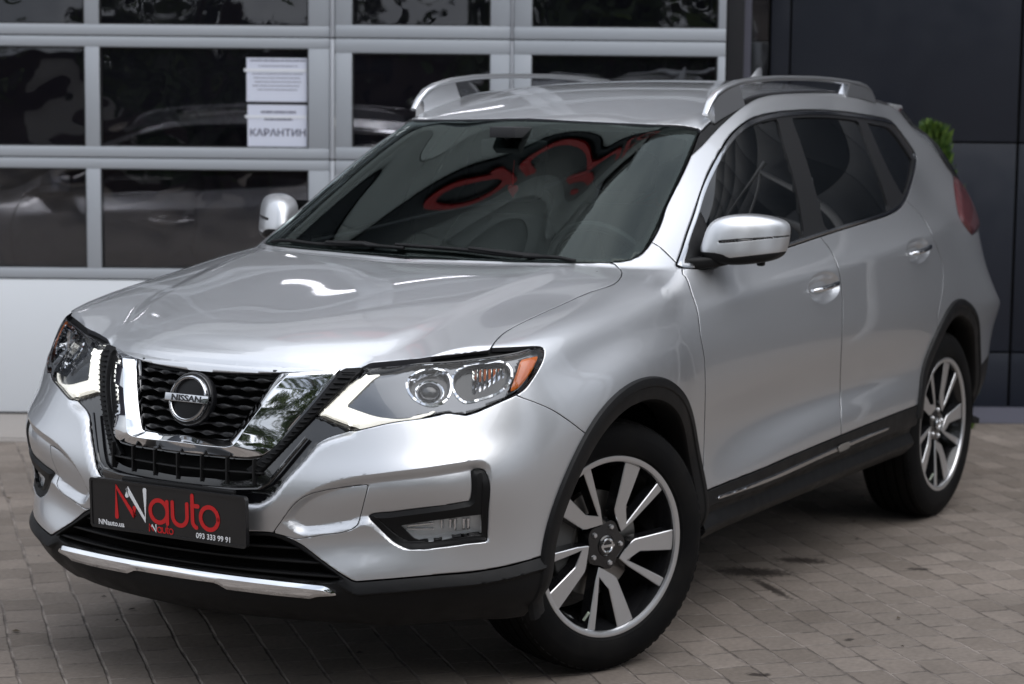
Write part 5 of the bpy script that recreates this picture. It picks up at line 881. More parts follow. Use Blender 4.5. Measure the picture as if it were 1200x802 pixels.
# ------------------------------------------------------------------ headlights
HL = parts2([patch(HALF, 'lamp', grow=0, off=-.001, edge=.0015)], 'headlight', [LENS], thick=.002, tilt=.4)
bowl = local(HALF, 'lamp')
for k_ in (0, .002, .004): bowl = cut(bowl, field(bowl, 'lamp', .002)+k_, both=True)
bowl = cut(bowl, field(bowl, 'lamp', .002))[0]
fb = field(bowl, 'lamp', .002); t = np.clip(-fb/.004, 0, 1); bowl.co = bowl.co-bowl.no*(.002+.036*sstep(t))[:, None]; bowl.no = vnormals(bowl)
parts2([bowl], 'lamp_housing', [mat('lamp_black', (.012, .012, .014), .25, coat=.4)], p=HL, thick=.004)
dk = cut(local(HALF, 'lamp'), field(local(HALF, 'lamp'), 'lamp', -.005))[0]
for n_, g_ in (('drl', -.003), ('amber', .001), ('bowl_low', -.001), ('bowl_high', -.001)): dk = cut(dk, field(dk, n_, g_))[1]
dk = lift(dk, -.016); parts2([dk], 'lamp_bezel', [LAMPGREY], p=HL, thick=.01)
dr = patch(HALF, 'drl', grow=-.0005, off=-.006, bw=.010, bh=.006, edge=0)
DRL = parts2([dr], 'daytime_light', [LED], p=HL, thick=.02, auto=30)
am = patch(HALF, 'amber', off=-.008, bw=.005, bh=.003, edge=0); parts2([am], 'turn_signal', [AMBER], p=HL, thick=.012, auto=30)
def bowl_patch(name, depth, off):
    s = local(HALF, name)
    for k in range(9): s = cut(s, field(s, name, -.006*k), both=True)
    s = cut(s, field(s, name))[0]; f = field(s, name); mxf = max(.001, -f.min()); t = np.clip(-f/mxf, 0, 1)
    s.co = s.co+s.no*(off-depth*np.sqrt(np.clip(1-(1-t)**2, 0, 1)))[:, None]; s.no = vnormals(s); return s
for nme in ('bowl_low', 'bowl_high'):
    b_ = bowl_patch(nme, .050, -.012)
    RO = parts2([b_], 'reflector', [REFLECT], p=HL, thick=.006, tilt=0)
    cxy = np.array(OUTL[nme][2]).mean(0); n_ = np.array([.6428, .766, 0]); s0 = local(HALF, nme); j = np.argmin(((s0.co@np.array(AX['cn']).T-cxy)**2).sum(1)); pc = s0.co[j]; nn_ = s0.no[j]
    bu = MB(); a_ = Vector(pc-nn_*.050); b2 = Vector(pc-nn_*.030); bu.tube([a_, b2], .008, 14)
    if nme == 'bowl_low':
        bu = MB(); nV_ = Vector(nn_); e1 = nV_.cross(Vector((0, 0, 1))).normalized(); e2 = e1.cross(nV_); q0 = Vector(pc)-nV_*.040
        bu.tube([q0+e1*.036*math.cos(i*.19635)+e2*.032*math.sin(i*.19635) for i in range(32)], .0035, 8, closed=True, up=nV_)
        mb2(bu, 'projector_ring', [REFLECT], p=RO)
        dm = MB(); rings = [(.034, 0), (.031, .009), (.024, .017), (.014, .022), (.004, .024)]; vs = [q0+e1*r*math.cos(i*.2618)+e2*r*.9*math.sin(i*.2618)+nV_*(h-.004) for r, h in rings for i in range(24)]
        dm.add(vs, [(a*24+i, a*24+(i+1) % 24, (a+1)*24+(i+1) % 24, (a+1)*24+i) for a in range(4) for i in range(24)]+[tuple(96+i for i in range(24))], smooth=True); mb2(dm, 'projector_lens', [mat('projector_glass', (.03, .032, .036), .03, coat=1)], p=RO)
    else:
        mb2(bu, 'bulb_shade', [GLOSSB], p=RO, bevel=.002)
        for k_ in range(7):
            sd_ = Vector((-.7660, .6428, 0)); q = Vector(pc)-Vector(nn_)*.028+sd_*(.013*(k_-1.5)); rb = MB(); rb.sweep([q-Vector((0, 0, .032)), q+Vector((0, 0, .032))], [(-.0055, 0), (0, .004), (.0055, 0), (0, -.001)], up=nn_); mb2(rb, 'reflector_facet', [REFLECT], p=RO)
# LED beads
bdm = MB(); dpoly = np.array(OUTL['drl'][2]); sD = local(HALF, 'drl')
path = [(-.085, .906), (-.105, .880), (-.125, .855), (-.142, .832), (-.135, .812), (-.105, .799), (-.07, .793)]
ee = mat('led_bead', (1, 1, 1), .2, emit=(1, .99, .93), es=2.4)
uvp = sD.co@np.array(AX['cn']).T
DP = np.array(OUTL['drl'][2])
cen = [DP.mean(0)]
inside = [i for i in range(len(uvp)) if sdf(uvp[i:i+1], OUTL['drl'][2])[0] < -.009]
random.seed(3); chosen = []
for i in inside:
    if all((uvp[i]-uvp[j])@(uvp[i]-uvp[j]) > .021**2 for j in chosen): chosen.append(i)
for i in chosen:
    bdm = MB(); p = Vector(sD.co[i]-sD.no[i]*.0058); bdm.sweep([p, p+Vector(sD.no[i])*.0018], [(.0042*math.cos(k*.785), .0042*math.sin(k*.785)) for k in range(8)])
    mb2(bdm, 'led_bead', [ee], p=DRL)

# ------------------------------------------------------------------ fog lights
ft = patch(HALF, 'fogtrim', grow=0, off=.010, bw=.010, bh=.009, edge=0)
ftf = field(ft, 'foglens', .004); 
ft = cut(ft, field(ft, 'foglens', .010), both=True); ft = cut(ft, field(ft, 'foglens', .002), both=True)
_, ft = cut(ft, field(ft, 'foglens', 0))
FT = parts2([ft], 'fog_lamp_trim', [PLAST], thick=.009, auto=25)
gl_ = patch(HALF, 'foglens', grow=.001, off=.000, edge=0); FL = parts2([gl_], 'fog_light', [LENS], p=FT, thick=.002)
fb_ = patch(HALF, 'foglens', grow=.002, off=0, edge=0, bw=.012)
f_ = field(fb_, 'foglens', .002); fb_.co = fb_.co-fb_.no*(.002+.011*sstep(np.clip(-f_/.012, 0, 1)))[:, None]; fb_.no = vnormals(fb_)
parts2([fb_], 'fog_reflector', [mat('fog_silver', (.86, .87, .88), .35, metal=.0, coat=.5)], p=FL, thick=.003)
fr2 = MB(); AXc = np.array(AX['cn']); s0 = local(HALF, 'foglens'); uv0 = s0.co@AXc.T; FP = np.array(OUTL['foglens'][2]); fc = FP.mean(0); fw = FP.max(0)-FP.min(0)
def fogpt(a, b, d):
    q = np.array([FP[:, 0].min()+a*fw[0], FP[:, 1].min()+b*fw[1]]); j = np.argmin(((uv0-q)**2).sum(1)); return Vector(s0.co[j]-s0.no[j]*d)
for a in (.50, .60, .69, .78, .87): fr2.sweep([fogpt(a, .80, .008), fogpt(a+.01, .42, .010)], rrect(.009, .006, .002, 2), up=(.64, .77, 0))
for b in (.42, .56, .70): fr2.sweep([fogpt(.13, b, .008), fogpt(.40, b+.03, .008)], rrect(.005, .005, .001, 1), up=(.64, .77, 0))
mb2(fr2, 'fog_rib', [CHROME], p=FL)

# ------------------------------------------------------------------ tail lights
TLo = patch(HALF, 'taillamp', off=.012, bw=.02, bh=.012, edge=0, steps=3)
tl = parts2([TLo], 'tail_light', [glass_mat('tail_lens', (.75, .45, .47), ior=1.5, body=(.20, .08, .09), bodymix=.30)], thick=.01, auto=40)
tb_ = patch(HALF, 'taillamp', off=-.012, edge=0); parts2([tb_], 'tail_reflector', [REDL], p=tl, thick=.01)

# ------------------------------------------------------------------ windscreen and side glass
ws = patch(HALF, 'windscreen', grow=-.0025, off=-.004, edge=0)
ws_o = part([ws], 'windscreen', [WSGLASS], thick=.004)
fr_ = patch(HALF, 'windscreen', grow=-.001, off=-.010, edge=0); _, fr_ = cut(fr_, field(fr_, 'glass_clear'))
part([fr_], 'frit_border', [FRIT], p=ws_o, thick=0)
cw = MB(); ys2 = np.linspace(-.64, .64, 33)
hoodx = lambda y: -.165-.02*abs(y)-.09*abs(y)**2.2
cw.sweep([(hoodx(y)-.018, y, 1.118+.012*(1-abs(y))) for y in ys2], [(-.03, .0), (-.03, -.02), (.03, -.02), (.03, .006)], up=(0, 0, 1))
mb1(cw, 'cowl_panel', [PLAST], angle=40)
def wiper(y0, y1, ang):
    w = MB(); n = 15; base = Vector((hoodx(y0)-.045, y0, 1.139)); pts = []
    for i in range(n):
        t = i/(n-1); y = y0+(y1-y0)*t; x = -.180-.02*abs(y)-.09*abs(y)**2.2-.02*t*ang
        h = BBVH.ray_cast(Vector((x, y, 2.2)), Vector((0, 0, -1))); pts.append(h[0]+h[1]*.007)
    w.sweep(pts, rrect(.010, .010, .003, 2), up=(.5, 0, .86)); arm = [base, base+Vector((-.02, (y1-y0)*.12, .012)), pts[4]+Vector((.003, 0, .006)), pts[8]+Vector((0, 0, .008))]
    w.sweep(arm, rrect(.018, .010, .003, 2), up=(.5, 0, .86), scales=[1.4, 1.2, .9, .6]); return w
mb1(wiper(.56, -.06, .6), 'wiper', [PLAST]); mb1(wiper(-.02, -.56, .5), 'wiper', [PLAST])

# chrome line round the side windows, pillars, panes
tr = patch(HALF, 'dlo', grow=-.002, off=0, edge=0); tr = cut(tr, field(tr, 'dlo', -.002)+.004, both=True)
trim_w = lambda s_: np.where(s_.co[:, 2] > np.interp(s_.co[:, 0], [-2.9, -.45], [1.40, 1.17]), np.interp(s_.co[:, 0], [-1.30, -1.0], [.014, .008]), .011)
tr = cut(tr, field(tr, 'dlo', -.002)+trim_w(tr))[1]
tr.co = tr.co+tr.no*(.003-.003*np.clip(1+field(tr, 'dlo', -.002)/.004, 0, 1))[:, None]
DT = parts2([tr], 'window_trim', [mat('trim_chrome', (.42, .43, .45), .12, metal=1)], p=BS, thick=.008, auto=30)
inn = patch(HALF, 'dlo', grow=-.0045, off=0, edge=0)
for n_ in ('glassF', 'glassR', 'glassQ'): _, inn = cut(inn, field(inn, n_, .001))
inn = lift(inn, -.0015)
parts2([inn], 'pillar_trim', [mat('pillar_black', (.013, .013, .014), .33)], p=BS, thick=.010, tilt=0)
for n_, p_, nm in (('glassF', FD, 'side_window'), ('glassR', RD, 'side_window'), ('glassQ', BS, 'quarter_window')):
    parts2([patch(HALF, n_, grow=.004, off=-.007, edge=0)], nm, [SIDEGLASS], p=p_, thick=.003)
parts2([patch(HALF, 'sail', off=.001, bw=.006, bh=.003, edge=0)], 'mirror_sail', [PLAST], p=FD, thick=.01)
# ------------------------------------------------------------------ door handles
def handle(pts, r):
    h = MB(); h.sweep(pts, rrect(.019, .027, .008, 4), up=(0, 1, 0), scales=[(.5, .7), (.85, .95), (1, 1), (1, 1), (1, 1), (.85, .95), (.5, .7)]); return h
for name_, own_, xa, xb, za, zb in (('F', FD, -1.235, -1.435, 1.006, 1.020), ('R', RD, -2.150, -2.365, 1.072, 1.087)):
    pts = []
    for t in (0, .06, .18, .5, .82, .94, 1):
        x = xa+(xb-xa)*t; z = za+(zb-za)*t; yb = BBVH.ray_cast(Vector((x, 2, z)), Vector((0, -1, 0)))[0].y
        pts.append((x, yb+.004+.016*math.sin(math.pi*min(1, max(0, t)))**.5, z))
    ho = mb2(handle(pts, 0), 'door_handle', [CHROME], p=own_, angle=50)

# ------------------------------------------------------------------ wheel arch cladding and wells
def arch_ring(cx, sgn_front):
    mb = MB(); vs = []; prof = [(.488, -.002), (.488, .004), (.484, .010), (.474, .0125), (.462, .0125), (.458, .0085), (.440, .0085), (.424, .004), (.417, -.008), (.417, -.075)]
    a0, a1 = (R_(-104), R_(100)) if sgn_front else (R_(-80), R_(98))
    n = 72; k = len(prof)
    for i in range(n+1):
        a = a0+(a1-a0)*i/n
        for r, off in prof:
            x = cx-r*math.sin(a); z = .372+r*math.cos(a); rr_ = .478; xb = cx-rr_*math.sin(a); zb = max(.30, .372+rr_*math.cos(a))
            yb = BBVH.ray_cast(Vector((xb, 2, zb)), Vector((0, -1, 0)))[0]; yb = yb.y if yb else .8
            x2, z2 = (x, z) if r > .478 else (xb, zb)
            if r > .478:
                h = BBVH.ray_cast(Vector((x, 2, max(.30, z))), Vector((0, -1, 0)))[0]; yb = h.y if h else yb
            vs.append((x, yb+off, z))
    mb.add(vs, [(i*k+j, i*k+j+1, (i+1)*k+j+1, (i+1)*k+j) for i in range(n) for j in range(k-1)], smooth=True); return mb
for cx, fr_ in ((.012, True), (-2.708, False)):
    mb2(arch_ring(cx, fr_), 'wheel_arch', [PLAST], angle=35)
    w = MB(); n = 40; vs = []
    for i in range(n+1):
        a = R_(-97)+R_(194)*i/n
        for y, r in ((.80, .425), (.70, .435), (.46, .435), (.46, .02)): vs.append((cx-r*math.sin(a), y, .372+r*math.cos(a)))
    w.add(vs, [(i*4+j, i*4+j+1, (i+1)*4+j+1, (i+1)*4+j) for i in range(n) for j in range(3)], smooth=True)
    mb2(w, 'wheel_well', [DARK])
ub = MB(); ub.box(-2.20, -.50, -.74, .74, .29, .345); ub.box(-2.25, .72, -.45, .45, .25, .34); ub.box(-3.5, -2.2, -.45, .45, .27, .36)
ub.box(.40, .60, -.50, .50, .26, .78); ub.box(-.45, .45, -.44, .44, .3, .85)
mb1(ub, 'underbody', [DARK])

# ------------------------------------------------------------------ wheels
def polar(r, a, y): return (-r*math.sin(R_(a)), y, r*math.cos(R_(a)))
def face_y(r): return .096-.020*(1-min(1, r/.25))**1.2
def make_wheel():
    """axis +Y points outwards; centre of the tyre at the origin"""
    m = MB()
    # lip, bead seat and barrel
    m.lathe([(.2630, .088), (.2630, .1035), (.2605, .1065), (.254, .1070), (.2460, .1045), (.2430, .0985)], 96, mi=0)
    m.lathe([(.2430, .0985), (.239, .088), (.228, .06), (.214, -.02), (.214, -.10), (.225, -.108)], 96, mi=1)
    wl_ = [(.0655, 58), (.070, 42), (.095, 19), (.106, 15.6), (.244, 13.8)]; wr_ = [(.090, 53.5), (.098, 47), (.118, 35), (.128, 31.4), (.244, 27.2)]
    tl_ = [(.090, 53.5), (.12, 51), (.17, 49.2), (.244, 48.2)]; tr_ = [(.0655, 58), (.11, 57.6), (.17, 55.2), (.244, 54)]
    def refine(L, k=4):
        out = []
        for i in range(len(L)-1):
            p1 = L[i]; p2 = L[i+1]; c1 = (p1[0]*math.sin(R_(p1[1])), p1[0]*math.cos(R_(p1[1]))); c2 = (p2[0]*math.sin(R_(p2[1])), p2[0]*math.cos(R_(p2[1])))
            for s in range(k):
                t = s/k; x_ = c1[0]+(c2[0]-c1[0])*t; y_ = c1[1]+(c2[1]-c1[1])*t; out.append((math.hypot(x_, y_), math.degrees(math.atan2(x_, y_))))
        return out+[L[-1]]
    for s in range(5):
        A = 72*s
        for L_, Rr_ in ((wl_, wr_), (tl_, tr_)):
            Lp = refine(L_); Rp = refine(Rr_); n = len(Lp); v = []
            for (r, a) in Lp: v.append(polar(r, a+A, face_y(r)))
            for (r, a) in Rp: v.append(polar(r, a+A, face_y(r)))
            # chamfer ring slightly outside and lower, then the black flank
            def grow(r, a, d): return a+A+d/r*57.3
            for (r, a) in Lp: v.append(polar(r, grow(r, a, -.0022), face_y(r)-.0022))
            for (r, a) in Rp: v.append(polar(r, grow(r, a, .0022), face_y(r)-.0022))
            for (r, a) in Lp: v.append(polar(r, grow(r, a, -.007), face_y(r)-.036))
            for (r, a) in Rp: v.append(polar(r, grow(r, a, .007), face_y(r)-.036))
            m.add(v, [(i, i+1, n+i+1, n+i) for i in range(n-1)], 0)
            for (q0, q1, mi) in ((0, 2*n, 0), (2*n, 4*n, 1)):
                m.add(v, [(q0+i, q1+i, q1+i+1, q0+i+1) for i in range(n-1)]+[(q0+n+i, q0+n+i+1, q1+n+i+1, q1+n+i) for i in range(n-1)], mi)
            m.add(v, [(4*n+i, 5*n+i, 5*n+i+1, 4*n+i+1) for i in range(n-1)], 1)
    # hub: black star between the spokes
    v = []; N = 60
    for i in range(N):
        a = 360*i/N; r = .0665+.006*math.cos(R_((a-20)*5)); v.append(polar(r, a, face_y(.06)-.0045))
    for i in range(N): a = 360*i/N; v.append(polar(.031, a, face_y(.06)-.001))
    for i in range(N): a = 360*i/N; r = .074+.006*math.cos(R_((a-20)*5)); v.append(polar(r, a, face_y(.06)-.045))
    m.add(v, [(i, (i+1) % N, N+(i+1) % N, N+i) for i in range(N)]+[(2*N+i, 2*N+(i+1) % N, (i+1) % N, i) for i in range(N)], 1, True)
    me = m.build('wheel', [ALLOY, RIMBLK], angle=28)
    cap = MB(); cap.lathe([(0, .086), (.026, .0865), (.030, .083), (.031, .07)], 32, mi=0); cap.lathe([(.0155, .0862), (.0165, .0885), (.0195, .0892), (.0215, .0885), (.0222, .0862)], 32, mi=1); cap.box(-.0245, .0245, .0862, .0896, -.0038, .0038, mi=1)
    co_ = cap.build('wheel_cap', [RIMBLK, CHROME]); co_.parent = me
    for k in range(5):
        a = 72*k+20; nb = MB(); x, _, z = polar(.0545, a, 0); nb.lathe([(0, .0865), (.006, .0855), (.0085, .082), (.0085, .06)], 6, mi=0, c=(x, 0, z)); nb.lathe([(.0085, .0715), (.0135, .0720), (.0145, .060)], 20, mi=1, c=(x, 0, z))
        no_ = nb.build('lug_nut', [SATIN, RIMBLK]); no_.parent = me
    d = MB(); d.lathe([(.02, .036), (.075, .036), (.077, .030), (.152, .030), (.152, .004), (.02, .004)], 64); do = d.build('brake_disc', [STEEL]); do.parent = me
    c2 = MB(); c2.lathe([(.100, .048), (.165, .048), (.168, .040), (.168, -.02), (.10, -.02), (.10, .048)], 24, a0=R_(60), a1=R_(118)); ca = c2.build('brake_caliper', [mat('caliper', (.10, .10, .10), .5, metal=.5)], bevel=.004); ca.parent = me
    vs_ = MB(); p0 = Vector(polar(.222, 200, .075)); p1 = Vector(polar(.196, 200, .088)); vs_.tube([p0, p1], .004, 8); vo = vs_.build('tyre_valve', [mat('valve_cap', (.55, .62, .52), .35)]); vo.parent = me
    # tyre
    T = MB(); H = .1125
    prof = [(.246, .090), (.254, .102), (.2635, .1055), (.267, .1085), (.2690, .1105), (.275, .1118), (.2785, .1135), (.300, .1150), (.318, .1135), (.3215, .1125), (.334, .1080), (.346, .1010), (.3545, .0930), (.3590, .0850), (.3605, .0800), (.3540, .0785), (.3540, .0730), (.3625, .0715), (.3640, .0450), (.3562, .0435), (.3562, .0335), (.3645, .0320), (.3650, .0060), (.3570, .0050)]
    prof = prof+[(r, -y) for r, y in prof[::-1]]
    T.lathe(prof, 120, mi=0)
    # shoulder blocks
    sb = MB()
    for i in range(72):
        a = 360*i/72
        for sg in (1, -1):
            q = [polar(.3612, a+.6, sg*.0802), polar(.3612, a+3.6, sg*.0802), polar(.3560, a+4.4, sg*.0945), polar(.3560, a+1.4, sg*.0945)]
            q2 = [polar(.350, a+.6, sg*.0802), polar(.350, a+3.6, sg*.0802), polar(.346, a+4.4, sg*.0945), polar(.346, a+1.4, sg*.0945)]
            sb.add(q+q2, [(0, 1, 2, 3), (0, 4, 5, 1), (1, 5, 6, 2), (2, 6, 7, 3), (3, 7, 4, 0)])
    to = T.join(sb).build('tyre', [TYRE], angle=24); to.parent = me
    return me
TYRE = bpy.data.materials.new('tyre'); TYRE.use_nodes = True
def _t():
    m = TYRE; b = m.node_tree.nodes['Principled BSDF']; b.inputs['Base Color'].default_value = (.0042, .0042, .0046, 1); b.inputs['Roughness'].default_value = .7; b.inputs['Specular IOR Level'].default_value = .10
    t = nd(m, 'ShaderNodeTexCoord'); n = nd(m, 'ShaderNodeTexNoise', Scale=420.0, Detail=3); n2 = nd(m, 'ShaderNodeTexNoise', Scale=9.0, Detail=5); lk(m, t.outputs['Object'], n.inputs[0]); lk(m, t.outputs['Object'], n2.inputs[0])
    bp = nd(m, 'ShaderNodeBump', Strength=.2, Distance=.0008); lk(m, n.outputs['Fac'], bp.inputs['Height']); lk(m, bp.outputs[0], b.inputs['Normal'])
    c = nd(m, 'ShaderNodeValToRGB'); c.color_ramp.elements[0].position = .45; c.color_ramp.elements[0].color = (.0036, .0036, .0040, 1); c.color_ramp.elements[1].position = .8; c.color_ramp.elements[1].color = (.010, .0092, .0085, 1); lk(m, n2.outputs['Fac'], c.inputs[0]); lk(m, c.outputs[0], b.inputs['Base Color'])
_t()
W0 = make_wheel()
def copy_tree(o, parent):
    c = o.copy(); COL.objects.link(c); c.parent = parent
    for ch in list(o.children): copy_tree(ch, c)
    return c
STEER = 21.0
def place_wheel(w, x, side, rz, spin, yc=.720):
    rot = Matrix.Rotation(R_(rz), 4, 'Z')
    if side < 0: rot = rot @ Matrix.Rotation(math.pi, 4, 'Z')
    w.parent = car; w.matrix_local = SHIFT @ Matrix.Translation((x, side*yc, .3655)) @ rot @ Matrix.Rotation(R_(spin), 4, 'Y')
place_wheel(W0, -.028, 1, -STEER, 0)
for x, sd_, rz, sp_ in ((-.028, -1, -STEER, 31), (-2.706, 1, 0, 8), (-2.706, -1, 0, 55)):
    place_wheel(copy_tree(W0, car), x, sd_, rz, sp_)

# ------------------------------------------------------------------ door mirrors
def mirror_shell():
    """lofted along y, from the door side outwards"""
    st = [ # y, x centre, half depth, z low, z high
        (.868, -.470, .030, 1.205, 1.235), (.876, -.472, .052, 1.180, 1.262), (.890, -.476, .066, 1.160, 1.282), (.915, -.484, .076, 1.152, 1.294), (.950, -.498, .082, 1.147, 1.301), (.990, -.518, .082, 1.146, 1.303), (1.030, -.544, .076, 1.150, 1.299), (1.060, -.570, .064, 1.156, 1.290), (1.080, -.592, .052, 1.164, 1.281), (1.093, -.608, .036, 1.176, 1.268), (1.098, -.620, .014, 1.196, 1.250)]
    K = 32; m = MB(); vs = []
    for y, xc, hd, z0, z1 in st:
        zc = (z0+z1)/2; hz = (z1-z0)/2
        for i in range(K):
            a = 2*math.pi*i/K; c = math.cos(a); s_ = math.sin(a); e = .54
            X = math.copysign(abs(c)**e, c); Z = math.copysign(abs(s_)**e, s_)
            xf = X*hd if X > 0 else X*hd*.75                      # flat rear with the glass
            lean = .020*(Z) if X > 0 else .012*Z
            vs.append((xc+xf-lean*.9, y+.004*Z, zc+Z*hz))
    n = len(st); m.add(vs, [(i*K+j, i*K+(j+1) % K, (i+1)*K+(j+1) % K, (i+1)*K+j) for i in range(n-1) for j in range(K)]+[tuple(range(K))[::-1], tuple((n-1)*K+j for j in range(K))], 0, True)
    return m
def subdiv_obj(o, lv=2):
    md = o.modifiers.new('s', 'SUBSURF'); md.levels = lv; md.render_levels = lv
    dg = bpy.context.evaluated_depsgraph_get(); dg.update(); me = bpy.data.meshes.new_from_object(o.evaluated_get(dg)); old = o.data; o.modifiers.clear(); o.data = me; bpy.data.meshes.remove(old)
    for p in o.data.polygons: p.use_smooth = True
    return o
MG = mat('mirror_glass', (.75, .77, .78), .02, metal=1)
def mirror_surf():
    tmp = mirror_shell().build('tmp', [PAINT], recalc=True); subdiv_obj(tmp, 2); me = tmp.data
    co = np.array([v.co[:] for v in me.vertices]); no = np.array([v.normal[:] for v in me.vertices]); fs = [tuple(p.vertices) for p in me.polygons]
    q = np.array([f for f in fs if len(f) == 4]); g = [f for f in fs if len(f) != 4]; bpy.data.objects.remove(tmp); bpy.data.meshes.remove(me)
    return Surf(co, no, q, g)
MS = mirror_surf()
# lower edge of the painted cap: a black base below, stepping down outwards
capz = lambda s: np.interp(s.co[:, 1], [.86, .93, .955, .975, 1.10], [1.186, 1.186, 1.182, 1.171, 1.186])-s.co[:, 2]
capn, lowm = sep(MS, capz, g=.0008, e=.0015)
gx = lambda s: np.maximum(s.co[:, 0]-np.interp(s.co[:, 1], [.868, .95, 1.03, 1.095], [-.505, -.553, -.597, -.625]), -1)     # negative = rear face
grear, capn = sep(capn, lambda s: np.where(s.no[:, 0] < .2, gx(s), .2), g=.0006, e=.001)
bandz = lambda s: np.where(s.no[:, 0] > -.3, np.abs(s.co[:, 2]-np.interp(s.co[:, 1], [.90, 1.10], [1.2165, 1.2335]))-np.interp(s.co[:, 1], [.925, .945, .99, 1.10], [.0005, .0045, .0050, .0022]), .2)
band, capn = sep(capn, lambda s: np.maximum(bandz(s), .928-s.co[:, 1]), g=.0003, e=.0008)
MT = Vector((-.170, -.106, -.018)); MTn = np.array(MT)
for q_ in (capn, band, lowm, grear): q_.co[:, 1] = 1.098-(1.098-q_.co[:, 1])*.90; q_.co = q_.co+MTn
DM = parts2([capn], 'door_mirror', [PAINT, EDGE], flange_mi=1, thick=.006, tilt=.5)
parts2([lift(band, -.0008)], 'indicator_strip', [mat('indicator', (.012, .012, .013), .12, coat=1)], p=DM, thick=.003)
tk = MB()
for k in range(16):
    y = .945+.0088*k; z = np.interp(y, [.90, 1.10], [1.2165, 1.2335])+MT.z; y = 1.098-(1.098-y)*.90+MT.y; h = BVHTree.FromPolygons([tuple(v) for v in band.co], band.faces()).ray_cast(Vector((1, y, z)), Vector((-1, 0, 0)))
    if h[0]: tk.sweep([h[0]+Vector((.0002, 0, -.0032)), h[0]+Vector((.0002, 0, .0032))], rrect(.0012, .0025, .0005, 1), up=(1, 0, 0))
mb2(tk, 'indicator_rib', [mat('ind_rib', (.16, .16, .17), .25)], p=DM)
parts2([lowm, grear], 'mirror_base', [PLAST], p=DM, thick=.006)
arm = MB()
arm.sweep([(-.575, .735, 1.133), (-.60, .775, 1.136), (-.64, .82, 1.142), (-.675, .86, 1.146)], rrect(.115, .036, .012, 4), up=(0, 0, 1), scales=[(1.15, 1.0), (1, 1), (.95, .9), (.8, .6)])
arm.box(-.745, -.723, .912, .936, 1.122, 1.152)
mb2(arm, 'mirror_arm', [PLAST], p=DM, bevel=.006)
gl = MB(); gl.add([Vector(q)+MT for q in ((-.562, .892, 1.182), (-.640, 1.075, 1.192), (-.640, 1.070, 1.275), (-.574, .90, 1.280))], [(0, 1, 2, 3)]); mb2(gl, 'mirror_glass', [MG], p=DM)

# ------------------------------------------------------------------ roof rails and aerial
rp = [(-1.055, .568, 1.577), (-1.085, .567, 1.612), (-1.125, .566, 1.641), (-1.19, .565, 1.662), (-1.30, .563, 1.681), (-1.45, .563, 1.693), (-1.62, .562, 1.699), (-1.80, .560, 1.7005), (-1.98, .557, 1.700), (-2.14, .553, 1.696), (-2.28, .549, 1.690), (-2.42, .543, 1.682), (-2.50, .538, 1.671), (-2.565, .533, 1.652), (-2.61, .530, 1.628)]
rl = MB(); sec = rrect(.031, .018, .008, 4); n = len(rp)
rl.sweep(rp, sec, scales=[(.65, .75), (.85, .9), (.95, 1)]+[(1, 1)]*(n-5)+[(.95, 1), (.8, .85)])
RR = mb2(rl, 'roof_rail', [SATIN], angle=60)
def foot(x0, x1, x2, x3):
    f = MB(); zt = lambda x: np.interp(-x, [-p[0] for p in rp], [p[2] for p in rp])-.006; yt = lambda x: np.interp(-x, [-p[0] for p in rp], [p[1] for p in rp])
    zb = lambda x: BBVH.ray_cast(Vector((x, yt(x), 3)), Vector((0, 0, -1)))[0].z-.012
    vs = []
    N = 8
    for i in range(N+1):
        t = i/N; xt = x0+(x1-x0)*t; xb = x2+(x3-x2)*t
        for dy in (-.015, .015): vs += [(xt, yt(xt)+dy, zt(xt)), (xb, yt(xb)+dy*1.25, zb(xb))]
    fs = []
    for i in range(N):
        a = i*4; b = a+4; fs += [(a, a+1, b+1, b), (a+2, b+2, b+3, a+3)]
    fs += [(0, 2, 3, 1), (N*4, N*4+1, N*4+3, N*4+2)]
    f.add(vs, fs); return f
mb2(foot(-1.095, -1.295, -1.095, -1.335), 'rail_foot', [SATIN], p=RR); mb2(foot(-2.30, -2.60, -2.255, -2.61), 'rail_foot', [SATIN], p=RR)
an = MB(); st = [(-2.575, .004, 1.683), (-2.62, .014, 1.697), (-2.67, .018, 1.722), (-2.70, .014, 1.742), (-2.73, .010, 1.747), (-2.742, .006, 1.744)]
vs = []
for x, hw, zt in st:
    for a in (0, .25, .5, .75, 1): vs.append((x, hw*math.cos(math.pi*a)*(1-.55*math.sin(math.pi*a)), 1.668+(zt-1.668)*math.sin(math.pi*a)**.7))
an.add(vs, [(i*5+j, i*5+j+1, (i+1)*5+j+1, (i+1)*5+j) for i in range(len(st)-1) for j in range(4)]+[(25, 26, 27, 28, 29)], smooth=True)
mb1(an, 'aerial_fin', [PAINT], p=roof_o)

# ------------------------------------------------------------------ cabin
cb = MB()
for i in range(1): pass
ys2 = np.linspace(-.68, .68, 17)
cb.sweep([(-.30-.1*y*y, y, 1.0) for y in ys2], [(-.36, -.25), (-.36, .045), (-.30, .085), (-.10, .098), (.06, .095), (.06, -.25)], mi=0)
bin_ = [(-.62, .37)]
cb.sweep([(-.58, y, 1.075+.02*math.cos((y-.37)/.2*1.57)) for y in np.linspace(.20, .54, 9)], rrect(.16, .05, .02, 3))
mb1(cb, 'dashboard', [CABIN], angle=40)
fl = MB(); fl.box(-3.3, -.3, -.70, .70, .34, .40); fl.box(-3.35, -3.30, -.6, .6, .4, 1.1); mb1(fl, 'cabin_floor', [DARK])
hl = MB(); hl.sweep([(-1.02, y, 1.53) for y in (-.5, .5)], [(.0, .0), (-1.9, .06), (-1.9, .07), (0, .012)]); mb1(hl, 'headliner', [GREYT])
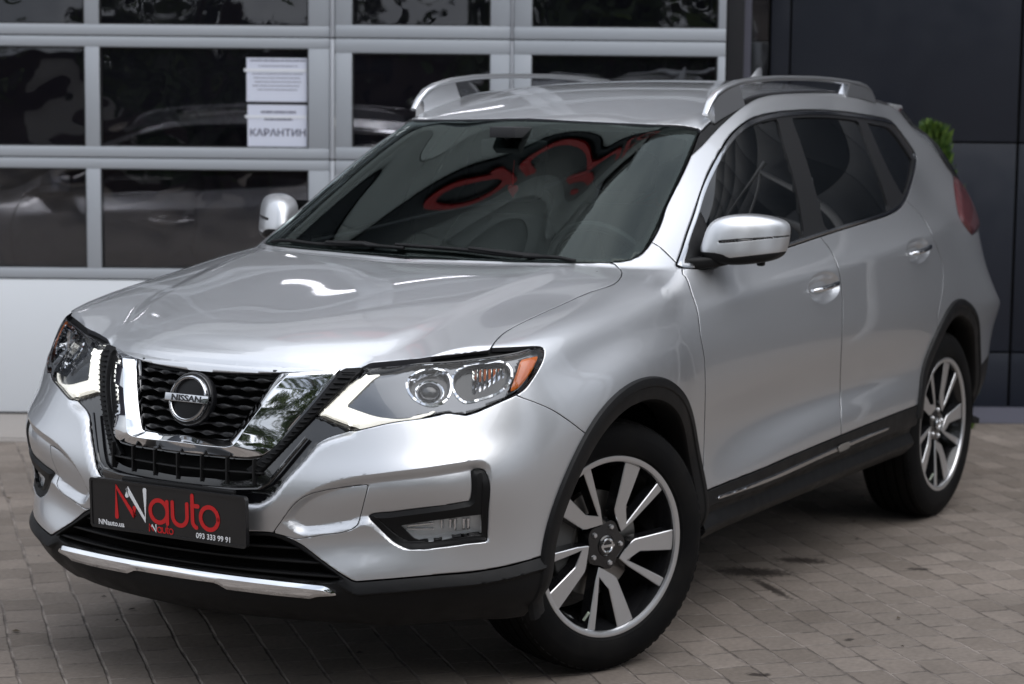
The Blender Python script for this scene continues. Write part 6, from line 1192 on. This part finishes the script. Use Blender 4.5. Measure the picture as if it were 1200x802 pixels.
def seat(yc, x0=-1.18):
    s = MB(); s.box(x0-.05, x0+.50, yc-.25, yc+.25, .52, .70)
    s.sweep([(x0, yc, .66), (x0-.07, yc, .85), (x0-.15, yc, 1.08), (x0-.19, yc, 1.20)], rrect(.50, .14, .05, 3), up=(1, 0, 0), scales=[1, 1.02, .95, .70])
    return s
def headrest(yc, x0=-1.18):
    h = MB(); h.sweep([(x0-.215, yc-.13, 1.325), (x0-.205, yc-.08, 1.33), (x0-.20, yc, 1.335), (x0-.205, yc+.08, 1.33), (x0-.215, yc+.13, 1.325)], rrect(.09, .17, .035, 4), scales=[.8, 1, 1, 1, .8]); return h
for yc, x0 in ((.37, -1.18), (-.37, -1.18), (.36, -2.05), (-.36, -2.05), (0, -2.05)):
    s = mb1(seat(yc, x0), 'seat', [SEATM], bevel=.03, seg=3, angle=60); mb1(headrest(yc, x0), 'headrest', [SEATM], p=s, bevel=.01, angle=60)
sw = MB(); c_ = Vector((-.74, .37, 1.06)); nv = Vector((-.90, 0, .43)).normalized(); u_ = Vector((0, 1, 0)); v_ = nv.cross(u_).normalized()
sw.tube([c_+u_*.185*math.cos(2*math.pi*i/40)+v_*.185*math.sin(2*math.pi*i/40) for i in range(40)], .016, 10, closed=True, up=(.3, .2, 1))
for a in (R_(200), R_(-20), R_(90)): sw.sweep([c_, c_+u_*.18*math.cos(a)+v_*.18*math.sin(a)*-1], rrect(.04, .012, .004, 2), up=nv)
sw.sweep([c_-nv*.03, c_+nv*.02], [(.07*math.cos(i*.5236), .06*math.sin(i*.5236)) for i in range(12)]); sw.tube([c_, c_-nv*.35], .03, 10)
mb1(sw, 'steering_wheel', [mat('wheel_leather', (.03, .03, .032), .45)])
im = MB(); im.sweep([(-.80, -.125, 1.455), (-.795, 0, 1.46), (-.80, .125, 1.455)], rrect(.02, .07, .009, 3), scales=[.9, 1, .9]); im.tube([(-.79, 0, 1.47), (-.73, 0, 1.515)], .012); im.box(-.83, -.72, -.05, .05, 1.495, 1.53)
mb1(im, 'rearview_mirror', [CABIN], bevel=.004)
for yc in (.575, -.575):
    bl = MB(); bl.sweep([(-1.60, yc*1.0, 1.40), (-1.58, yc*1.13, 1.15)], rrect(.05, .004, .001, 1)); 
# hanging air freshener: an arrow-like heart on a thread, a thing of its own
fx, fy, fz = -.780, .008, 1.322
fre = empty('air_freshener', (fx, fy, fz-.02)); tag(fre, 'small red heart-shaped air freshener hanging on a thread behind the windscreen of the silver car', 'air freshener')
hm = MB(); out = []
for i in range(28):
    t = 2*math.pi*i/28; out.append((.00115*16*math.sin(t)**3, .00115*(13*math.cos(t)-5*math.cos(2*t)-2*math.cos(3*t)-math.cos(4*t))*1.25+.02))
n = len(out); hm.add([(.004, y, z) for y, z in out]+[(-.004, y, z) for y, z in out], [tuple(range(n)), tuple(range(n, 2*n))[::-1]]+[((i+1) % n, i, n+i, n+(i+1) % n) for i in range(n)])
ho = hm.build('heart', [REDM], bevel=.0012); ho.parent = fre
th = MB(); th.tube([(0, 0, .032), (.002, 0, .07), (-.006, 0, .118)], .0013, 6); 
for k in range(5): th.tube([(.0015, .003*math.cos(q*.785), .042+.008*k+.004*math.sin(q*.785)) for q in range(8)], .0009, 5, closed=True, up=(1, 0, 0))
to_ = th.build('thread', [REDM]); to_.parent = fre

# ------------------------------------------------------------------ the forecourt and buildings
ANG = R_(120.846)
OR = Vector((CAM.x, CAM.y, 0)); EX = Vector((-.51273, .85855, 0)); EY = Vector((-.85855, -.51273, 0))
def W(s, d, z=0): return OR+EX*s+EY*d+Vector((0, 0, z))
def thing(name, s, d, z=0, rz=0): return empty(name, W(s, d, z), ANG+rz)
def tb(mb, name, mats, parent, **kw):
    o = mb.build(name, mats, **kw); o.parent = parent; return o

def paver_mat():
    m = bpy.data.materials.new('pavers'); m.use_nodes = True; b = m.node_tree.nodes['Principled BSDF']
    t = nd(m, 'ShaderNodeTexCoord'); mp = nd(m, 'ShaderNodeMapping'); mp.inputs['Rotation'].default_value = (0, 0, R_(-47.2))
    wob = nd(m, 'ShaderNodeTexNoise', Scale=2.3, Detail=2); lk(m, t.outputs['Object'], wob.inputs[0])
    vm = nd(m, 'ShaderNodeVectorMath', operation='MULTIPLY_ADD'); lk(m, wob.outputs['Color'], vm.inputs[0]); vm.inputs[1].default_value = (.030, .030, 0); lk(m, t.outputs['Object'], vm.inputs[2])
    lk(m, vm.outputs[0], mp.inputs[0])
    sp = nd(m, 'ShaderNodeSeparateXYZ'); lk(m, mp.outputs[0], sp.inputs[0])
    def mth(op, a, b_=None, c=None):
        n = nd(m, 'ShaderNodeMath', operation=op)
        for i, v in enumerate((a, b_, c)):
            if v is None: continue
            if hasattr(v, 'is_linked'): lk(m, v, n.inputs[i])
            else: n.inputs[i].default_value = v
        return n.outputs[0]
    WB, LB = .1205, .150
    row = mth('DIVIDE', sp.outputs[1], WB); ri = mth('FLOOR', row); rf = mth('FRACT', row)
    wn_ = nd(m, 'ShaderNodeTexWhiteNoise', noise_dimensions='1D'); lk(m, ri, wn_.inputs['W'])
    col = mth('ADD', mth('DIVIDE', sp.outputs[0], LB), mth('MULTIPLY', wn_.outputs['Value'], 1.0)); ci = mth('FLOOR', col); cf = mth('FRACT', col)
    dr = mth('MULTIPLY', mth('MINIMUM', rf, mth('SUBTRACT', 1, rf)), WB); dc = mth('MULTIPLY', mth('MINIMUM', cf, mth('SUBTRACT', 1, cf)), LB)
    dmin = mth('MINIMUM', dr, dc)
    fine = nd(m, 'ShaderNodeTexNoise', Scale=60.0, Detail=6); lk(m, t.outputs['Object'], fine.inputs[0])
    chip = nd(m, 'ShaderNodeTexNoise', Scale=17.0, Detail=3); lk(m, t.outputs['Object'], chip.inputs[0])
    dn = mth('ADD', dmin, mth('MULTIPLY', mth('SUBTRACT', mth('ADD', mth('MULTIPLY', fine.outputs['Fac'], .6), mth('MULTIPLY', chip.outputs['Fac'], .4)), .5), .014))
    jm = nd(m, 'ShaderNodeMapRange'); jm.interpolation_type = 'SMOOTHSTEP'; jm.inputs[1].default_value = .0015; jm.inputs[2].default_value = .0065; lk(m, dn, jm.inputs[0])
    cx = nd(m, 'ShaderNodeCombineXYZ'); lk(m, ri, cx.inputs[0]); lk(m, ci, cx.inputs[1])
    wc = nd(m, 'ShaderNodeTexWhiteNoise', noise_dimensions='3D'); lk(m, cx.outputs[0], wc.inputs[0])
    rmp = nd(m, 'ShaderNodeValToRGB'); e = rmp.color_ramp.elements
    e[0].position = 0; e[0].color = (.142, .119, .101, 1); e[1].position = 1; e[1].color = (.200, .171, .148, 1); x_ = e.new(.45); x_.color = (.162, .138, .119, 1); x_ = e.new(.75); x_.color = (.178, .150, .129, 1)
    lk(m, wc.outputs['Value'], rmp.inputs[0])
    big = nd(m, 'ShaderNodeTexNoise', Scale=1.3, Detail=6, Roughness=.65); lk(m, t.outputs['Object'], big.inputs[0])
    br = nd(m, 'ShaderNodeMapRange'); br.inputs[1].default_value = .3; br.inputs[2].default_value = .7; br.inputs[3].default_value = .74; br.inputs[4].default_value = 1.18; lk(m, big.outputs['Fac'], br.inputs[0])
    fr = nd(m, 'ShaderNodeMapRange'); fr.inputs[1].default_value = .25; fr.inputs[2].default_value = .75; fr.inputs[3].default_value = .82; fr.inputs[4].default_value = 1.14; lk(m, fine.outputs['Fac'], fr.inputs[0])
    mul = mth('MULTIPLY', br.outputs[0], fr.outputs[0])
    # joints: sand in some, dark in others
    js = nd(m, 'ShaderNodeTexNoise', Scale=9.0, Detail=4); lk(m, t.outputs['Object'], js.inputs[0])
    jc = nd(m, 'ShaderNodeValToRGB'); jc.color_ramp.elements[0].position = .42; jc.color_ramp.elements[0].color = (.098, .082, .073, 1); jc.color_ramp.elements[1].position = .62; jc.color_ramp.elements[1].color = (.26, .225, .20, 1); lk(m, js.outputs['Fac'], jc.inputs[0])
    mc = nd(m, 'ShaderNodeMixRGB'); lk(m, jm.outputs[0], mc.inputs[0]); lk(m, jc.outputs[0], mc.inputs[1]); lk(m, rmp.outputs[0], mc.inputs[2])
    # oil stains: (x, y, size)
    acc = None
    for (sx, sy, ra, rb, an) in STAINS:
        q = nd(m, 'ShaderNodeMapping'); q.vector_type = 'TEXTURE'; q.inputs['Location'].default_value = (sx, sy, 0); q.inputs['Rotation'].default_value = (0, 0, an); q.inputs['Scale'].default_value = (ra, rb, 1); lk(m, t.outputs['Object'], q.inputs[0])
        ln = nd(m, 'ShaderNodeVectorMath', operation='LENGTH'); lk(m, q.outputs[0], ln.inputs[0])
        v = mth('ADD', ln.outputs['Value'], mth('MULTIPLY', mth('SUBTRACT', fine.outputs['Fac'], .5), 1.6))
        mr = nd(m, 'ShaderNodeMapRange'); mr.interpolation_type = 'SMOOTHSTEP'; mr.inputs[1].default_value = .5; mr.inputs[2].default_value = 1.25; mr.inputs[3].default_value = .93; mr.inputs[4].default_value = 0; lk(m, v, mr.inputs[0])
        acc = mr.outputs[0] if acc is None else mth('MAXIMUM', acc, mr.outputs[0])
    sc2 = nd(m, 'ShaderNodeVectorMath', operation='SCALE'); lk(m, mc.outputs[0], sc2.inputs[0]); lk(m, mul, sc2.inputs['Scale'])
    fin_ = nd(m, 'ShaderNodeMixRGB'); lk(m, acc, fin_.inputs[0]); lk(m, sc2.outputs[0], fin_.inputs[1]); fin_.inputs[2].default_value = (.022, .016, .013, 1)
    lk(m, fin_.outputs[0], b.inputs['Base Color']); b.inputs['Roughness'].default_value = .78; b.inputs['Specular IOR Level'].default_value = .35
    h = mth('ADD', mth('MULTIPLY', jm.outputs[0], 1.0), mth('ADD', mth('MULTIPLY', fine.outputs['Fac'], .35), mth('MULTIPLY', wc.outputs['Value'], .35)))
    bp = nd(m, 'ShaderNodeBump', Strength=.8, Distance=.006); lk(m, h, bp.inputs['Height']); lk(m, bp.outputs[0], b.inputs['Normal'])
    return m
STAINS = [(-1.395, .62, .15, .075, R_(112)), (-1.20, .78, .16, .022, R_(48)), (-1.762, 1.09, .045, .02, R_(120)), (-1.66, .69, .10, .05, 1.9), (-.198, 1.189, .04, .02, 2), (-.711, 1.256, .02, .014, 0)]
g = MB(); g.add([(-70, -70, 0), (70, -70, 0), (70, 70, 0), (-70, 70, 0)], [(0, 1, 2, 3)]); tag(g.build('ground', [paver_mat()], recalc=False), kind='structure')

ALU = bump(mat('door_frame_grey', (.385, .41, .445), .42, metal=.15, spec=.5), scale=30, strength=.03, dist=.001, rough_var=.05, base_rough=.42)
ALUL = mat('frame_light', (.46, .48, .52), .4, metal=.1)
PANELW = bump(mat('door_panel_white', (.68, .71, .745), .5), scale=220, strength=.12, dist=.0008)
DGLASS = glass_mat('door_pane', (.52, .53, .58), ior=1.9, body=(.008, .008, .013), bodymix=.25, wave=.019, wave_scale=1.0)
RUB = mat('door_seal', (.012, .012, .013), .6)
DKGREY = bump(mat('dark_cladding', (.0135, .0165, .0255), .38, spec=.5), scale=300, strength=.12, dist=.0006, rough_var=.06, base_rough=.38)
CONC = bump(mat('concrete', (.27, .25, .235), .8), scale=90, strength=.35, dist=.002)

# sectional garage door with a wicket door, glazed
D0 = 10.70
gd = thing('garage_door', -1.5, D0); tag(gd, 'grey framed glazed sectional garage door with dark panes and a white bottom panel, behind the car', 'garage door')
SEC = [.020, .690, 1.290, 1.884, 2.480, 3.075, 3.67]
o_s = 1.5                     # local s = s + 1.5
def LX(s): return s+o_s
XS_END = 1.029; XS_START = -5.2
fr = MB(); seal = MB()
def rails(x0, x1, z0, z1, rt, rb, y0=-.022, y1=.020):
    fr.box(LX(x0), LX(x1), y0, y1, z1-rt, z1); fr.box(LX(x0), LX(x1), y0, y1, z0, z0+rb)
panes = []; 
stiles_main = [(-.985-.024, -.905), (-2.103, -2.032), (-3.20, -3.13), (-4.30, -4.23), (-5.2, -5.10)]
for k in range(1, 6):
    z0, z1 = SEC[k]+.003, SEC[k+1]-.003; rt, rb = .050, .052
    fr.box(LX(XS_START), LX(-.9045), -.022, .02, z1-rt, z1); fr.box(LX(XS_START), LX(-.9045), -.022, .02, z0, z0+rb)
    for a, b in stiles_main: fr.box(LX(a), LX(b if b != -.905 else -.9045), -.0215, .0195, z0+rb, z1-rt)
    edges = [(-5.10, -4.30), (-4.23, -3.20), (-3.13, -2.103), (-2.032, -1.009)]
    panes += [(a, b, z0+rb, z1-rt) for a, b in edges]
    # wicket door leaf and the right-hand bay
    z0w, z1w = z0, z1
    for a, b, pa, pb in ((-.878, -.022, -.796, -.1195), (-.006, XS_END, .0815, .992)):
        fr.box(LX(a), LX(b), -.024, .02, z1w-.068, z1w); fr.box(LX(a), LX(b), -.024, .02, z0w, z0w+.060)
        fr.box(LX(a), LX(pa), -.0235, .0195, z0w+.060, z1w-.068); fr.box(LX(pb), LX(b), -.0235, .0195, z0w+.060, z1w-.068); panes.append((pa, pb, z0w+.060, z1w-.068))
tb(fr, 'door_frame', [ALU], gd, bevel=.003)
vs_ = MB()
for a, b in ((-.901, -.8815), (-.0185, -.0095)):
    for k in range(1, 6): vs_.box(LX(a), LX(b), -.030, .01, SEC[k]+.004, SEC[k+1]-.004)
tb(vs_, 'door_strip', [ALUL], gd, bevel=.002)
bk = MB()
for k in range(1, 7): bk.box(LX(XS_START), LX(XS_END), -.008, .014, SEC[k]-.003, SEC[k]+.003)
bk.box(LX(XS_START), LX(XS_END), -.012, .02, 0.0, .018); tb(bk, 'door_seal', [RUB], gd)
wp = MB(); wp.box(LX(XS_START), LX(XS_END), -.020, .02, .022, .686); tb(wp, 'bottom_panel', [PANELW], gd, bevel=.004)
for a, b, z0, z1 in panes:
    p = MB(); p.box(LX(a)-.004, LX(b)+.004, .004, .008, z0-.004, z1+.004); tb(p, 'pane', [DGLASS], gd)
bead = MB()
for a, b, z0, z1 in panes:
    for q in ((a, b, z0, z0+.007), (a, b, z1-.007, z1), (a, a+.007, z0+.0071, z1-.0071), (b-.007, b, z0+.0071, z1-.0071)): bead.box(LX(q[0]), LX(q[1]), -.016, .003, q[2], q[3])
tb(bead, 'glazing_bead', [RUB], gd)
ap = MB(); 
apo = thing('threshold', -1.5, D0-.36); ap.box(-4.2, 2.5, -.36, .355, -.1, .012); ap.box(-4.2, 2.5, -.400, -.364, -.1, .016); ap.box(-4.2, 2.5, -.44, -.404, -.1, .010)
tha = tb(ap, 'slab', [CONC], apo, bevel=.004); tag(apo, 'concrete threshold slab along the foot of the glazed garage door', 'threshold')
# garage room behind
rm = MB(); rm.box(-7.3, 3.2, 7.0, 7.1, 0, 4); rm.box(-7.3, 3.2, .06, 7.0, -.05, .005); rm.box(-7.4, -7.3, .05, 7.0, 0, 4); rm.box(3.2, 3.3, .65, 7.0, 0, 4); rm.box(1.06, 1.16, .05, .7, 0, 4); rm.box(1.16, 3.2, .66, .7, 0, 4); rm.box(-7.3, 3.2, .05, 7.0, 3.9, 4)
gr = thing('garage_room', 0, D0); tb(rm, 'room_shell', [mat('room_dark', (.085, .085, .110), .8)], gr); tag(gr, 'dim garage room seen through the dark door panes', 'room')

# lamps and a second car in the room
for s_, d_ in ((-3.4, 11.5), (-.9, 11.5), (-2.2, 15.2)):
    lt = thing('ceiling_lamp', s_, d_, 3.1); b_ = MB(); b_.box(-.6, .6, -.09, .09, .02, .08); tb(b_, 'housing', [ALUL], lt, bevel=.01); b_ = MB(); b_.box(-.57, .57, -.07, .07, 0, .019); tb(b_, 'tube', [mat('lamp_tube', (1, 1, 1), .4, emit=(1, .95, .86), es=24) if 'lamp_tube' not in bpy.data.materials else bpy.data.materials['lamp_tube']], lt)
    tag(lt, ['lit ceiling lamp at the left over the bonnet of the car in the garage', 'lit ceiling lamp over the cabin of the car in the garage', 'lit ceiling lamp at the back wall of the garage room'][[-3.4, -.9, -2.2].index(s_)], 'lamp')
def copy_car(o, parent):
    c = o.copy(); COL.objects.link(c); c.parent = parent
    for ch in list(o.children):
        if not ch.name.startswith(('daytime_light', 'led_bead', 'number_plate')): copy_car(ch, c)
    return c
car2 = copy_car(car, None); car2.location = W(-1.85, 13.0); car2.rotation_euler = (0, 0, ANG+math.pi-.06); car2.scale = (1, 1, .90)
tag(car2, 'silver car parked inside the garage, dimly seen through the lower door panes', 'car')
# notices taped inside the pane
PAPER = mat('paper', (.66, .69, .80), .7); INK = mat('ink', (.10, .10, .15), .7); TAPE = mat('tape', (.75, .77, .82), .3)
def notice(s0, s1, z0, z1, lines, label, word=None):
    t = thing('paper_notice', (s0+s1)/2, D0-.0005, z0); w = s1-s0; h = z1-z0
    b = MB(); b.box(-w/2, w/2, -.0015, 0, 0, h); k = b
    for (a, c, z, th) in lines:
        x = a
        while x < c:
            l = rnd(.012, .040); x2 = min(x+l, c); k.box(x*w-w/2, x2*w-w/2, -.0022, -.0016, z*h, z*h+th, 1); x += l+.012
    tb(b, 'sheet', [PAPER, INK], t); tag(t, label, 'notice', 'notices taped inside the garage door pane')
    if word:
        o = text_mesh(word, .048, 'lettering', INK, align='CENTER', bold=.0009, sx=1.05); o.parent = t; o.matrix_local = Matrix.Translation((0, -.0022, .052)) @ Matrix.Rotation(R_(90), 4, 'X')
    tp = MB(); tp.box(-w/2-.012, w/2+.02, -.0030, -.0024, h*.68, h*.75); tb(tp, 'tape', [TAPE], t)
notice(-1.314, -1.015, 1.572, 1.785, [(.06, .97, .92, .008), (.20, .84, .80, .005), (.12, .90, .71, .005), (.10, .92, .62, .005), (.12, .88, .53, .005), (.14, .90, .44, .005), (.10, .86, .35, .005), (.18, .84, .26, .005)], 'upper white sheet with many small printed lines taped in the garage door pane')
notice(-1.310, -1.013, 1.352, 1.556, [(.22, .80, .80, .012), (.28, .74, .63, .012)], 'lower white sheet reading КАРАНТИН taped in the garage door pane', 'КАРАНТИН')

# dark clad wall to the right, with joints
D1 = 11.30
dw = thing('clad_wall', 3.0, D1); tag(dw, 'dark anthracite clad wall of large panels with black joints, right of the garage door', 'wall')
def dx(s): return s-3.0
jn = MB(); jn.box(dx(1.03), dx(17), .012, .20, 0, 9.0); tb(jn, 'joint_backing', [DARK], dw)
def panel(s0, s1, z0, z1): 
    p = MB(); p.box(dx(s0), dx(s1), 0, .011, z0, z1); tb(p, 'cladding_panel', [DKGREY], dw, bevel=.003)
for z0, z1 in ((.0, .290), (.300, 1.386), (1.396, 2.95), (2.96, 4.5), (4.51, 6.0), (6.01, 7.5), (7.51, 9.0)):
    for s0, s1 in ((1.428, 2.610), (2.624, 3.82), (3.834, 5.0), (5.014, 6.2), (6.214, 7.4), (7.414, 8.6), (8.614, 9.8), (9.814, 11)): panel(s0, s1, z0, z1)
    panel(1.322, 1.418, z0, z1)
cp = MB()
for z0, z1 in ((0, .69), (.694, 1.29), (1.294, 1.898), (1.904, 2.5), (2.504, 3.7)): cp.box(dx(1.128), dx(1.308), .004, .010, z0, z1)
tb(cp, 'dark_pane', [mat('dark_pane', (.008, .008, .011), .16, coat=.5)], dw, bevel=.002)
pf = MB(); pf.box(dx(1.036), dx(1.120), -.61, .011, 0, 4.5); tb(pf, 'door_jamb', [mat('jamb_black', (.010, .010, .012), .5)], dw, bevel=.004)

# upper storey of the same building: fascia with the red sign, white panels and windows (seen mirrored in the windscreen)
ub_ = thing('garage_building', 0, D0+.7); tag(ub_, 'upper storey of the garage building mirrored in the windscreen, dark fascia below pale panels', 'building')
fa = MB(); fa.box(-9, 1.0, -.45, .3, 5.9, 7.6); tb(fa, 'fascia', [DKGREY], ub_, bevel=.01)
WP = mat('white_facade', (.55, .57, .58), .5)
wpn = MB()
for i in range(5):
    for z0, z1 in ((3.68, 4.8), (4.82, 5.88), (7.62, 8.5), (8.52, 9.4), (9.42, 10.4)):
        if i % 3 == 1 and z0 > 8.51: continue
        wpn.box(-9+2*i, -9+2*i+1.985, -.40, .3, z0, z1)
tb(wpn, 'facade_panel', [WP], ub_, bevel=.006)
for i in range(1, 5, 3):
    w_ = MB(); w_.box(-9+2*i, -9+2*i+1.985, -.2, .2, 8.52, 10.4); tb(w_, 'window', [mat('upper_window', (.01, .012, .014), .05)], ub_)
    f_ = MB(); f_.box(-9+2*i+.0, -9+2*i+.16, -.45, -.2, 8.52, 10.4); f_.box(-9+2*i+1.83, -9+2*i+1.985, -.45, -.2, 8.52, 10.4); f_.box(-9+2*i+.16, -9+2*i+1.83, -.44, -.2, 9.4, 9.5); tb(f_, 'window_frame', [ALUL], ub_)
sg = thing('fascia_sign', -1.2, D0+.22, 6.2); tag(sg, 'red rounded lettering on the dark fascia above the garage, mirrored in the windscreen', 'sign')
sm = MB(); letters_auto(sm, -1.2, 0, .95, .15, 0)
for (x, y, z), i in zip(list(sm.v), range(len(sm.v))): sm.v[i] = (x, -z*60-.02, y)
tb(sm, 'lettering', [mat('sign_red', (.62, .015, .02), .35)], sg)

# ------------------------------------------------------------------ plants
LEAF = [mat('leaf_a', (.045, .075, .020), .55), mat('leaf_b', (.085, .125, .028), .55), mat('leaf_c', (.030, .050, .016), .6)]
BARK = bump(mat('bark', (.07, .055, .042), .9), scale=40, strength=.6, dist=.02)
THU = [mat('thuja_a', (.055, .105, .016), .6), mat('thuja_b', (.095, .155, .020), .6), mat('thuja_c', (.035, .085, .014), .6)]
random.seed(9)
th = thing('thuja_shrub', 2.035, 10.6); tag(th, 'bright green conical thuja shrub rising behind the rear of the silver car', 'shrub')
tm_ = MB(); H_ = 1.47
def rad_(z): return .205*max(0, (1-z/H_))**.45*(min(1, z/1.3+.28))+.012
for i in range(3200):
    z = H_*random.random()**.9*.985+.03; a = rnd(0, 6.283); lob = 1+.22*math.sin(a*3+z*9)+.16*math.sin(a*5-z*17)
    r = rad_(z)*lob*(.55+.5*random.random()**.4); p = Vector((r*math.cos(a), r*math.sin(a), z)); d = Vector((math.cos(a)*rnd(.2, .8), math.sin(a)*rnd(.2, .8), rnd(.5, 1.2))).normalized(); L = rnd(.035, .075); sd_ = d.cross(Vector((rnd(-1, 1), rnd(-1, 1), rnd(-1, 1)))).normalized()*rnd(.006, .013)
    mi = 0 if random.random() < .5 else (1 if random.random() < .55 else 2)
    tm_.add([p-sd_*.4, p+d*L*.5-sd_, p+d*L, p+d*L*.5+sd_], [(0, 1, 2, 3)], mi)
tb(tm_, 'foliage', THU, th, recalc=False); tk_ = MB(); tk_.tube([(0, 0, 0), (0, 0, 1.2)], .025, 8, scales=[1, .3]); tb(tk_, 'trunk', [BARK], th)
lit = MB(); random.seed(12)
for i in range(90):
    u_, v_2 = rnd(-2.2, 2.6), rnd(5.2, 10.6); p = W(u_, v_2, .004); a = rnd(0, 6.28); L = rnd(.004, .016); q = Vector((math.cos(a), math.sin(a), 0))*L; w_ = Vector((-q.y, q.x, 0))*rnd(.3, .7); h_ = Vector((0, 0, rnd(.002, .006)))
    lit.add([p-q, p-w_+h_, p+q, p+w_+h_*.4], [(0, 1, 2, 3)], i % 2)
tag(lit.build('litter', [mat('dead_leaf', (.05, .035, .02), .8), mat('grit', (.03, .026, .024), .8)], recalc=False), 'scattered leaf crumbs and grit on the pavers', 'litter', kind='stuff')
def weed(s, d, n, h, label):
    t = thing('weed', s, d); m = MB()
    for i in range(n):
        a = rnd(0, 6.283); L = rnd(.4, 1)*h; q = Vector((math.cos(a), math.sin(a), 0)); p0 = q*.01; p1 = q*L*.45+Vector((0, 0, L*.7)); p2 = q*L*.9+Vector((0, 0, L*.8)); w = q.cross(Vector((0, 0, 1)))*L*.16
        m.add([p0-w*.3, p0+w*.3, p1+w, p1-w, p2], [(0, 1, 2, 3), (3, 2, 4)], i % 2)
    tb(m, 'leaves', THU[1:], t, recalc=False); tag(t, label, 'weed')
weed(2.35, 11.22, 14, .13, 'small green weed sprouting at the foot of the dark clad wall'); weed(2.28, 10.60, 9, .05, 'tiny tuft of grass between the pavers behind the rear wheel')

def tree(name, x, y, h, cr_, label, seed, nleaf=7500):
    random.seed(seed); t = empty(name, (x, y, 0)); tag(t, label, 'tree', 'trees across the forecourt mirrored in the car'); tr_ = MB()
    tr_.tube([(0, 0, 0), (.1, .05, h*.3), (0, .1, h*.62), (.1, 0, h*.85)], .22, 10, scales=[1.2, .9, .6, .2]); tips = []
    for i in range(9):
        a = i*2.4; z = h*(.28+.06*i); L = cr_*rnd(.6, .95); e = Vector((math.cos(a)*L, math.sin(a)*L, z+h*.16)); tr_.tube([(0, .05, z), e*.5+Vector((0, 0, z*.45)), e], .07, 6, scales=[1, .7, .25]); tips.append(e)
    tb_o = tr_.build('trunk', [BARK]); tb_o.parent = t; c = MB(); cl = []
    for i in range(46):
        a = rnd(0, 6.283); u = rnd(-1, 1); r = cr_*rnd(.45, 1.0); cl.append((Vector((r*math.cos(a)*math.sqrt(1-u*u), r*math.sin(a)*math.sqrt(1-u*u), h*.56+u*h*.42)), rnd(.5, 1.05)*cr_*.36, random.choice((0, 0, 1, 2))))
    for i in range(nleaf):
        o, r, k = random.choice(cl); d = Vector((random.gauss(0, 1), random.gauss(0, 1), random.gauss(0, .8))).normalized()*r*random.random()**.4; p = o+d; u = Vector((rnd(-1, 1), rnd(-1, 1), rnd(-1, 1))).normalized(); v = u.cross(Vector((rnd(-1, 1), rnd(-1, 1), rnd(-1, 1)))).normalized(); s_ = rnd(.10, .22)
        c.add([p-u*s_, p+v*s_*.6, p+u*s_, p-v*s_*.6], [(0, 1, 2, 3)], k if random.random() < .7 else (k+1) % 3)
    o = c.build('crown', LEAF, recalc=False); o.parent = t; return t
wxy = lambda s_, d_: tuple(W(s_, d_))[:2]
TS = [(wxy(1.8, -8.5), 10.5, 4.2), (wxy(-4.5, -11), 9.0, 3.4), (wxy(-10, -9), 10, 3.8), (wxy(9.5, -6), 9.5, 3.6), ((4, 17), 8, 3.2), ((-6, 17), 9, 3.3), (wxy(-16, -7), 8.6, 3.4)]
TL_ = ['broad dark tree directly behind the camera', 'rounded tree left of the broad dark tree behind the camera', 'tallest tree facing the front grille of the car', 'dense tree to the right behind the camera', 'tree facing the front door of the car', 'tree facing the rear door of the car, nearest the clad wall', 'tree at the far left end of the row facing the garage']
for i, (((x, y), h, c_), l) in enumerate(zip(TS, TL_)): tree('leafy_tree', x, y, h, c_, l, 20+i)
# building across the forecourt and a pale frame, both seen only as reflections
ob = empty('opposite_building', W(0, -21), ANG); tag(ob, 'brown low building across the forecourt with dark windows, mirrored in door panes', 'building')
m_ = MB(); m_.box(-24, 24, -3, 3, 0, 1.95); tb(m_, 'wall', [mat('render_brown', (.085, .065, .060), .8)], ob); rf_ = MB(); rf_.box(-24.4, 24.4, -3.4, 3.4, 1.95, 2.15); tb(rf_, 'roof', [mat('roof_dark', (.05, .045, .045), .7)], ob)
FW = mat('far_window', (.012, .014, .018), .08); FB = mat('far_blind', (.45, .44, .42), .6)
for k in range(10):
    w_ = MB(); x_ = -22+4.4*k; w_.box(x_, x_+2.4, 2.98, 3.03, .6, 1.5); tb(w_, 'window', [FW if k % 3 else FB], ob)
pg = empty('metal_frame', (-5.0, 4.6, 0), R_(65)); tag(pg, 'pale open metal canopy frame beside the forecourt, mirrored in the side windows', 'canopy frame')
f_ = MB()
for x in (-2.2, -.7, .9, 2.4): f_.tube([(x, 0, 0), (x, 0, 3.6)], .05, 8); f_.tube([(x, 0, 3.6), (x, 1.6, 4.1)], .04, 8)
f_.tube([(-2.4, 0, 3.6), (2.6, 0, 3.6)], .06, 8); f_.tube([(-2.2, 0, 3.6), (-.7, 0, 1.8)], .035, 8); f_.tube([(-.7, 0, 3.6), (-2.2, 0, 1.8)], .035, 8); f_.tube([(.9, 0, 3.6), (2.4, 0, 1.8)], .035, 8)
tb(f_, 'frame', [mat('frame_white', (.6, .6, .6), .5)], pg)
